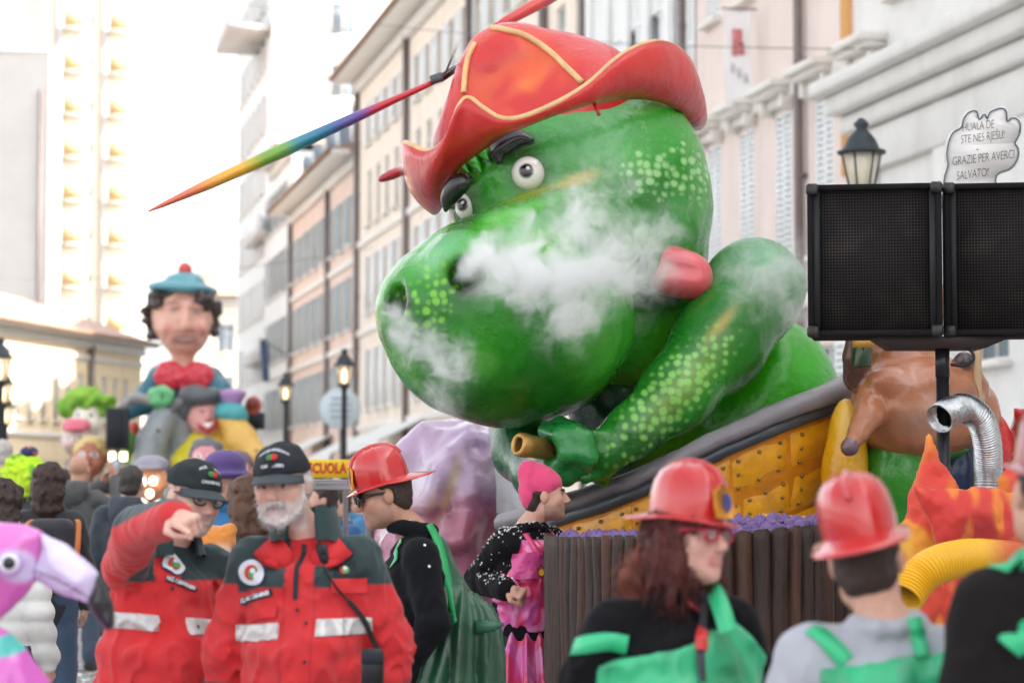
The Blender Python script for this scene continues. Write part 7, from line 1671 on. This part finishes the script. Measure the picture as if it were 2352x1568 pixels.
S = SDF(.05, rgb(214, 52, 70)); S.ell(W_(388, 862, -.25), (36 * m_, 16 * m_, 34 * m_)); S.ell(W_(455, 862, -.25), (36 * m_, 16 * m_, 34 * m_)); S.ell(W_(421, 865, -.35), (12 * m_, 14 * m_, 16 * m_)); S.cap(W_(421, 880, -.35), W_(418, 925, -.3), 8 * m_, 9 * m_); S.dmax = .03; S.disp = lambda q: .02 * wob(q, 12); S.paints.append(lambda P, C: mixc(C, rgb(232, 110, 124), .6 * sstep(.2, .9, wob(P, 16, 3)))); S.part('bow_tie', .04, M_PP, g)
def figure(name, label, px, py, dd, prims, cat='float figure', h=.045, paint=None, disp=0):
    for_ = SDF(.08); t = thing(name, label, cat, W_(px, py, dd), 'figures of the far float')
    for (pn, col, items) in prims:
        S = SDF(.08, col)
        for it in items:
            if it[0] == 'e': S.ell(W_(it[1], it[2], it[3]), tuple(v * m_ for v in it[4]), rot=rotm(*it[5]) if len(it) > 5 else None, col=it[6] if len(it) > 6 else None)
            else: S.chain([W_(*q[:3]) for q in it[1]], [q[3] * m_ for q in it[1]])
        if disp: S.dmax = .05; S.disp = lambda q: disp * wob(q, 9, 3)
        if paint: S.paints.append(paint)
        S.part(pn, h, M_PP, t)
    return t
figure('laughing_woman', 'laughing papier-mache woman with dark hair and a yellow dress on the far float', 470, 1060, -.9, [
    ('head', rgb(226, 160, 152), [('e', 468, 955, -.9, (38, 36, 46)), ('e', 474, 978, -1.05, (26, 22, 20)), ('e', 478, 955, -1.25, (7, 9, 10))]),
    ('mouth', rgb(196, 50, 66), [('c', [(454, 970, -1.17, 4), (464, 981, -1.25, 7), (478, 985, -1.28, 8), (492, 976, -1.22, 6), (499, 964, -1.12, 4)])]), ('teeth', rgb(240, 236, 228), [('c', [(460, 973, -1.27, 3), (476, 979, -1.38, 4), (492, 970, -1.28, 3)])]),
    ('hair', rgb(84, 88, 92), [('e', 455, 912, -1.0, (44, 36, 24)), ('e', 426, 938, -.9, (20, 30, 28)), ('e', 488, 908, -1.0, (24, 30, 18)), ('e', 418, 962, -.8, (12, 18, 16)), ('e', 440, 900, -1.0, (24, 30, 16))]), ('eye', rgb(50, 40, 40), [('e', 464, 945, -1.26, (6, 4, 4))]), ('eye', rgb(50, 40, 40), [('e', 489, 944, -1.22, (6, 4, 4))]),
    ('collar', rgb(100, 190, 70), [('e', 470, 1010, -.8, (34, 28, 16))]),
    ('dress', rgb(232, 214, 60), [('c', [(470, 1020, -.8, 40), (470, 1060, -.8, 62), (475, 1120, -.8, 66)]), ('c', [(500, 1020, -.8, 18), (540, 1060, -1., 20), (570, 1075, -1.2, 16)]), ('c', [(435, 1020, -.8, 18), (410, 1060, -1., 20)])])], disp=.012)
figure('grey_bull', 'grey papier-mache bull head with long curved horns on the far float', 345, 1050, -1.2, [
    ('head', rgb(140, 146, 148), [('c', [(375, 960, -1.0, 30), (350, 1010, -1.2, 34), (332, 1075, -1.4, 32)]), ('e', 330, 1090, -1.45, (34, 32, 26)), ('c', [(400, 950, -.8, 34), (420, 1020, -.6, 44), (400, 1100, -.6, 50)])]),
    ('horn', rgb(150, 146, 142), [('c', [(350, 920, -1.0, 14), (310, 912, -1.05, 12), (282, 930, -1.1, 9), (266, 962, -1.15, 4)])]),
    ('horn', rgb(112, 110, 112), [('c', [(385, 950, -1.0, 12), (412, 925, -1.1, 11), (432, 912, -1.15, 6)])]),
    ('eye', rgb(60, 56, 56), [('e', 362, 990, -1.62, (6, 5, 6))])], disp=.015)
figure('green_flower', 'pale green papier-mache flower hat on the grey bull', 370, 925, -1.0, [('petal_ring', rgb(112, 190, 130), [('e', 355, 905, -1.1, (16, 14, 14)), ('e', 385, 905, -1.1, (16, 14, 14)), ('e', 370, 896, -1.1, (18, 14, 12)), ('e', 362, 922, -1.1, (16, 14, 12)), ('e', 382, 920, -1.1, (16, 14, 12))]), ('core', rgb(70, 150, 90), [('e', 370, 935, -1.0, (20, 18, 16)), ('e', 371, 908, -1.45, (9, 6, 9))])], 'float scenery', disp=.02)
figure('yellow_horse', 'yellow papier-mache horse head with teal mane and purple hat on the far float', 560, 1050, -1.0, [
    ('head', rgb(226, 178, 86), [('c', [(528, 965, -1.0, 32), (555, 1010, -1.2, 34), (588, 1045, -1.4, 26)]), ('e', 592, 1050, -1.45, (26, 24, 20)), ('c', [(520, 980, -.8, 30), (515, 1060, -.7, 36), (515, 1120, -.7, 36)])]),
    ('mane', rgb(76, 168, 172), [('e', 530, 945, -1.1, (36, 30, 24)), ('e', 545, 955, -1.1, (24, 26, 18)), ('e', 512, 950, -1.0, (20, 22, 18))]),
    ('hat', rgb(170, 130, 180), [('e', 534, 905, -1.05, (30, 28, 14)), ('e', 534, 920, -1.05, (24, 24, 14))]),
    ('nostril', rgb(70, 50, 34), [('e', 590, 1036, -1.98, (5, 4, 6))]), ('ear', rgb(196, 90, 60), [('e', 582, 930, -.9, (20, 12, 22)), ('e', 580, 925, -1.05, (12, 8, 14), (0, 0, 0), rgb(120, 40, 36))])], disp=.012)
for (x0, x1, y0, y1, dd, lb) in ((243, 290, 936, 1032, -1.6, 'black loudspeaker at the left end of the far float'), (562, 604, 946, 985, -.2, 'black loudspeaker behind the yellow horse head')):
    a, b = W_(x0, y0, dd), W_(x1, y1, dd); t = thing('float_loudspeaker', lb, 'loudspeaker', ((a + b) / 2) * V3(1, 1, 0) + V3(0, 0, b[2]), 'loudspeakers of the far float'); c = (a + b) / 2
    mb = MB(); mb.box(c + V3(0, .2, 0), ((b[0] - a[0]) / 2, .2, (a[2] - b[2]) / 2), None, .02); mb.part('cabinet', M('cab_far', rgb(44, 46, 58), .7), t); mb = MB(); mb.box(c + V3(0, -.005, 0), ((b[0] - a[0]) / 2 - .04, .012, (a[2] - b[2]) / 2 - .04)); mb.part('grille', M('grille_far', rgb(32, 34, 42), .8), t)
    mb = MB(); mb.tube([V3(c[0], c[1] + .2, 0), V3(c[0], c[1] + .2, b[2])], .04, 8); mb.part('post', MATS['pipe'], t)
c = W_(272, 1048, -1.2); t = thing('flood_light', 'bright warm flood light under the black loudspeaker of the far float', 'lamp', c * V3(1, 1, 0)); mb = MB(); mb.box(c, (.18, .05, .09), None, .02); mb.part('case', M_BLK, t); mb = MB(); mb.box(c + V3(0, -.06, 0), (.16, .008, .075)); mb.part('lamp', M('flood_lit', rgb(255, 230, 180), .4, emit=((1, .78, .45), 2.2)), t); mb = MB(); mb.tube([c * V3(1, 1, 0), c - V3(0, 0, .08)], .03, 6); mb.part('post', MATS['pipe'], t)
for (nm, x, y, r, col, lb) in (('red_balloon', 308, 990, 18, rgb(206, 70, 56), 'red ball between the grey bull and the black loudspeaker'), ('green_banner_pod', 300, 1010, 24, rgb(110, 160, 70), 'green rounded prop behind the grey bull')):
    S = SDF(.06, col); S.ell(W_(x, y, .6), (r * m_ * .8, r * m_, r * m_ * 1.3)); S.cap(W_(x, y + 10, .6), W_(x, 1090, .6), r * m_ * .4, r * m_ * .4); tag(S.part(nm, .05, M_PP), lb, 'float scenery')
# ================================================================ inflatable flamingo
FD = 5.9; FPK = rgb(226, 120, 198); FWH = rgb(220, 206, 238)
M_VINYL = M('vinyl', attr=True, rough=.28, coat=.35, bump=(6, .3, .01))
t = thing('inflatable_flamingo', 'pink inflatable flamingo with a white beak and black tip at the left edge', 'inflatable toy', at(-60, 1700, FD) * V3(1, 1, 0) + V3(0, 0, .75))
def inflate(name, pts, th, col, paint=None, d=FD, r=.07, parent=t):
    sd = SDF(.012, col); pp = px_poly(pts, d); poly_prim(sd, pp[0], *pp[1:], th, r); sd.dmax = .01; sd.disp = lambda q: .003 * wob(q, 30, 2)
    if paint: sd.paints.append(paint)
    return sd.part(name, .0065, M_VINYL, parent)
hd_ = inflate('head', [(-120, 1230), (-60, 1205), (0, 1198), (60, 1205), (98, 1222), (96, 1255), (84, 1300), (82, 1330), (60, 1365), (30, 1395), (-20, 1440), (-80, 1460), (-130, 1400), (-150, 1300)], .085, FPK,
    lambda P, C: mixc(mixc(C, FWH, blob(P, 40, 1300, 52, 42, 10, .25)), rgb(206, 80, 176), .5 * blob(P, 40, 1370, 60, 40, 0, 1.)), r=.10)
inflate('beak', [(92, 1222), (150, 1248), (212, 1300), (226, 1318), (222, 1352), (205, 1385), (150, 1368), (105, 1345), (78, 1328), (70, 1310), (84, 1290), (94, 1255)], .06, FWH, lambda P, C: mixc(C, rgb(60, 50, 80), .85 * (np.abs(pix(P)[1] - np.interp(pix(P)[0], [80, 110, 150, 205], [1310, 1322, 1340, 1372])) < 2.2) * (pix(P)[0] > 78)))
inflate('beak_tip', [(222, 1312), (240, 1340), (258, 1380), (264, 1420), (262, 1440), (244, 1450), (222, 1422), (200, 1380), (212, 1350)], .045, rgb(40, 38, 42), r=.05)
ec = at(22, 1292, FD - .095)
for (r, cl, z) in ((.034, rgb(196, 170, 222), 0), (.026, rgb(236, 230, 244), .004), (.016, rgb(26, 24, 30), .008)): mb = MB(); mb.lathe([(.001, -.006), (r, -.004), (r * .9, .004), (.001, .006)], ec - V3(0, z, 0), 20, A=frame_from(V3(0.1, -1, 0))); mb.part('eye', M('eye%d' % int(r * 1000), cl, .3, coat=.4), t, True)
inflate('neck', [(-140, 1420), (-40, 1430), (15, 1445), (60, 1490), (110, 1560), (170, 1680), (260, 1860), (-200, 1860), (-220, 1600)], .10, rgb(212, 100, 190), lambda P, C: mixc(C, rgb(84, 190, 180), 1.0 * (np.abs(pix(P)[1] - 1480 + .3 * (pix(P)[0] - 20)) < 26) * (pix(P)[0] < 60)), d=FD - .05, r=.12)
V, F = sweep([at(-60, 1120, FD) * V3(1, 1, 0) + V3(.38 * math.cos(a), .38 * math.sin(a) + .1, .82) for a in np.linspace(0, 2 * math.pi, 33)[:-1]], .16, 16, False, None, True); part('ring', V, F, M_VINYL, t, True, np.tile(np.array(FPK), (len(V), 1)))
# ================================================================ smoke from the nostrils
def smoke(name, label, blobs, dens, h=.05, f=8., lo=.5, detail=7):
    S = SDF(.05)
    for (c, r, w) in blobs: S.ell(c, (r * 1.15,) * 3)
    V, F, C = S.build(h)
    m = bpy.data.materials.new(name); m.use_nodes = True; nt = m.node_tree; N = nt.nodes; L = nt.links; N.remove(N['Principled BSDF']); out = N['Material Output']
    tc = N.new('ShaderNodeTexCoord'); pos = tc.outputs['Object']
    wn = N.new('ShaderNodeTexNoise'); wn.inputs['Scale'].default_value = f * .6; wn.inputs['Detail'].default_value = 2; L.new(pos, wn.inputs['Vector'])
    ws = N.new('ShaderNodeVectorMath'); ws.operation = 'SCALE'; ws.inputs['Scale'].default_value = .22; L.new(wn.outputs['Color'], ws.inputs[0]); wp = N.new('ShaderNodeVectorMath'); wp.operation = 'ADD'; L.new(pos, wp.inputs[0]); L.new(ws.outputs[0], wp.inputs[1])
    acc = None
    for (c, r, w) in blobs:
        d = N.new('ShaderNodeVectorMath'); d.operation = 'DISTANCE'; L.new(wp.outputs[0], d.inputs[0]); d.inputs[1].default_value = tuple(np.array(c) + .11)
        mr = N.new('ShaderNodeMapRange'); mr.interpolation_type = 'SMOOTHSTEP'; mr.inputs[1].default_value = 0; mr.inputs[2].default_value = r; mr.inputs[3].default_value = w; mr.inputs[4].default_value = 0; L.new(d.outputs['Value'], mr.inputs[0])
        if acc is None: acc = mr.outputs[0]
        else: a = N.new('ShaderNodeMath'); a.operation = 'MAXIMUM'; L.new(acc, a.inputs[0]); L.new(mr.outputs[0], a.inputs[1]); acc = a.outputs[0]
    nz = N.new('ShaderNodeTexNoise'); nz.inputs['Scale'].default_value = f; nz.inputs['Detail'].default_value = detail; nz.inputs['Roughness'].default_value = .68; nz.inputs['Distortion'].default_value = .5; L.new(wp.outputs[0], nz.inputs['Vector'])
    nm = N.new('ShaderNodeMapRange'); nm.inputs[1].default_value = .3; nm.inputs[2].default_value = .7; nm.inputs[3].default_value = -.95; nm.inputs[4].default_value = .55; nm.clamp = False; L.new(nz.outputs[0], nm.inputs[0])
    ad = N.new('ShaderNodeMath'); ad.operation = 'ADD'; L.new(acc, ad.inputs[0]); L.new(nm.outputs[0], ad.inputs[1])
    fin = N.new('ShaderNodeMapRange'); fin.interpolation_type = 'SMOOTHSTEP'; fin.inputs[1].default_value = .05; fin.inputs[2].default_value = lo + .55; fin.inputs[3].default_value = 0; fin.inputs[4].default_value = dens; L.new(ad.outputs[0], fin.inputs[0])
    mu = N.new('ShaderNodeMath'); mu.operation = 'MULTIPLY'; L.new(fin.outputs[0], mu.inputs[0]); L.new(acc, mu.inputs[1])
    vol = N.new('ShaderNodeVolumePrincipled'); vol.inputs['Color'].default_value = (1, 1, 1, 1); vol.inputs['Anisotropy'].default_value = .0; L.new(mu.outputs[0], vol.inputs['Density']); L.new(vol.outputs[0], out.inputs['Volume'])
    try: m.cycles.volume_step_rate = .6
    except Exception: pass
    try: m.volume_intersection_method = 'ACCURATE'
    except Exception: pass
    return tag(part(name, V, F, m), label, kind='stuff')
smoke('nostril_smoke', 'white smoke billowing from the near nostril across the dragon snout', [(at(x, y, d), r, w) for (x, y, d, r, w) in ((1088, 606, 11.80, .10, 1.3), (1115, 595, 11.72, .18, 1.35), (1150, 615, 11.68, .25, 1.3), (1215, 630, 11.66, .31, 1.15), (1290, 640, 11.66, .37, 1.0), (1370, 630, 11.74, .40, .92), (1440, 600, 11.9, .40, .88), (1310, 730, 11.64, .32, .85), (1480, 640, 12.05, .28, .75), (1330, 500, 11.95, .40, .74), (1510, 540, 12.25, .26, .75), (1200, 540, 11.85, .28, .72), (1400, 420, 12.2, .30, .6))], 16)
smoke('snout_smoke', 'thin white smoke drifting down from the far nostril', [(at(x, y, d), r, w) for (x, y, d, r, w) in ((896, 712, 12.05, .13, 1.2), (925, 760, 11.98, .19, 1.1), (975, 800, 11.9, .25, .95), (1035, 835, 11.85, .28, .85), (1010, 890, 11.85, .26, .72))], 14)
smoke('shoulder_smoke', 'faint smoke wisp over the dragon shoulder', [(at(x, y, d), r, w) for (x, y, d, r, w) in ((1700, 620, 12.4, .36, .7), (1790, 650, 12.4, .40, .85), (1830, 730, 12.45, .30, .75))], 8)
